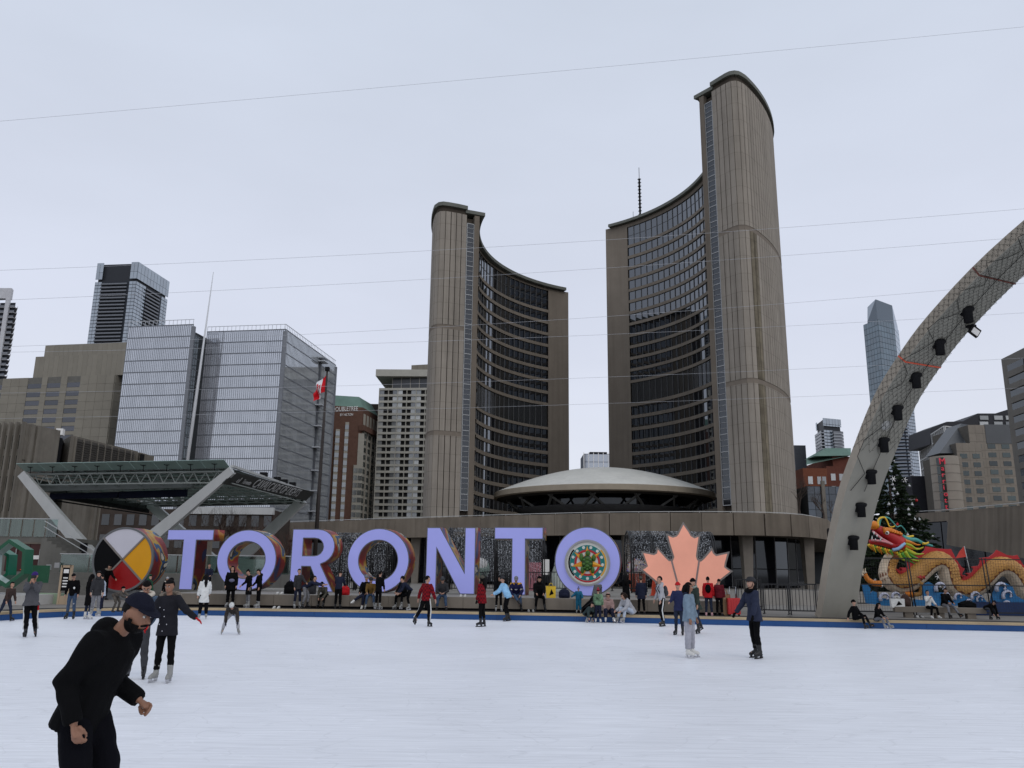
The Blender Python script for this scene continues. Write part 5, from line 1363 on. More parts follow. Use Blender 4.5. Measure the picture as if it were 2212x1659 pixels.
MB().bar(cp(1, 0, 0.25) + V3(0.1, 0, 0), cp(1, 1, 0.2) + V3(0.1, 0, 0), 0.2, 0.16).build('edge_beam', STEEL, cn)
for v in (0.35, 0.52, 0.62, 0.74): MB().ob(cp(1, v, 0.45), (0.5, 0.4, 0.3)).build('spotlight', LAMP, cn)

# ================================================================== flag
fb = P(681, 1140, 72); fz = P(707, 800, 72)
fgp = empty('flagpole', (fb.x, 72, CH), 'tall dark flagpole standing in front of the glass courthouse', 'flagpole')
fx = fb.x + 0.12
MB().tube([(fx, 72, CH), (fx, 72, 8), ((fx + fz.x) / 2, 72, (8 + fz.z) / 2), (fz.x, 72, fz.z)], [0.2, 0.17, 0.13, 0.08], 10).build('pole', mat('pole_dark', (0.035, 0.028, 0.025), 0.5, metal=0.3), fgp)
MB().ob((fz.x, 72, fz.z + 0.12), (0.35, 0.35, 0.35)).build('finial', LAMP, fgp)
cw_ = MB(); NU, NV = 24, 10; fv = []
topz = fz.z - 0.5; wv = 1.5
for i in range(NU + 1):
    for j in range(NV + 1):
        u = i / NU; v = j / NV
        x = fz.x - 0.1 - (1.15 * u ** 0.8) * (0.95 - 0.3 * v) + 0.12 * math.sin(u * 9 + v * 2)
        z = topz - v * wv * (1.0 - 0.35 * u) - 1.5 * u ** 1.3
        y = 72 + 0.35 * math.sin(u * 8 + v * 3) * u + 0.25 * math.sin(v * 7 + u * 3) * u
        fv.append((x, y, z))
fgo = empty('flag', (fz.x, 72, topz), 'red and white maple leaf flag drooping from the dark flagpole', 'flag')
for nm, i0, i1, c_ in (('red_band', 0, 6, 'r'), ('white_field', 6, 18, 'w'), ('red_band', 18, 24, 'r')):
    m_ = MB(); m_.add(fv, [[i * (NV + 1) + j, (i + 1) * (NV + 1) + j, (i + 1) * (NV + 1) + j + 1, i * (NV + 1) + j + 1] for i in range(i0, i1) for j in range(NV)], 0, True)
    m_.build(nm, mat('flag_red', (0.58, 0.012, 0.02), 0.7, 0.08, 1) if c_ == 'r' else mat('flag_white', (0.72, 0.72, 0.74), 0.7, 0.05, 1), fgo)
def fpt(u, v):
    i = min(NU - 1, int(u * NU)); j = min(NV - 1, int(v * NV)); return Vector(fv[i * (NV + 1) + j]) + V3(0, -0.06, 0)
lfm = MB(); ring = []
for q in lf[:19] + lf[23:]:
    uu = 0.5 + (q[0] - 683) / 1020 * 0.46; vv = 0.14 + (q[1] - 105) / 830 * 0.72
    uf = uu * NU; vf = vv * NV; i, j = int(uf), int(vf); a, c = uf - i, vf - j
    g4 = [Vector(fv[(i + di) * (NV + 1) + j + dj]) for di in (0, 1) for dj in (0, 1)]
    ring.append(g4[0] * (1 - a) * (1 - c) + g4[1] * (1 - a) * c + g4[2] * a * (1 - c) + g4[3] * a * c + V3(0, -0.07, 0))
lfm.add(ring, [list(range(len(ring)))]).build('maple_leaf', MATS['flag_red'], fgo)

# ================================================================== bare trees
BARK = mat('bark', (0.075, 0.058, 0.048), 0.95, 0.2, 4)
BARKR = mat('twig_red', (0.095, 0.055, 0.045), 0.95, 0.2, 4)
def bare_tree(pos, h, seed, label, spread=0.55, tw=3, m=None, r0=None, group=None):
    rg = random.Random(seed); pos = Vector(pos)
    o = empty('bare_tree', pos, label, 'tree', group)
    trk = MB(); tws = MB(); m = m or BARK
    r0 = r0 or h * 0.02
    def grow(p, d, L, r, lv):
        pts = [p]; n = 4; q = p
        for i in range(n):
            d2 = (d + Vector((rg.uniform(-.25, .25), rg.uniform(-.25, .25), rg.uniform(-.05, .22)))).normalized(); q = q + d2 * (L / n); pts.append(q); d = d2
        rad = [r * (1 - 0.45 * i / n) for i in range(n + 1)]
        (trk if lv < 2 else tws).tube(pts, rad, 6 if lv < 2 else 4 if lv < 3 else 3, cap=False)
        if lv >= tw + 1: return
        k = rg.randint(3, 4) if lv < 2 else rg.randint(3, 5)
        for i in range(k):
            t_ = rg.uniform(0.35, 1.0); idx = min(n - 1, int(t_ * n)); b_3 = pts[idx].lerp(pts[idx + 1], t_ * n - idx)
            az = rg.uniform(0, 2 * math.pi); out_ = Vector((math.cos(az), math.sin(az), 0))
            nd = (d * (1 - spread) + out_ * spread + V3(0, 0, 0.22)).normalized()
            grow(b_3, nd, L * rg.uniform(0.55, 0.78), rad[idx] * 0.6, lv + 1)
    grow(pos, Vector((rg.uniform(-.06, .06), rg.uniform(-.06, .06), 1)), h * 0.38, r0, 0)
    trk.build('trunk', m, o); tws.build('crown', m, o)
    return o
tl_ = [((460, 1255), 70, 9.0, 'bare tree right of the first T under the canopy'), ((520, 1255), 82, 11, 'tall bare tree seen through the first O'), ((575, 1250), 86, 10, 'bare tree by the rear canopy leg'), ((420, 1240), 92, 11, 'bare tree far back under the canopy, left of the first T'), ((610, 1240), 92, 8, 'small bare tree right of the rear canopy leg'), ((350, 1240), 96, 9, 'bare tree behind the crossing canopy legs')]
for k, ((x, y), Y, h, lb) in enumerate(tl_):
    p = P(x, y, Y); bare_tree((p.x, Y, CH), h, 11 + k, lb, 0.5, 3, BARK if k % 2 else BARKR, group='bare trees behind the stage')
p = P(95, 1200, 64); bare_tree((p.x, 64, CH), 6.4, 40, 'small reddish bare tree behind the left canopy leg', 0.5, 3, mat('pale_twig', (0.22, 0.15, 0.13), 0.9), group='bare trees behind the stage')
for k, (x, Y, h, lb) in enumerate(((1727, 96.5, 6.6, 'bare tree on the podium in front of the taller tower'), (1783, 104, 6.5, 'bare tree on the podium before the dark glass block'), (1805, 112, 6.5, 'bare tree on the podium close to the concrete arch'))):
    p = P(x, 1110, Y); bare_tree((p.x, Y, PZ - 0.3), h, 70 + k, lb, 0.5, 3, BARK, 0.14, group='bare trees on the podium')
# brown hedge-like terrace wall behind the trees
BW = mat('brown_wall', (0.055, 0.043, 0.036), 0.95, 0.25, 0.8)
p, q = P(215, 1120, 108), P(592, 1120, 108)
bwl = empty('brown_terrace', ((p.x + q.x) / 2, 108, CH), 'dark brown low building behind the bare trees', 'building')
MB().bx(p.x, q.x, 108, 116, CH, P(400, 1100, 108).z).build('wall', BW, bwl)
L = q.x - p.x
grid('window', bwl, (p.x, 108), (q.x, 108), even(0, L, 14, 0.6), [(4.4, 6.0), (7.2, 8.6)], glassmat('brown_glass', (0.03, 0.028, 0.026), 0.03, 0.1, 0.5), 0.15, 0.06)
stripes('cornice', bwl, (p.x, 108), (q.x, 108), [(L * 0.5, L)], [(P(400, 1100, 108).z - 0.6, P(400, 1100, 108).z + 0.3)], STEEL, 0.6, 0.5)
# ================================================================== ramp and undercroft at the right
rm = empty('access_ramp', (36, 60, CH), 'curving concrete ramp wall behind the dragon at the right edge', 'ramp')
rp_ = [((1900, 1112), (1900, 1166), 88), ((1990, 1108), (1990, 1170), 80), ((2050, 1105), (2050, 1178), 72), ((2130, 1098), (2130, 1192), 62), ((2212, 1091), (2212, 1206), 53), ((2330, 1078), (2330, 1230), 44)]
for i in range(len(rp_) - 1):
    (a, b_, Y), (c, d_, Y2) = rp_[i], rp_[i + 1]
    A0, A1, B0, B1 = P(*a, Y), P(*b_, Y), P(*c, Y2), P(*d_, Y2); bk = Vector((1.6, 2.2, 0))
    MB().add([A1, B1, B0, A0] + [p + bk for p in (A1, B1, B0, A0)], [[0, 1, 2, 3], [3, 2, 6, 7], [0, 4, 5, 1], [4, 7, 6, 5]]).build('ramp_panel', CONC, rm)
    MB().bar(A0 + V3(0, 0.3, 0.18), B0 + V3(0, 0.3, 0.18), 0.06, 0.06).build('hand_rail', MATS['pale_rail'], rm)
uw = empty('undercroft_glazing', (30, 80, CH), 'dark glazed front under the ramp behind the dragon', 'glazing')
p0, p1 = P(1790, 1200, 86), P(2400, 1200, 60)
A_, d, n, rz, L = wall_frame(p0, p1)
grid('window', uw, p0, p1, even(0, L, 14, 0.94), [(0.4, 2.6), (2.7, 6.5)], GL_D, 0.1, 0.05)
stripes('back_wall', uw, p0, p1, [(0, L)], [(CH, 6.6)], DARKV, 0.2, -0.1)
low = empty('low_wall', (24, 50, CH), 'low pale concrete wall behind the dragon and the barriers', 'wall')
p0, p1 = P(1600, 1250, 46), P(2400, 1250, 43)
A_, d, n, rz, L = wall_frame(p0, p1)
grid('block', low, p0, p1, even(0, L, 12, 0.995), [(CH, CH + 0.75)], mat('pale_low_wall', (0.33, 0.31, 0.28), 0.9, 0.12, 0.8, rnd=0.05), 0.3, 0.0)

# ================================================================== decorated spruce
tb = P(1938, 1225, 58); TX, TY = tb.x, 58.0; TH = P(1938, 976, 58).z
xt = empty('christmas_tree', (TX, TY, CH), 'dark green spruce hung with baubles behind the concrete arch', 'tree')
MB().tube([(TX, TY, CH), (TX, TY, TH - 0.5)], [0.22, 0.04], 8).build('trunk', BARK, xt)
rg = random.Random(5)
lv, lf_, lm = [], [], []
def needle(c, d, s_):
    """one spray: three crossed narrow blades"""
    d = d.normalized()
    for k in range(3):
        u = d.cross(Vector((rg.uniform(-1, 1), rg.uniform(-1, 1), rg.uniform(-1, 1)))).normalized() * s_ * 0.22
        i = len(lv); tip = c + d * s_
        lv.extend([tuple(c - u * 0.4), tuple(c + d * s_ * 0.5 - u), tuple(tip), tuple(c + d * s_ * 0.5 + u)]); lf_.append([i, i + 1, i + 2, i + 3]); lm.append(0 if rg.random() < 0.7 else 1)
BRA = []
for lay in range(30):
    f = lay / 29; z = CH + 0.5 + (TH - 1.0) * f; rr = 3.75 * (1 - f) ** 0.85 + 0.22
    nbr = int(12 * (1 - f)) + 6
    for k in range(nbr):
        a = 2 * math.pi * (k + rg.random()) / nbr; r_ = rr * rg.uniform(0.72, 1.08); BRA.append((a, r_, z))
        tipp = Vector((TX + r_ * math.cos(a), TY + r_ * math.sin(a), z - 0.18 * r_ + 0.1)); root = Vector((TX, TY, z + 0.1))
        dr_ = (tipp - root)
        ns = max(4, int(r_ * 9))
        for j in range(ns):
            t_ = (0.22 + 0.78 * j / ns); c = root + dr_ * t_ + V3(rg.uniform(-.1, .1), rg.uniform(-.1, .1), rg.uniform(-.08, .08))
            sd = Vector((-math.sin(a), math.cos(a), 0)) * rg.uniform(-1, 1)
            needle(c, dr_.normalized() * 0.8 + sd * 0.9 + V3(0, 0, rg.uniform(-.35, .3)), rg.uniform(0.26, 0.46))
fm = bpy.data.meshes.new('crown'); fm.from_pydata([(x - TX, y - TY, z - CH) for x, y, z in lv], [], lf_)
fm.materials.append(mat('spruce', (0.018, 0.030, 0.014), 0.85, 0.3, 3)); fm.materials.append(mat('spruce_light', (0.034, 0.050, 0.024), 0.85, 0.3, 3))
fm.polygons.foreach_set('material_index', lm); fm.update()
inst('crown', fm, xt, (TX, TY, CH))
SIL = mat('silver_bauble', (0.5, 0.5, 0.5), 0.3, 0.02, 1, metal=0.7); RBB = mat('red_bauble', (0.45, 0.02, 0.02), 0.25, 0.02, 1, metal=0.3)
bm1 = MB().ball((0, 0, 0), 0.105, 12, 8).ob((0, 0, 0.14), (0.05, 0.05, 0.06)).mesh('bauble', SIL); bm2 = MB().ball((0, 0, 0), 0.11, 12, 8).ob((0, 0, 0.12), (0.05, 0.05, 0.06)).mesh('bauble', RBB)
fac = [b_ for b_ in BRA if math.sin(b_[0]) < -0.15]; rg.shuffle(fac)
for k, (a, r_, z) in enumerate(fac[:34]):
    red = k % 5 == 4
    o = inst('bauble', bm2 if red else bm1, None, (TX + r_ * 1.02 * math.cos(a), TY + r_ * 1.02 * math.sin(a), z - 0.18 * r_ - 0.05))
    tag(o, 'round red bauble hanging on the decorated spruce' if red else 'round silver bauble hanging on the decorated spruce', 'bauble', 'red baubles on the spruce' if red else 'silver baubles on the spruce')
sm = MB()
for k in range(6): sm.bar((0, 0, 0), (0.2 * math.cos(k * math.pi / 3), 0, 0.2 * math.sin(k * math.pi / 3)), 0.035, 0.035)
sm = sm.mesh('snowflake', SIGNW)
for k, (a, r_, z) in enumerate(fac[34:42]):
    o = inst('snowflake_ornament', sm, None, (TX + r_ * 1.06 * math.cos(a), TY + r_ * 1.06 * math.sin(a), z - 0.18 * r_)); tag(o, 'white star shaped ornament on the decorated spruce', 'ornament', 'white stars on the spruce')

# ================================================================== dragon lantern
DY = 36.4
def dq(x, y, Y=DY): return P((2140 + x / 5.267) / 1.1573, (1280 + y / 5.267) / 1.1573, Y)
dgn = empty('dragon_sculpture', dq(1100, 1180), 'golden scaled dragon sculpture with red fins and green mane', 'dragon')
path = smooth_path([dq(520, 540), dq(430, 680, DY + .25), dq(425, 840, DY + .1), dq(540, 945), dq(700, 915, DY - .1), dq(840, 790), dq(960, 680), dq(1090, 640), dq(1200, 720), dq(1235, 860), dq(1290, 985), dq(1420, 1030), dq(1570, 985), dq(1700, 860), dq(1810, 750), dq(1930, 715), dq(2060, 770), dq(2160, 900), dq(2260, 1080), dq(2400, 1180)], 6)
GOLD = mat('dragon_gold', (0.46, 0.23, 0.055), 0.5, 0.22, 2.0, spec=0.4); GEDGE = mat('dragon_brown', (0.16, 0.045, 0.012), 0.6, 0.15, 2)
CREAM = mat('dragon_cream', (0.62, 0.50, 0.36), 0.6, 0.08, 2); DRED = mat('dragon_red', (0.40, 0.012, 0.014), 0.45, 0.12, 2); DPINK = mat('dragon_pink', (0.66, 0.26, 0.28), 0.5); DORA = mat('dragon_orange', (0.66, 0.20, 0.015), 0.5, 0.15, 3); DYEL = mat('dragon_yellow', (0.70, 0.46, 0.03), 0.5, 0.12, 3); DGRN = mat('dragon_green', (0.10, 0.34, 0.05), 0.5, 0.12, 3); DTEA = mat('dragon_teal', (0.06, 0.30, 0.27), 0.5, 0.1, 3); DLIM = mat('dragon_lime', (0.36, 0.44, 0.03), 0.5, 0.1, 3)
npt = len(path); BR = 0.40
rads = [BR * (0.62 + 0.38 * min(1, i / 14.0)) for i in range(npt)]
MB().tube(path, rads, 18, cap=True).build('body', GEDGE, dgn)
scl = MB(); bel = MB(); fin = MB()
frames = []
for i, p in enumerate(path):
    d = (path[min(i + 1, npt - 1)] - path[max(i - 1, 0)]).normalized(); side = Vector((0, -1, 0)); side = (side - d * side.dot(d)).normalized(); dors = side.cross(d).normalized()
    if i == 0: ref = dors
    frames.append((p, d, side, dors))
# dorsal direction: outward of the first bend is kept continuous
sgnd = 1 if frames[60][3].z > 0 else -1
acc = 0.0; rowi = 0
cum = [0.0]
for i in range(1, npt): cum.append(cum[-1] + (path[i] - path[i - 1]).length)
def fr_at(s_):
    j = 0
    while j < npt - 2 and cum[j + 1] < s_: j += 1
    t_ = (s_ - cum[j]) / max(1e-6, cum[j + 1] - cum[j]); a, b_ = frames[j], frames[j + 1]
    return a[0].lerp(b_[0], t_), a[1].lerp(b_[1], t_).normalized(), a[2].lerp(b_[2], t_).normalized(), a[3].lerp(b_[3], t_).normalized(), rads[j] + (rads[j + 1] - rads[j]) * t_
s_ = 0.1
while s_ < cum[-1] - 0.2:
    p, d, sd, do, r_ = fr_at(s_); p2, d2, sd2, do2, r2 = fr_at(s_ + 0.19); do = do * sgnd; do2 = do2 * sgnd
    NA = 13
    for k in range(NA):
        a = -0.62 * math.pi + (1.24 * math.pi) * (k + 0.5 * (rowi % 2)) / NA; w_ = 1.24 * math.pi / NA * 0.56
        def q(an_, pp, dd_, ss, rr): return pp + (dd_ * math.cos(an_) + ss * math.sin(an_)) * rr
        pm, dm_, sm_, dom, rm_ = fr_at(s_ + 0.11); dom = dom * sgnd
        scl.add([q(a, p, do, sd, r_ * 1.005), q(a - w_, pm, dom, sm_, rm_ * 1.03), q(a - w_ * 0.6, p2, do2, sd2, r2 * 1.07), q(a + w_ * 0.6, p2, do2, sd2, r2 * 1.07), q(a + w_, pm, dom, sm_, rm_ * 1.03)], [[0, 1, 2, 3, 4]])
    pm, dm_, sm_, dom, rm_ = fr_at(s_ + 0.15); dom = dom * sgnd
    arcp = [(0.64 + 0.72 * k / 6) * math.pi for k in range(7)]
    bel.add([p + (do * math.cos(a) + sd * math.sin(a)) * r_ * 1.03 for a in arcp] + [pm + (dom * math.cos(a) + sm_ * math.sin(a)) * rm_ * 1.06 for a in arcp], [[k, k + 1, k + 8, k + 7] for k in range(6)])
    s_ += 0.135; rowi += 1
scl.build('scales', GOLD, dgn, kind='stuff'); bel.build('belly_plates', CREAM, dgn, kind='stuff')
fpts = []
for k in range(4, int(cum[-1] / 0.15)):
    p, d, sd, do, r_ = fr_at(k * 0.15 + 0.05); do = do * sgnd; hgt = 0.30 if k % 3 == 0 else 0.12 if k % 3 == 1 else 0.18
    fpts.append((p + do * r_ * 0.95, p + do * (r_ + hgt) - d * (0.14 if k % 3 == 0 else 0)))
for a, b_ in zip(fpts[:-1], fpts[1:]):
    o_ = Vector((0, 0.03, 0)); fin.add([a[0] - o_, b_[0] - o_, b_[1] - o_, a[1] - o_, a[0] + o_, b_[0] + o_, b_[1] + o_, a[1] + o_], [[0, 1, 2, 3], [7, 6, 5, 4], [3, 2, 6, 7]])
fin.build('dorsal_fin', DRED, dgn)
def horn(nm, pts, r0, r1, m, Y=DY, n=8, par=None):
    pts = smooth_path([dq(x, y, Y + (k * 0.05)) for k, (x, y) in enumerate(pts)], 4); N = len(pts)
    return MB().tube(pts, [r0 + (r1 - r0) * (i / (N - 1)) ** 0.8 for i in range(N)], n).build(nm, m, par or dgn)
# head
hd = MB()
up_ = [dq(590, 420), dq(480, 340), dq(390, 290), dq(300, 235), dq(215, 190)]
hd.tube(smooth_path(up_, 4), [0.36 - 0.012 * i for i in range(17)], 14, flat=0.9)
hd.ball(dq(245, 185, DY - 0.1), (0.20, 0.2, 0.17)); hd.ball(dq(560, 420), (0.38, 0.32, 0.30))
hdo = hd.build('head', DRED, dgn)
lw = MB().tube(smooth_path([dq(560, 450), dq(450, 430), dq(330, 405), dq(180, 390)], 4), [0.26, 0.25, 0.235, 0.22, 0.205, 0.19, 0.18, 0.17, 0.16, 0.155, 0.15, 0.14, 0.12], 12, flat=0.8).build('lower_jaw', DRED, dgn)
MB().tube(smooth_path([dq(480, 425, DY - .2), dq(350, 355, DY - .24), dq(280, 300, DY - .22), dq(215, 250, DY - .15)], 4), 0.045, 6).build('gum', DPINK, dgn)
MB().tube(smooth_path([dq(480, 425, DY - .2), dq(350, 385, DY - .24), dq(200, 370, DY - .15)], 4), 0.05, 6).build('gum', DPINK, dgn)
MB().add([dq(470, 415, DY - .22), dq(290, 290, DY - .2), dq(215, 260, DY - .1), dq(205, 350, DY - .1), dq(330, 375, DY - .2)], [[0, 1, 2, 3, 4]]).extr([dq(470, 415, DY - .22), dq(290, 290, DY - .2), dq(215, 260, DY - .1), dq(205, 350, DY - .1), dq(330, 375, DY - .2)], (0, 0.05, 0)).build('mouth', DARKV, dgn)
for x, y, l_ in ((235, 260, 40), (275, 300, 30), (330, 335, 24), (210, 365, -45), (320, 378, -28), (255, 372, -22)):
    a, b_ = dq(x, y, DY - .27), dq(x + 3, y + l_ * 1.2, DY - .27); MB().tube([a, b_], [0.045, 0.004], 6).build('tooth', CWHT, dgn)
MB().ball(dq(238, 175, DY - .12), (0.22, 0.24, 0.19), 14, 10).build('nose', DORA, dgn)
MB().ball(dq(410, 275, DY - .32), 0.085, 12, 8).build('eye', CWHT, dgn); MB().ball(dq(408, 275, DY - .39), 0.04, 10, 6).build('pupil', CBLK, dgn)
for pts in ([(360, 245), (440, 240), (520, 265), (600, 300)],): horn('brow', pts, 0.14, 0.08, DORA, DY - 0.25)
for k in range(7): horn('brow_tuft', [(380 + 34 * k, 240 + 10 * k), (375 + 34 * k, 212 + 9 * k), (362 + 36 * k, 198 + 10 * k)], 0.07, 0.01, DORA, DY - 0.28)
horn('whisker', [(285, 190), (300, 95), (370, 70), (410, 120), (440, 190), (490, 195), (520, 170)], 0.05, 0.022, DYEL, DY - 0.3)
horn('whisker', [(300, 200), (330, 90), (420, 75), (490, 140), (540, 195), (590, 180), (640, 230), (660, 270)], 0.045, 0.02, DTEA, DY - 0.2)
horn('antler', [(610, 330), (700, 360), (800, 370), (880, 410), (1005, 448)], 0.13, 0.05, DTEA, DY - 0.1); horn('antler', [(880, 415), (925, 415), (955, 398)], 0.06, 0.03, DYEL, DY - 0.1); horn('antler', [(650, 330), (700, 325), (755, 315)], 0.06, 0.04, DYEL, DY - 0.1)
mane = [([(600, 400), (720, 440), (800, 490), (890, 460)], DLIM), ([(620, 430), (720, 470), (830, 485), (885, 470)], DORA), ([(640, 470), (740, 540), (850, 555), (960, 520)], DLIM), ([(650, 500), (740, 580), (850, 620), (960, 605)], DGRN), ([(640, 520), (700, 600), (790, 640), (900, 625)], DLIM), ([(600, 540), (660, 610), (720, 650), (800, 690)], DGRN), ([(590, 450), (640, 500), (690, 560), (700, 580)], DORA), ([(560, 470), (610, 540), (650, 590), (655, 600)], DYEL), ([(640, 380), (720, 400), (800, 430), (850, 430)], DORA), ([(560, 550), (600, 610), (660, 640), (700, 640)], DLIM), ([(630, 440), (700, 500), (780, 540), (860, 590)], DYEL)]
for k, (pts, m_) in enumerate(mane): horn('mane_lock', pts, 0.10, 0.015, m_, DY - 0.22 + 0.05 * (k % 4))
for k in range(16):
    x = 165 + 26 * k; y = 430 + 7 * k; m_ = (DYEL, DORA, DYEL, DGRN)[k % 4]; horn('beard_lock', [(x, y), (x + 22, y + 36), (x + 48, y + 70 + 12 * (k % 3))], 0.075, 0.008, m_, DY - 0.15 - 0.04 * (k % 3), 6)
MB().tube(smooth_path([dq(640, 410, DY - .3), dq(560, 480, DY - .33), dq(480, 500, DY - .25)], 4), 0.07, 8).build('cheek_frill', mat('frill_blue', (0.25, 0.42, 0.60), 0.5), dgn)
# legs
for pts, m_ in (([(330, 945), (230, 935), (150, 880), (110, 800)], DORA), ([(800, 900), (860, 970), (850, 1070), (760, 1090)], GOLD), ([(760, 1090), (700, 1085), (640, 1075)], DORA)): horn('leg', pts, 0.14, 0.09, m_, DY - 0.35)
for x, y in ((95, 770), (120, 765), (85, 800), (640, 1070), (860, 1120), (830, 1130)): horn('claw', [(x + 12, y + 40), (x, y + 10), (x + 4, y - 25)], 0.05, 0.008, CREAM, DY - 0.4, 6)
horn('flame_tuft', [(830, 880), (840, 820), (860, 770)], 0.16, 0.01, DRED, DY - 0.4)
horn('flame_tuft', [(800, 870), (800, 820), (790, 790)], 0.12, 0.01, DRED, DY - 0.4); horn('flame_tuft', [(880, 870), (890, 830), (905, 800)], 0.11, 0.01, DRED, DY - 0.4)
# painted wave panels at its feet
WB = mat('wave_blue', (0.012, 0.15, 0.36), 0.5, 0.15, 1.5); WD = mat('wave_navy', (0.01, 0.03, 0.10), 0.6, 0.2, 1.5); FOAM = mat('wave_foam', (0.55, 0.56, 0.66), 0.7, 0.08, 3)
def wave(pts, Y, label, curls):
    w_ = [dq(x, y, Y) for x, y in pts]
    o = empty('painted_wave', dq(sum(p[0] for p in pts) / len(pts), 1235, Y), label, 'wave', 'painted wave panels')
    MB().extr(w_, (0, 0.12, 0)).build('panel', WB, o)
    for x, y, r_, col in curls:
        rr = r_ / 5.267 / 1.1573 / FPX * Y * 1.03
        c = dq(x, y, Y - 0.06)
        sp = [c + V3(math.cos(a) * rr * (1 - 0.085 * k), -0.004 * k, math.sin(a) * rr * (1 - 0.085 * k)) for k, a in enumerate([R(210 - 28 * j) for j in range(11)])]
        MB().tube(sp, [rr * 0.30 * (1 - 0.06 * k) for k in range(11)], 7).build('foam_curl', FOAM, o)
        MB().tube([q_ + V3(rr * .05, -0.03, -rr * .12) for q_ in sp[1:8]], [rr * 0.10] * 7, 5).build('wave_line', WD, o)
wave([(90, 960), (150, 955), (195, 1010), (185, 1080), (230, 1040), (275, 1060), (280, 1130), (560, 1150), (560, 1235), (380, 1235), (140, 1200)], DY - 0.55, 'blue painted wave panel under the dragon head', [(390, 1130, 75, 0), (540, 1110, 65, 0)])
wave([(880, 960), (960, 920), (1030, 960), (1040, 1060), (1200, 1060), (1260, 1235), (760, 1235), (770, 1150), (900, 1160)], DY - 0.5, 'blue painted wave panel under the middle of the dragon', [(1130, 1000, 85, 0), (1200, 1110, 60, 0)])
wave([(1300, 1150), (1380, 1080), (1500, 1130), (1650, 1090), (1720, 1180), (1720, 1235), (1260, 1235)], DY - 0.6, 'dark blue wave panel with white curls behind the bench', [(1360, 1120, 60, 0), (1590, 1110, 70, 0), (1500, 1190, 50, 0), (1640, 1150, 50, 0)])
wave([(1780, 1235), (1790, 1110), (1880, 950), (1960, 930), (2060, 980), (2110, 1100), (2300, 1210), (2300, 1330), (1800, 1330)], DY - 0.6, 'tall blue wave panel at the right end of the dragon', [(1930, 1000, 85, 0), (2010, 1100, 80, 0), (2000, 1220, 60, 0), (2180, 1270, 45, 0)])
p = dq(1390, 520, DY + 1.4)
bf = empty('red_banner', (p.x, DY + 1.4, CH), 'small red pennant on a leaning pole behind the dragon', 'banner')
q0, q1 = dq(1490, 740, DY + 1.4), dq(1425, 450, DY + 1.4)
MB().tube([q0 + (q0 - q1) * 0.9, q1], 0.02, 6).build('pole', MULL_L, bf)
MB().extr([q1, dq(1365, 520, DY + 1.4), dq(1315, 610, DY + 1.3), dq(1450, 590, DY + 1.4)], (0, 0.03, 0)).build('cloth', mat('pennant', (0.5, 0.06, 0.045), 0.7), bf)

# ================================================================== fences and barriers
BLKF = mat('black_steel', (0.012, 0.012, 0.013), 0.5, 0.1, 1)
ff = empty('mesh_fence', dq(900, 1240, 35.3), 'black mesh fence panels standing in front of the dragon', 'fence')
FY = 35.4
xa, xb = P(1800, 1263, FY).x, P(2330, 1263, FY).x; zt, zm = P(2020, 1207, FY).z, P(2020, 1264, FY).z
for z in (zt, zm, CH + 0.12): MB().bx(xa, xb, FY - 0.02, FY + 0.02, z - 0.022, z + 0.022).build('rail', BLKF, ff)
for x in (690, 725, 1700, 1745):
    p = dq(x, 960, FY); MB().tube([(p.x + 0.1, FY - 0.04, CH), (p.x - 0.04, FY - 0.04, zt + 0.05)], 0.028, 6).build('post', BLKF, ff)
wm = MB(); k = 0
x = xa
while x < xb: wm.bx(x, x + 0.005, FY, FY + 0.005, CH + 0.1, zt); x += 0.11
z = CH + 0.15
while z < zt: wm.bx(xa, xb, FY, FY + 0.005, z, z + 0.005); z += 0.11
wm.build('wire_mesh', BLKF, ff, kind='stuff')
def barrier(xv0, xv1, yb, yt, Y0_, Y1_, label, gap=0.13, mm=None):
    a = P(xv0, yb, Y0_); b_ = P(xv1, yb, Y1_); za = P(xv0, yb, Y0_).z; zt_ = P((xv0 + xv1) / 2, yt, (Y0_ + Y1_) / 2).z
    o = empty('steel_barrier', ((a.x + b_.x) / 2, (a.y + b_.y) / 2, za), label, 'barrier', 'black steel crowd barriers')
    A_, d, n, rz, L = wall_frame(a, b_); mm = mm or BLKF
    for z in (za + 0.16, zt_): boxpart('rail', o, (A_ + d * (L / 2) + V3(0, 0, z)), (L, 0.045, 0.045), rz, mm)
    nb = int(L / gap)
    for k in range(nb + 1): boxpart('bar', o, (A_ + d * (L * k / nb) + V3(0, 0, (za + 0.16 + zt_) / 2)), (0.022, 0.022, zt_ - za - 0.16), rz, mm)
    for u in (0.06, L - 0.06):
        boxpart('post', o, (A_ + d * u + V3(0, 0, (za + zt_) / 2)), (0.05, 0.05, zt_ - za), rz, mm)
        boxpart('foot', o, (A_ + d * u + V3(0, 0, za + 0.02)), (0.06, 0.6, 0.03), rz, mm)
barrier(1648, 1708, 1326, 1262, 33.6, 33.2, 'black steel barrier beside the man in the helmet')
barrier(1706, 1768, 1328, 1262, 33.2, 32.9, 'black steel barrier against the foot of the arch')
barrier(1590, 1648, 1318, 1252, 36, 35.8, 'black steel barrier behind the red suitcase')
barrier(1800, 1900, 1310, 1262, 38.5, 38.2, 'black steel barrier behind the dragon, right of the arch')
for k, (xv0, xv1, lb) in enumerate(((690, 765, 'between the R and the middle O'), (765, 885, 'seen through the middle O'), (950, 1045, 'seen under the N'), (1045, 1190, 'seen behind the second T'), (1185, 1240, 'left of the turtle medallion'), (1320, 1385, 'left of the maple leaf'), (1385, 1470, 'behind the maple leaf'))):
    barrier(xv0, xv1, 1277, 1236, 44.5, 44.0, 'black picket barrier ' + lb, 0.15)

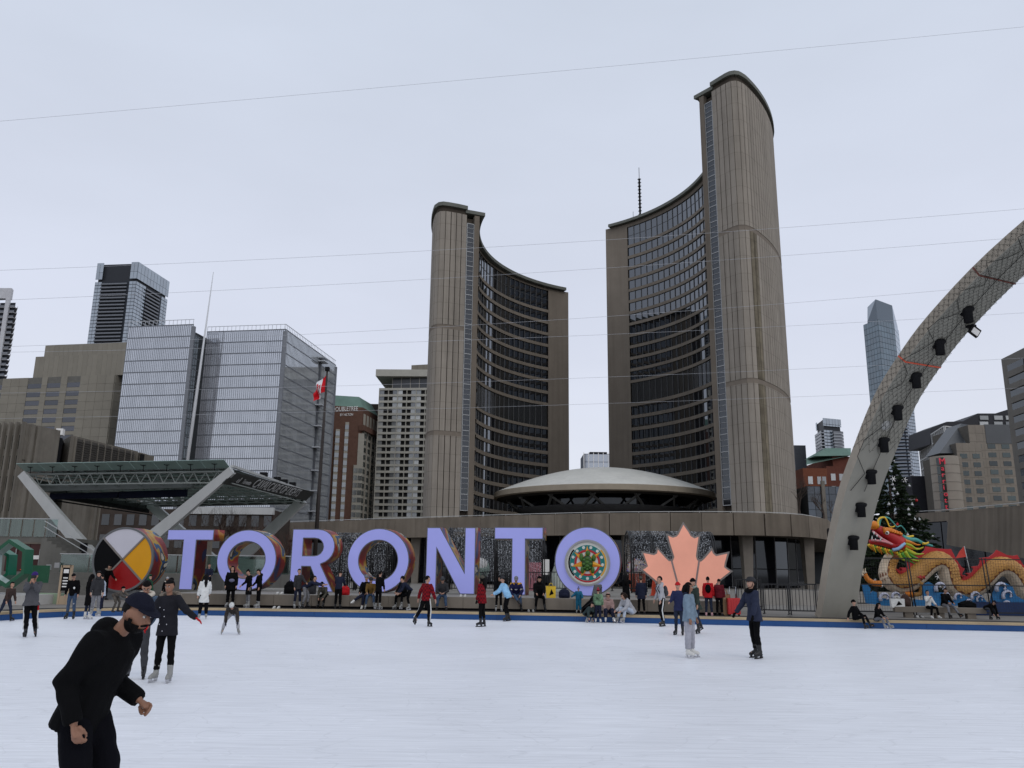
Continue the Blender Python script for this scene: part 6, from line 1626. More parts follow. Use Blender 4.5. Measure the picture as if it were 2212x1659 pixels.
# light tunnels
WLT = bpy.data.materials.new('string_lights'); WLT.use_nodes = True; MATS['string_lights'] = WLT
t = WLT.node_tree; b = t.nodes['Principled BSDF']; g = t.nodes.new('ShaderNodeNewGeometry'); nz = t.nodes.new('ShaderNodeTexNoise'); nz.inputs['Scale'].default_value = 16; nz.inputs['Detail'].default_value = 1
t.links.new(g.outputs['Position'], nz.inputs['Vector']); cr = t.nodes.new('ShaderNodeValToRGB'); cr.color_ramp.elements[0].position = 0.50; cr.color_ramp.elements[0].color = (0.02, 0.02, 0.022, 1); cr.color_ramp.elements[1].position = 0.62; cr.color_ramp.elements[1].color = (0.5, 0.52, 0.55, 1)
t.links.new(nz.outputs[0], cr.inputs[0]); t.links.new(cr.outputs[0], b.inputs['Base Color']); b.inputs['Roughness'].default_value = 0.6
def tunnel(xv0, xv1, ytop, Y, rad, label):
    p0, p1 = P(xv0, ytop, Y), P(xv1, ytop, Y); zt_ = p0.z; hs = zt_ - rad; xm = (p0.x + p1.x) / 2
    o = empty('light_tunnel', (xm, Y + rad, BT), label, 'light tunnel', 'tunnels of string lights')
    L = p1.x - p0.x; nh = 5; wr = MB()
    def arcpt(x, a): return Vector((x, Y + rad - rad * math.cos(a), hs + rad * math.sin(a)))
    for k in range(nh):
        x = p0.x + L * k / (nh - 1)
        pts = [V3(x, Y, BT)] + [arcpt(x, math.pi * i / 12) for i in range(13)] + [V3(x, Y + 2 * rad, BT)]
        MB().tube(pts, 0.05, 6).build('hoop', BLKF, o)
        MB().tube([q_ + V3(0.12, 0, 0) for q_ in pts], 0.03, 5).build('hoop', BLKF, o)
    for i in range(0, 13, 2): wr.tube([arcpt(p0.x, math.pi * i / 12), arcpt(p1.x, math.pi * i / 12)], 0.018, 4)
    rg2 = random.Random(xv0); x = p0.x
    while x < p1.x:
        for yy, a0 in ((Y, 0), (Y + 2 * rad, math.pi)):
            wr.tube([arcpt(x, math.pi / 2), arcpt(x, math.pi * (0.28 if a0 == 0 else 0.72)), V3(x, yy, hs), V3(x + rg2.uniform(-.02, .02), yy, hs - rg2.uniform(0.9, 1.8))], 0.02, 3, cap=False)
        x += 0.085
    wr.build('light_strings', WLT, o, kind='stuff')
tunnel(705, 838, 1149, 46.5, 1.2, 'tunnel of string lights behind the R and the middle O')
tunnel(968, 1172, 1138, 46.0, 1.3, 'tunnel of string lights behind the N and the second T')
tunnel(1362, 1540, 1145, 45.5, 1.3, 'tunnel of string lights behind the maple leaf')
# displays behind the fence
p = P(1152, 1235, 48.5)
MB().bx(p.x - 0.45, p.x + 0.45, 48.5, 48.6, BT, P(1152, 1215, 48.5).z).build('display_board', mat('pink_panel', (0.55, 0.22, 0.26), 0.7, 0.15, 3), None, 'pink display panel behind the fence left of the second T stem', 'panel')
p = P(1035, 1228, 48.5); ob_ = empty('display_ball', (p.x, 48.5, BT), 'round green and white display ball right of the N', 'ball')
MB().ball((p.x, 48.5, p.z), 0.62, 18, 12).build('ball', mat('pale_green_ball', (0.30, 0.42, 0.36), 0.6, 0.2, 3), ob_)
MB().ball((p.x, 48.42, p.z + 0.12), (0.56, 0.55, 0.5), 18, 12).build('ball_cap', SIGNW, ob_)
MB().ob((p.x, 48.5, (BT + p.z) / 2), (0.3, 0.3, p.z - BT)).build('stand', BLKF, ob_)
p = P(1376, 1229, 47.8); ic = empty('sprinkle_ball', (p.x, 47.8, BT), 'giant sprinkled ice cream ball left of the maple leaf', 'ball')
MB().ball((p.x, 47.8, p.z), 0.55, 20, 14).build('scoop', mat('cream_scoop', (0.60, 0.50, 0.46), 0.6, 0.06, 2), ic)
MB().lathe([(0.5, p.z - 0.1), (0.42, p.z - 1.2), (0.3, BT)], (p.x, 47.8, 0), 16).build('cup', mat('coral_cup', (0.5, 0.13, 0.08), 0.7, 0.2, 3), ic)
rg = random.Random(9); spc = [(0.5, 0.05, 0.1), (0.1, 0.2, 0.5), (0.7, 0.5, 0.05), (0.35, 0.1, 0.4)]
for k in range(46):
    a = rg.uniform(math.pi, 2 * math.pi); e_ = rg.uniform(-0.3, 1.4); q = Vector((p.x + 0.56 * math.cos(a) * math.cos(e_), 47.8 + 0.56 * math.sin(a) * math.cos(e_), p.z + 0.56 * math.sin(e_)))
    MB().ob(q, (0.10, 0.03, 0.035), rg.uniform(0, 3), M=Matrix.Rotation(rg.uniform(0, 3), 3, 'Y')).build('sprinkle', mat('sprinkle_%d' % (k % 4), spc[k % 4], 0.5), ic)
p = P(1203, 1232, 47.5)
MB().ball((p.x, 47.5, p.z + 0.35), 0.16).lathe([(0.16, p.z + 0.25), (0.35, p.z - 0.3), (0.4, BT)], (p.x, 47.5, 0), 14).build('display_figure', mat('pale_figure', (0.42, 0.46, 0.42), 0.7, 0.25, 4), None, 'pale bell shaped display figure behind the fence left of the medallion', 'figure')
p = P(1178, 1222, 47.5); MB().bx(p.x - 0.22, p.x + 0.22, 47.4, 47.5, p.z - 0.5, p.z + 0.35).build('display_board', SIGNW, None, 'small white display panel under the right arm of the second T', 'panel')

# bench at the right
pr_ = empty('concrete_bench', dq(1100, 1320, 33.4), 'low grey concrete bench in front of the dragon fence', 'bench')
a, c = dq(500, 1290, 33.3), dq(1690, 1290, 32.5); A_, d, n, rz, L = wall_frame(a, c); zt = dq(1000, 1250, 32.9).z
boxpart('seat', pr_, (A_ + d * (L / 2) + V3(0, 0, zt - 0.11)), (L, 0.5, 0.2), rz, BENCH)
for u in (0.5, L * 0.5, L - 0.5): boxpart('support', pr_, (A_ + d * u + V3(0, 0, (zt - 0.2 + CH) / 2)), (0.3, 0.4, zt - 0.2 - CH), rz, BENCH)
MB().ob((dq(2000, 1290, 35.6).x, 35.65, CH + 0.28), (2.6, 0.06, 0.55), R(-6)).build('wave_board', WD, None, 'navy board with white wave pattern at the right edge', 'board')
cone_prop(52, 1231, 52.2, 0.75, 'orange traffic cone before the maroon doors')
cone_prop(1413, 1287, 39.0, 0.85, 'orange traffic cone with white bands left of the maple leaf')
# ================================================================== people
REM = []
def cloth(name, col, rough=0.85, var=0.18, sc=7.0, bump=0.8, spec=0.15): return mat('cloth_' + name, col, rough, var, sc, bump, spec=spec)
BLACK = cloth('black', (0.0045, 0.0045, 0.005), spec=0.06); CHAR = cloth('charcoal', (0.03, 0.03, 0.033)); NAVYC = cloth('navy', (0.012, 0.015, 0.032)); GREY = cloth('grey', (0.16, 0.16, 0.17)); DGREY = cloth('dark_grey', (0.055, 0.057, 0.062))
JEAN = cloth('denim', (0.045, 0.075, 0.13), sc=10); DJEAN = cloth('dark_denim', (0.018, 0.025, 0.045), sc=10); LJEAN = cloth('light_denim', (0.17, 0.23, 0.29), sc=9); WHITEC = cloth('white', (0.62, 0.62, 0.60)); OFFW = cloth('cream', (0.50, 0.45, 0.38)); LGREY = cloth('light_grey', (0.36, 0.36, 0.38)); REDC = cloth('red', (0.42, 0.012, 0.016)); MAR = cloth('maroon', (0.10, 0.008, 0.014)); PURP = cloth('purple', (0.04, 0.02, 0.13)); OLIVE = cloth('olive', (0.075, 0.07, 0.055)); GREENC = cloth('green', (0.015, 0.06, 0.03)); SKYB = cloth('sky_blue', (0.24, 0.45, 0.66), sc=4, var=0.35); TEALC = cloth('teal_suit', (0.012, 0.10, 0.17)); PINKC = cloth('dusty_pink', (0.32, 0.21, 0.19)); BROWNC = cloth('brown', (0.045, 0.03, 0.025)); YELC = cloth('amber', (0.62, 0.32, 0.03)); CAMO = cloth('camo', (0.075, 0.065, 0.055), var=0.7, sc=6); PLAID = cloth('plaid', (0.12, 0.20, 0.12), var=0.9, sc=5); JEANJ = cloth('denim_jacket', (0.075, 0.11, 0.16), sc=12, var=0.3); LSKY = cloth('pale_blue', (0.42, 0.47, 0.55)); FUR = mat('fur_trim', (0.19, 0.16, 0.13), 0.95, 0.5, 30, 1.0)
REDF = bpy.data.materials.new('red_flannel'); REDF.use_nodes = True; MATS['red_flannel'] = REDF
t = REDF.node_tree; b = t.nodes['Principled BSDF']; b.inputs['Roughness'].default_value = 0.9; b.inputs['Specular IOR Level'].default_value = 0.1
tc = t.nodes.new('ShaderNodeTexCoord'); ck = t.nodes.new('ShaderNodeTexChecker'); ck.inputs['Scale'].default_value = 14; ck.inputs['Color1'].default_value = (0.20, 0.008, 0.012, 1); ck.inputs['Color2'].default_value = (0.075, 0.006, 0.010, 1)
t.links.new(tc.outputs['Object'], ck.inputs[0]); t.links.new(ck.outputs[0], b.inputs['Base Color'])
SK = [mat('skin_%d' % k, c, 0.55, 0.06, 12, spec=0.35) for k, c in enumerate(((0.42, 0.24, 0.17), (0.36, 0.19, 0.125), (0.25, 0.125, 0.078), (0.17, 0.08, 0.048)))]
HAIRB = mat('hair_black', (0.0035, 0.003, 0.003), 0.75, 0.3, 40, 0.6, spec=0.12, stretch=(1, 1, 0.2)); HAIRN = mat('hair_brown', (0.018, 0.011, 0.008), 0.75, 0.3, 40, 0.6, spec=0.12, stretch=(1, 1, 0.2))
BOOTB = mat('boot_black', (0.010, 0.010, 0.011), 0.4, 0.1, 4, spec=0.4); BOOTW = mat('boot_white', (0.58, 0.57, 0.54), 0.45, 0.06, 4); BOOTG = mat('boot_grey', (0.26, 0.26, 0.25), 0.6, 0.15, 5); BLADE = mat('blade_steel', (0.5, 0.5, 0.52), 0.3, 0.05, 2, metal=0.8); EYEM = mat('eye_dark', (0.012, 0.009, 0.008), 0.2); EYEW = mat('eye_white', (0.55, 0.53, 0.5), 0.3); LIPM = mat('lips', (0.22, 0.075, 0.06), 0.5)

def limb(a, p1, a1, p2, a2, side, origin):
    """two joined bones from origin: pitch forward and swing outwards, in degrees"""
    def dv(p_, a_): return Vector((side * math.sin(R(a_)), -math.sin(R(p_)) * math.cos(R(a_)), -math.cos(R(p_)) * math.cos(R(a_))))
    m_ = origin + dv(p1, a1) * a[0]; e_ = m_ + dv(p2, a2) * a[1]
    return m_, e_, dv(p2, a2)
def lchild(nm, b_, mats, parent, rem=None, sm=4, after=None):
    o = bpy.data.objects.new(nm, b_.mesh(nm, mats)); COL.objects.link(o); o.parent = parent; WL[o.name] = Vector()
    if rem:
        REM.append((o, rem, sm, after))
        md = o.modifiers.new('r', 'REMESH'); md.mode = 'VOXEL'; md.voxel_size = rem; md.use_smooth_shade = True
        if sm:
            m2 = o.modifiers.new('s', 'SMOOTH'); m2.factor = 0.5; m2.iterations = sm
    return o
def shell(c, r_, M, keep, n=20, m=14):
    b_ = MB().ball((0, 0, 0), r_, n, m); nb = MB(); fs = []
    for f in b_.f:
        q = sum((Vector(b_.v[i]) for i in f), Vector()) / len(f); q2 = Vector((q.x / r_[0], q.y / r_[1], q.z / r_[2]))
        if keep(q2): fs.append(f)
    nb.add([c + M @ Vector(v) for v in b_.v], fs, 0, True); return nb
PCOUNT = [0]
def line_y(line, xv, d):
    """depth of a plan line (bench front, kerb) along the sight line at picture column xv, d metres before it"""
    for _ in range(1):
        r_ = ray(xv, 1300); k = r_.x / r_.y
        for a, b_ in zip(line[:-1], line[1:]):
            # x = k*y meets a + t(b-a)
            den = (b_.x - a.x) - k * (b_.y - a.y)
            if abs(den) < 1e-9: continue
            t_ = (k * a.y - a.x) / den
            if -0.02 <= t_ <= 1.02: return a.y + t_ * (b_.y - a.y) - d
    return line[-1].y - d
RBL = [Vector((10.0, 33.7, 0)), dq(500, 1290, 33.05), dq(1690, 1290, 32.25), Vector((22, 31.6, 0))]
LINES = {'bench': bl, 'curb': cl_, 'right': RBL}
def person(feet, top, face, label, z0=0.0, lean=3, side=0, armL=(6, 9, 14, 5), armR=(6, 9, 14, 5), legL=(3, 3, -1, 3), legR=(0, 3, -3, 3), head=(0, 0), jacket=BLACK, hem=0.10, pants=BLACK, skin=0, hair=('short', HAIRB), hat=None, boots='black', glove=None, detail=0, bulk=1.0, wide=1.0, toeL=8, toeR=8, collar=None, stripe=None, extra=None, hand_at=None, fist=False, hoodback=False, scale=None, bag=None, anchor='mean', at=None, Y=None, neck=None):
    PCOUNT[0] += 1
    vb, vc = ((0.0085, 0.012), (0.011, 0.016), (0.014, 0.02))[2 - detail] if detail else (0.0155, 0.022)
    if detail == 1: vb, vc = 0.011, 0.016
    if detail == 2: vb, vc = 0.0075, 0.012
    skate = boots in ('black', 'white', 'grey'); sole = 0.085 if skate else 0.0
    X = Vector((1, 0, 0))
    Lr, Sr = R(lean), R(side)
    td = Vector((math.sin(Sr), -math.sin(Lr) * math.cos(Sr), math.cos(Lr) * math.cos(Sr)))
    pel = Vector((0, 0, 0.94)); sx = Vector((math.cos(Sr), 0, -math.sin(Sr)))
    ch = pel + td * 0.30; nk = pel + td * 0.50
    hp, hy = R(head[0] + lean * 0.35), R(head[1])
    nka = hp * 0.8 if neck is None else R(neck)
    hdv = Vector((math.sin(Sr) * 0.6, -math.sin(nka), math.cos(nka)))
    hc = nk + hdv * 0.19
    HM = Matrix.Rotation(hy, 3, 'Z') @ Matrix.Rotation(hp, 3, 'X')
    J = {}
    for s_, arm, lg, k in ((1, armL, legL, 'L'), (-1, armR, legR, 'R')):
        sh = pel + td * 0.445 + sx * (0.172 * s_)
        el, wr, hd_ = limb((0.285, 0.255), arm[0], arm[1], arm[2], arm[3], s_, sh)
        hip = pel + sx * (0.088 * s_) + V3(0, 0, -0.03)
        kn, ak, sd = limb((0.43, 0.42), lg[0], lg[1], lg[2], lg[3], s_, hip)
        J[k] = (sh, el, wr, hd_, hip, kn, ak)
    low = min(J['L'][6].z, J['R'][6].z) - 0.09 - sole
    off = V3(0, 0, -low)
    # ---- body, one skin from crown to sole
    B_ = MB()
    B_.tube([pel + td * -0.06, pel, pel + td * 0.14, ch, pel + td * 0.42, nk, nk + hdv * 0.08], [0.10, 0.125, 0.115, 0.13, 0.11, 0.058, 0.052], 14, flat=0.72)
    B_.tube([nk - td * 0.02, hc - hdv * 0.06], 0.052, 10)
    B_.ball(hc, (0.076, 0.094, 0.112), 18, 12, M=HM); B_.ball(hc + HM @ V3(0, -0.03, -0.055), (0.058, 0.068, 0.062), 14, 9, M=HM)
    B_.tube([hc + HM @ V3(0, -0.088, 0.012), hc + HM @ V3(0, -0.113, -0.026), hc + HM @ V3(0, -0.088, -0.034)], [0.010, 0.016, 0.012], 7)
    for s_ in (-1, 1): B_.ball(hc + HM @ V3(0.076 * s_, 0.005, -0.008), (0.014, 0.025, 0.034), 8, 6, M=HM)
    tips = []
    for k, s_ in (('L', 1), ('R', -1)):
        sh, el, wr, hdir, hip, kn, ak = J[k]
        B_.tube([nk - td * 0.08, sh, el, wr], [0.05, 0.05, 0.038, 0.028], 8)
        # hand: palm, four fingers, thumb
        fw = hdir.normalized(); sd = Vector((s_, 0, 0)); sd = (sd - fw * sd.dot(fw)).normalized(); pn = fw.cross(sd).normalized() * s_      # back of hand looks outwards
        acr = fw.cross(sd).normalized()
        pc = wr + fw * 0.05
        B_.tube([wr - fw * 0.01, pc, wr + fw * 0.088], [0.026, 0.038, 0.036], 8, flat=0.5 if abs(acr.x) < 0.6 else 1.0)
        curl = 1.25 if fist else 0.45
        for f_ in range(4):
            base = wr + fw * 0.088 + acr * (0.0185 * (f_ - 1.5)) ; L = (0.066, 0.076, 0.072, 0.056)[f_]
            q = base; dirn = fw.copy(); pts = [wr + fw * 0.06 + acr * (0.015 * (f_ - 1.5)), q]
            for seg in range(3):
                dirn = (dirn * math.cos(curl * (0.8 if seg else 0.5)) - sd * math.sin(curl * (0.8 if seg else 0.5))).normalized(); q = q + dirn * L * (0.42, 0.32, 0.26)[seg]; pts.append(q)
            B_.tube(pts, [0.011, 0.0105, 0.0095, 0.009, 0.007], 6)
        tb_ = wr + fw * 0.025 + acr * (-0.026); B_.tube([tb_, tb_ + fw * 0.03 - acr * 0.022 - sd * 0.006, tb_ + fw * 0.058 - acr * 0.018 - sd * (0.03 if fist else 0.016), tb_ + fw * 0.075 - acr * 0.004 - sd * (0.045 if fist else 0.02)], [0.014, 0.013, 0.011, 0.008], 6)
        tips.append((wr, pc))
        B_.tube([pel, hip, kn, ak], [0.09, 0.085, 0.055, 0.04], 10)
        tw = R(toeL if k == 'L' else -toeR); tdx = Vector((math.sin(tw), -math.cos(tw), 0))
        B_.tube([ak, ak + V3(0, 0, -0.05) + tdx * 0.02, ak + V3(0, 0, -0.065) + tdx * 0.14], [0.038, 0.036, 0.028], 8)
    root = bpy.data.objects.new('person', None); COL.objects.link(root); root.empty_display_size = 0.2; WL[root.name] = Vector()
    tag(root, label, 'person')
    for i in range(len(B_.v)): B_.v[i] = tuple(Vector(B_.v[i]) + off)
    tp2 = [(a + off, c + off) for a, c in tips]
    def paint(me):
        if glove is None: return
        n = len(me.polygons); c = np.empty(n * 3, dtype=np.float64); me.polygons.foreach_get('center', c); c = c.reshape(-1, 3); mi = np.zeros(n, dtype=np.int32)
        for a, q in tp2:
            dd = np.linalg.norm(c - np.array(q), axis=1); fwd = (c - np.array(a)) @ np.array((q - a).normalized()); mi[(dd < 0.15) & (fwd > -0.012)] = 1
        me.polygons.foreach_set('material_index', mi)
    bo = lchild('body', B_, [SK[skin], glove or SK[skin]], root, vb, 2 if detail else 1, paint)
    def shift(b_):
        for i in range(len(b_.v)): b_.v[i] = tuple(Vector(b_.v[i]) + off)
        return b_
    # ---- jacket
    k_ = bulk
    Jk = MB()
    pts = [pel - td * (0.02 + min(hem, 0.12)), pel + td * 0.05, pel + td * 0.16, ch, pel + td * 0.42, pel + td * 0.49, nk + td * 0.03]
    Jk.tube(pts, [0.168 * k_, 0.165 * k_, 0.158 * k_, 0.175 * k_, 0.16 * k_, 0.098, 0.075], 16, flat=0.74)
    if hem > 0.14:
        mid = (J['L'][5] + J['R'][5]) / 2; dn = (mid - pel).normalized(); dn = (dn + Vector((0, 0, -0.6))).normalized()
        spr = min(0.12, abs(J['L'][5].y - J['R'][5].y) * 0.35)
        Jk.tube([pel + td * 0.08, pel + dn * 0.05, pel + dn * (hem * 0.6), pel + dn * hem], [0.16 * k_, 0.172 * k_, (0.18 + spr * 0.5) * k_, (0.19 + spr) * k_], 16, flat=0.78)
    for k in 'LR':
        sh, el, wr = J[k][:3]; fd = (wr - el).normalized()
        Jk.tube([nk - td * 0.07, sh + td * 0.005, sh.lerp(el, 0.5), el, el.lerp(wr, 0.5), wr - fd * 0.005], [0.07, 0.082 * k_, 0.072 * k_, 0.064 * k_, 0.058 * k_, 0.048 * k_], 10)
    if hoodback: Jk.ball(nk + Vector((0, 0.085, 0.02)), (0.13, 0.075, 0.085), 12, 8)
    jo = lchild('jacket', shift(Jk), jacket, root, vc, 3)
    # ---- trousers
    T_ = MB(); T_.tube([pel + td * 0.06, pel - V3(0, 0, 0.02), pel - V3(0, 0, 0.10)], [0.145, 0.15, 0.12], 14, flat=0.8)
    for k in 'LR':
        hip, kn, ak = J[k][4:7]
        T_.tube([pel.lerp(hip, 0.5), hip + V3(0, 0, -0.02), hip.lerp(kn, 0.5), kn, kn.lerp(ak, 0.5), ak + (kn - ak) * 0.12], [0.10, 0.098 * wide ** .5, 0.085 * wide, 0.068 * wide, 0.064 * wide, 0.056 * wide], 10)
    to = lchild('trousers', shift(T_), pants, root, vc, 3)
    if stripe:
        for k, s_ in (('L', 1), ('R', -1)):
            hip, kn, ak = J[k][4:7]; o_ = Vector((s_, 0, 0))
            lchild('stripe', shift(MB().tube([hip + o_ * 0.088 * wide, hip.lerp(kn, 0.5) + o_ * 0.086 * wide, kn + o_ * 0.072 * wide, kn.lerp(ak, 0.5) + o_ * 0.066 * wide, ak + o_ * 0.060 * wide + V3(0, 0, 0.05)], 0.022, 6)), stripe, to)
    # ---- boots
    bm_ = {'black': BOOTB, 'white': BOOTW, 'grey': BOOTG, 'shoe': BOOTB, 'whiteshoe': BOOTW, 'pinkshoe': mat('boot_pink', (0.6, 0.35, 0.36), 0.6)}[boots]
    for k, s_ in (('L', 1), ('R', -1)):
        kn, ak = J[k][5:7]; tw = R(toeL * s_ if k == 'L' else toeR * s_); up_ = (kn - ak).normalized()
        tdx = Vector((math.sin(tw), -math.cos(tw), 0)); ux = up_ if skate else Vector((0, 0, 1))
        # foot follows the shin: toe direction square to it
        tdx = (tdx - ux * tdx.dot(ux) * 0.85).normalized(); nrm = (ux - tdx * ux.dot(tdx)).normalized()
        Bt = MB(); hl = ak - nrm * 0.045 - tdx * 0.035; toe = ak - nrm * 0.058 + tdx * 0.155
        Bt.tube([ak + up_ * (0.15 if skate else 0.05), ak + up_ * 0.05, ak - nrm * 0.01, hl], [0.062 if skate else 0.052, 0.054, 0.052, 0.045], 10)
        Bt.tube([hl, ak - nrm * 0.04 + tdx * 0.06, toe], [0.046, 0.05, 0.036], 10); Bt.ball(toe, (0.038, 0.038, 0.032))
        Bt.bar(hl - nrm * 0.04 - tdx * 0.02, toe - nrm * 0.03 + tdx * 0.03, 0.075, 0.02, up=nrm)
        bt = lchild('boot', shift(Bt), bm_, root, vc if detail else 0.016, 2)
        if skate:
            Bl = MB(); c0, c1 = hl - nrm * 0.105 - tdx * 0.03, toe - nrm * 0.09 + tdx * 0.045
            Bl.bar(c0, c1, 0.014, 0.032, up=nrm)
            for f_ in (0.18, 0.78): q = c0.lerp(c1, f_); Bl.bar(q, q + nrm * 0.065, 0.05, 0.045, up=tdx)
            bl_ = bpy.data.objects.new('blade', shift(Bl).mesh('blade', BOOTB if boots == 'black' and detail < 2 else BLADE)); COL.objects.link(bl_); bl_.parent = bt; WL[bl_.name] = Vector()
    # ---- head
    HC = hc + off
    for s_ in (-1, 1):
        if detail: lchild('eye', MB().ball(HC + HM @ V3(0.031 * s_, -0.084, 0.008), (0.013, 0.011, 0.009), 10, 7, M=HM), EYEW, root)
        lchild('pupil', MB().ball(HC + HM @ V3(0.031 * s_, -0.0905 if detail else -0.086, 0.008), (0.007, 0.006, 0.007) if detail else (0.013, 0.011, 0.009), 8, 6, M=HM), EYEM, root)
        lchild('eyebrow', MB().tube([HC + HM @ V3(0.014 * s_, -0.095, 0.026), HC + HM @ V3(0.033 * s_, -0.093, 0.033), HC + HM @ V3(0.052 * s_, -0.080, 0.026)], [0.005, 0.006, 0.003], 6), hair[1] if hair else HAIRB, root)
    lchild('mouth', MB().ball(HC + HM @ V3(0, -0.092, -0.062), (0.022, 0.008, 0.007), 10, 6, M=HM), LIPM, root)
    if hair:
        big = (0.088, 0.106, 0.122) if hat is None else (0.082, 0.100, 0.112)
        ho = shell(HC + HM @ V3(0, 0.012, 0.012), big, HM, (lambda q: (q.y > -0.10 and (q.z > -0.42 + 0.25 * (1 - q.y) or hair[0] in ('long', 'bob'))) if q.z < 0.42 else True))
        if hair[0] in ('long', 'tail', 'bob'):
            ln = {'long': 0.42, 'tail': 0.30, 'bob': 0.20}[hair[0]]; wd = 0.045 if hair[0] == 'tail' else 0.085
            b0 = HC + HM @ V3(0, 0.075, 0.0); bk_ = off * 0 + td * -ln
            ho.tube([HC + HM @ V3(0, 0.05, 0.05), b0, b0 + bk_ * 0.5 + V3(0, 0.04, 0), b0 + bk_ + V3(0, 0.035, 0)], [0.06, wd, wd * 0.9, wd * 0.4], 10)
            if hair[0] != 'tail':
                for s_ in (-1, 1): ho.tube([HC + HM @ V3(0.07 * s_, -0.01, 0.05), HC + HM @ V3(0.085 * s_, 0.0, -0.05), HC + HM @ V3(0.085 * s_, 0.0, -0.06) + td * -ln * 0.45], [0.035, 0.036, 0.018], 8)
        if hair[0] == 'bun': ho.ball(HC + HM @ V3(0, 0.08, 0.10), 0.045, 10, 8)
        lchild('hair', ho, hair[1], root)
    if hat:
        kind, hm = hat[0], hat[1]
        if kind == 'beanie':
            hb = shell(HC + HM @ V3(0, 0.008, 0.018), (0.094, 0.112, 0.128), HM, lambda q: q.z > 0.12); hb.lathe([(0.094, 0.0), (0.101, 0.012), (0.101, 0.045), (0.094, 0.05)], HC + HM @ V3(0, 0.008, 0.02), 18, M=HM @ Matrix.Diagonal((1, 1.17, 1)))
            ho = lchild('beanie', hb, hm, root)
            if len(hat) > 2: lchild('pompom', MB().ball(HC + HM @ V3(0, 0.01, 0.165), 0.035, 10, 8), hat[2], ho)
        elif kind == 'cap':
            hb = shell(HC + HM @ V3(0, 0.008, 0.020), (0.092, 0.110, 0.112), HM, lambda q: q.z > 0.12)
            ho = lchild('cap', hb, hm, root)
            bv = [HC + HM @ V3(0.085 * math.cos(a), -0.055 - 0.105 * math.sin(a), 0.042 - 0.012 * math.sin(a) - 0.02 * math.cos(a) ** 2 * 0) for a in [math.pi * i / 12 for i in range(13)]]
            lchild('brim', MB().extr(bv + [HC + HM @ V3(-0.05, -0.04, 0.052), HC + HM @ V3(0.05, -0.04, 0.052)], HM @ V3(0, 0, 0.008)), hm, ho)
        elif kind == 'helmet':
            hb = shell(HC + HM @ V3(0, 0.012, 0.042), (0.106, 0.130, 0.112), HM, lambda q: q.z > 0.0); hb.lathe([(0.106, -0.005), (0.114, 0.0), (0.114, 0.02), (0.107, 0.028)], HC + HM @ V3(0, 0.012, 0.038), 20, M=HM @ Matrix.Diagonal((1, 1.2, 1)))
            ho = lchild('helmet', hb, hm, root)
            for s_ in (-1, 1): lchild('strap', MB().tube([HC + HM @ V3(0.095 * s_, 0.0, 0.03), HC + HM @ V3(0.07 * s_, -0.03, -0.09), HC + HM @ V3(0, -0.055, -0.122)], 0.006, 5), BLACK, ho)
            for k in range(3): lchild('vent', MB().ball(HC + HM @ V3(0.045 * (k - 1), -0.03, 0.142 - 0.012 * abs(k - 1)), (0.010, 0.05, 0.008), 8, 6, M=HM), CHAR, ho)
        elif kind == 'hood':
            hb = shell(HC + HM @ V3(0, 0.02, 0.01), (0.112, 0.128, 0.142), HM, lambda q: not (q.y < -0.35 and q.z < 0.72)); hb.tube([HC + HM @ V3(0, 0.03, -0.06), nk + off + td * -0.03 + V3(0, 0.03, 0)], [0.10, 0.13], 14)
            lchild('hood', hb, hm, root)
    if collar:
        cb2 = MB(); n0 = nk + off + td * 0.0
        ringp = [n0 + Vector((0.125 * math.cos(a), 0.11 * math.sin(a) - 0.005, 0.03 + 0.03 * math.sin(a))) for a in [2 * math.pi * i / 16 for i in range(17)]]
        cb2.tube(ringp, 0.045, 8); lchild('collar', cb2, collar, root, vc, 2)
    # ---- place it
    zs_ = []
    allv = np.array(B_.v); topz = max(allv[:, 2].max(), (HC.z + 0.135) if hat or hair else 0)
    fl, fr_ = J['L'][6] + off, J['R'][6] + off
    anc = (fl + fr_) / 2 if anchor == 'mean' else (fl if fl.z < fr_.z else fr_)
    if at: Y = line_y(LINES[at[0]], feet[0], at[1])
    g_ = P(feet[0], feet[1], Y) if Y else G(feet[0], feet[1], z0)
    s = scale or (P(feet[0], top, g_.y).z - z0) / topz
    Rm = Matrix.Rotation(R(face), 3, 'Z')
    a2 = Rm @ (Vector((anc.x, anc.y, 0)) * s)
    root.location = (g_.x - a2.x, g_.y - a2.y, z0); root.rotation_euler = (0, 0, R(face)); root.scale = (s, s, s)
    info = dict(root=root, J={k: [p + off for p in J[k][:3]] + [J[k][3]] + [p + off for p in J[k][4:]] for k in 'LR'}, HC=HC, HM=HM, nk=nk + off, td=td, pel=pel + off, jacket=jo, trousers=to, s=s)
    if extra: extra(info)
    return info
SIT = dict(legL=(82, 10, 4, 6), legR=(80, 8, -4, 5), armL=(28, 6, 62, -10), armR=(28, 6, 62, -10), lean=14, head=(18, 0))

# ---- skater right in front: dark clothes, cap and beard, leaning to the right
def fg_extra(i):
    HC, HM, root = i['HC'], i['HM'], i['root']
    bd = shell(HC + HM @ V3(0, -0.012, -0.028), (0.081, 0.097, 0.108), HM, lambda q: q.z < (-0.05 if q.y > -0.35 else -0.22 if q.y > -0.7 else -0.40) and q.y < 0.15 and q.z > -0.97)
    lchild('beard', bd, HAIRB, root)
    lchild('moustache', MB().tube([HC + HM @ V3(-0.032, -0.088, -0.056), HC + HM @ V3(0, -0.104, -0.047), HC + HM @ V3(0.032, -0.088, -0.056)], [0.006, 0.010, 0.006], 7), HAIRB, root)
    lchild('belt', MB().lathe([(0.148, -0.02), (0.157, -0.018), (0.157, 0.018), (0.148, 0.02)], i['pel'] + V3(0, 0, 0.02), 22, M=Matrix.Diagonal((1, 0.85, 1))), BOOTB, i['trousers'])
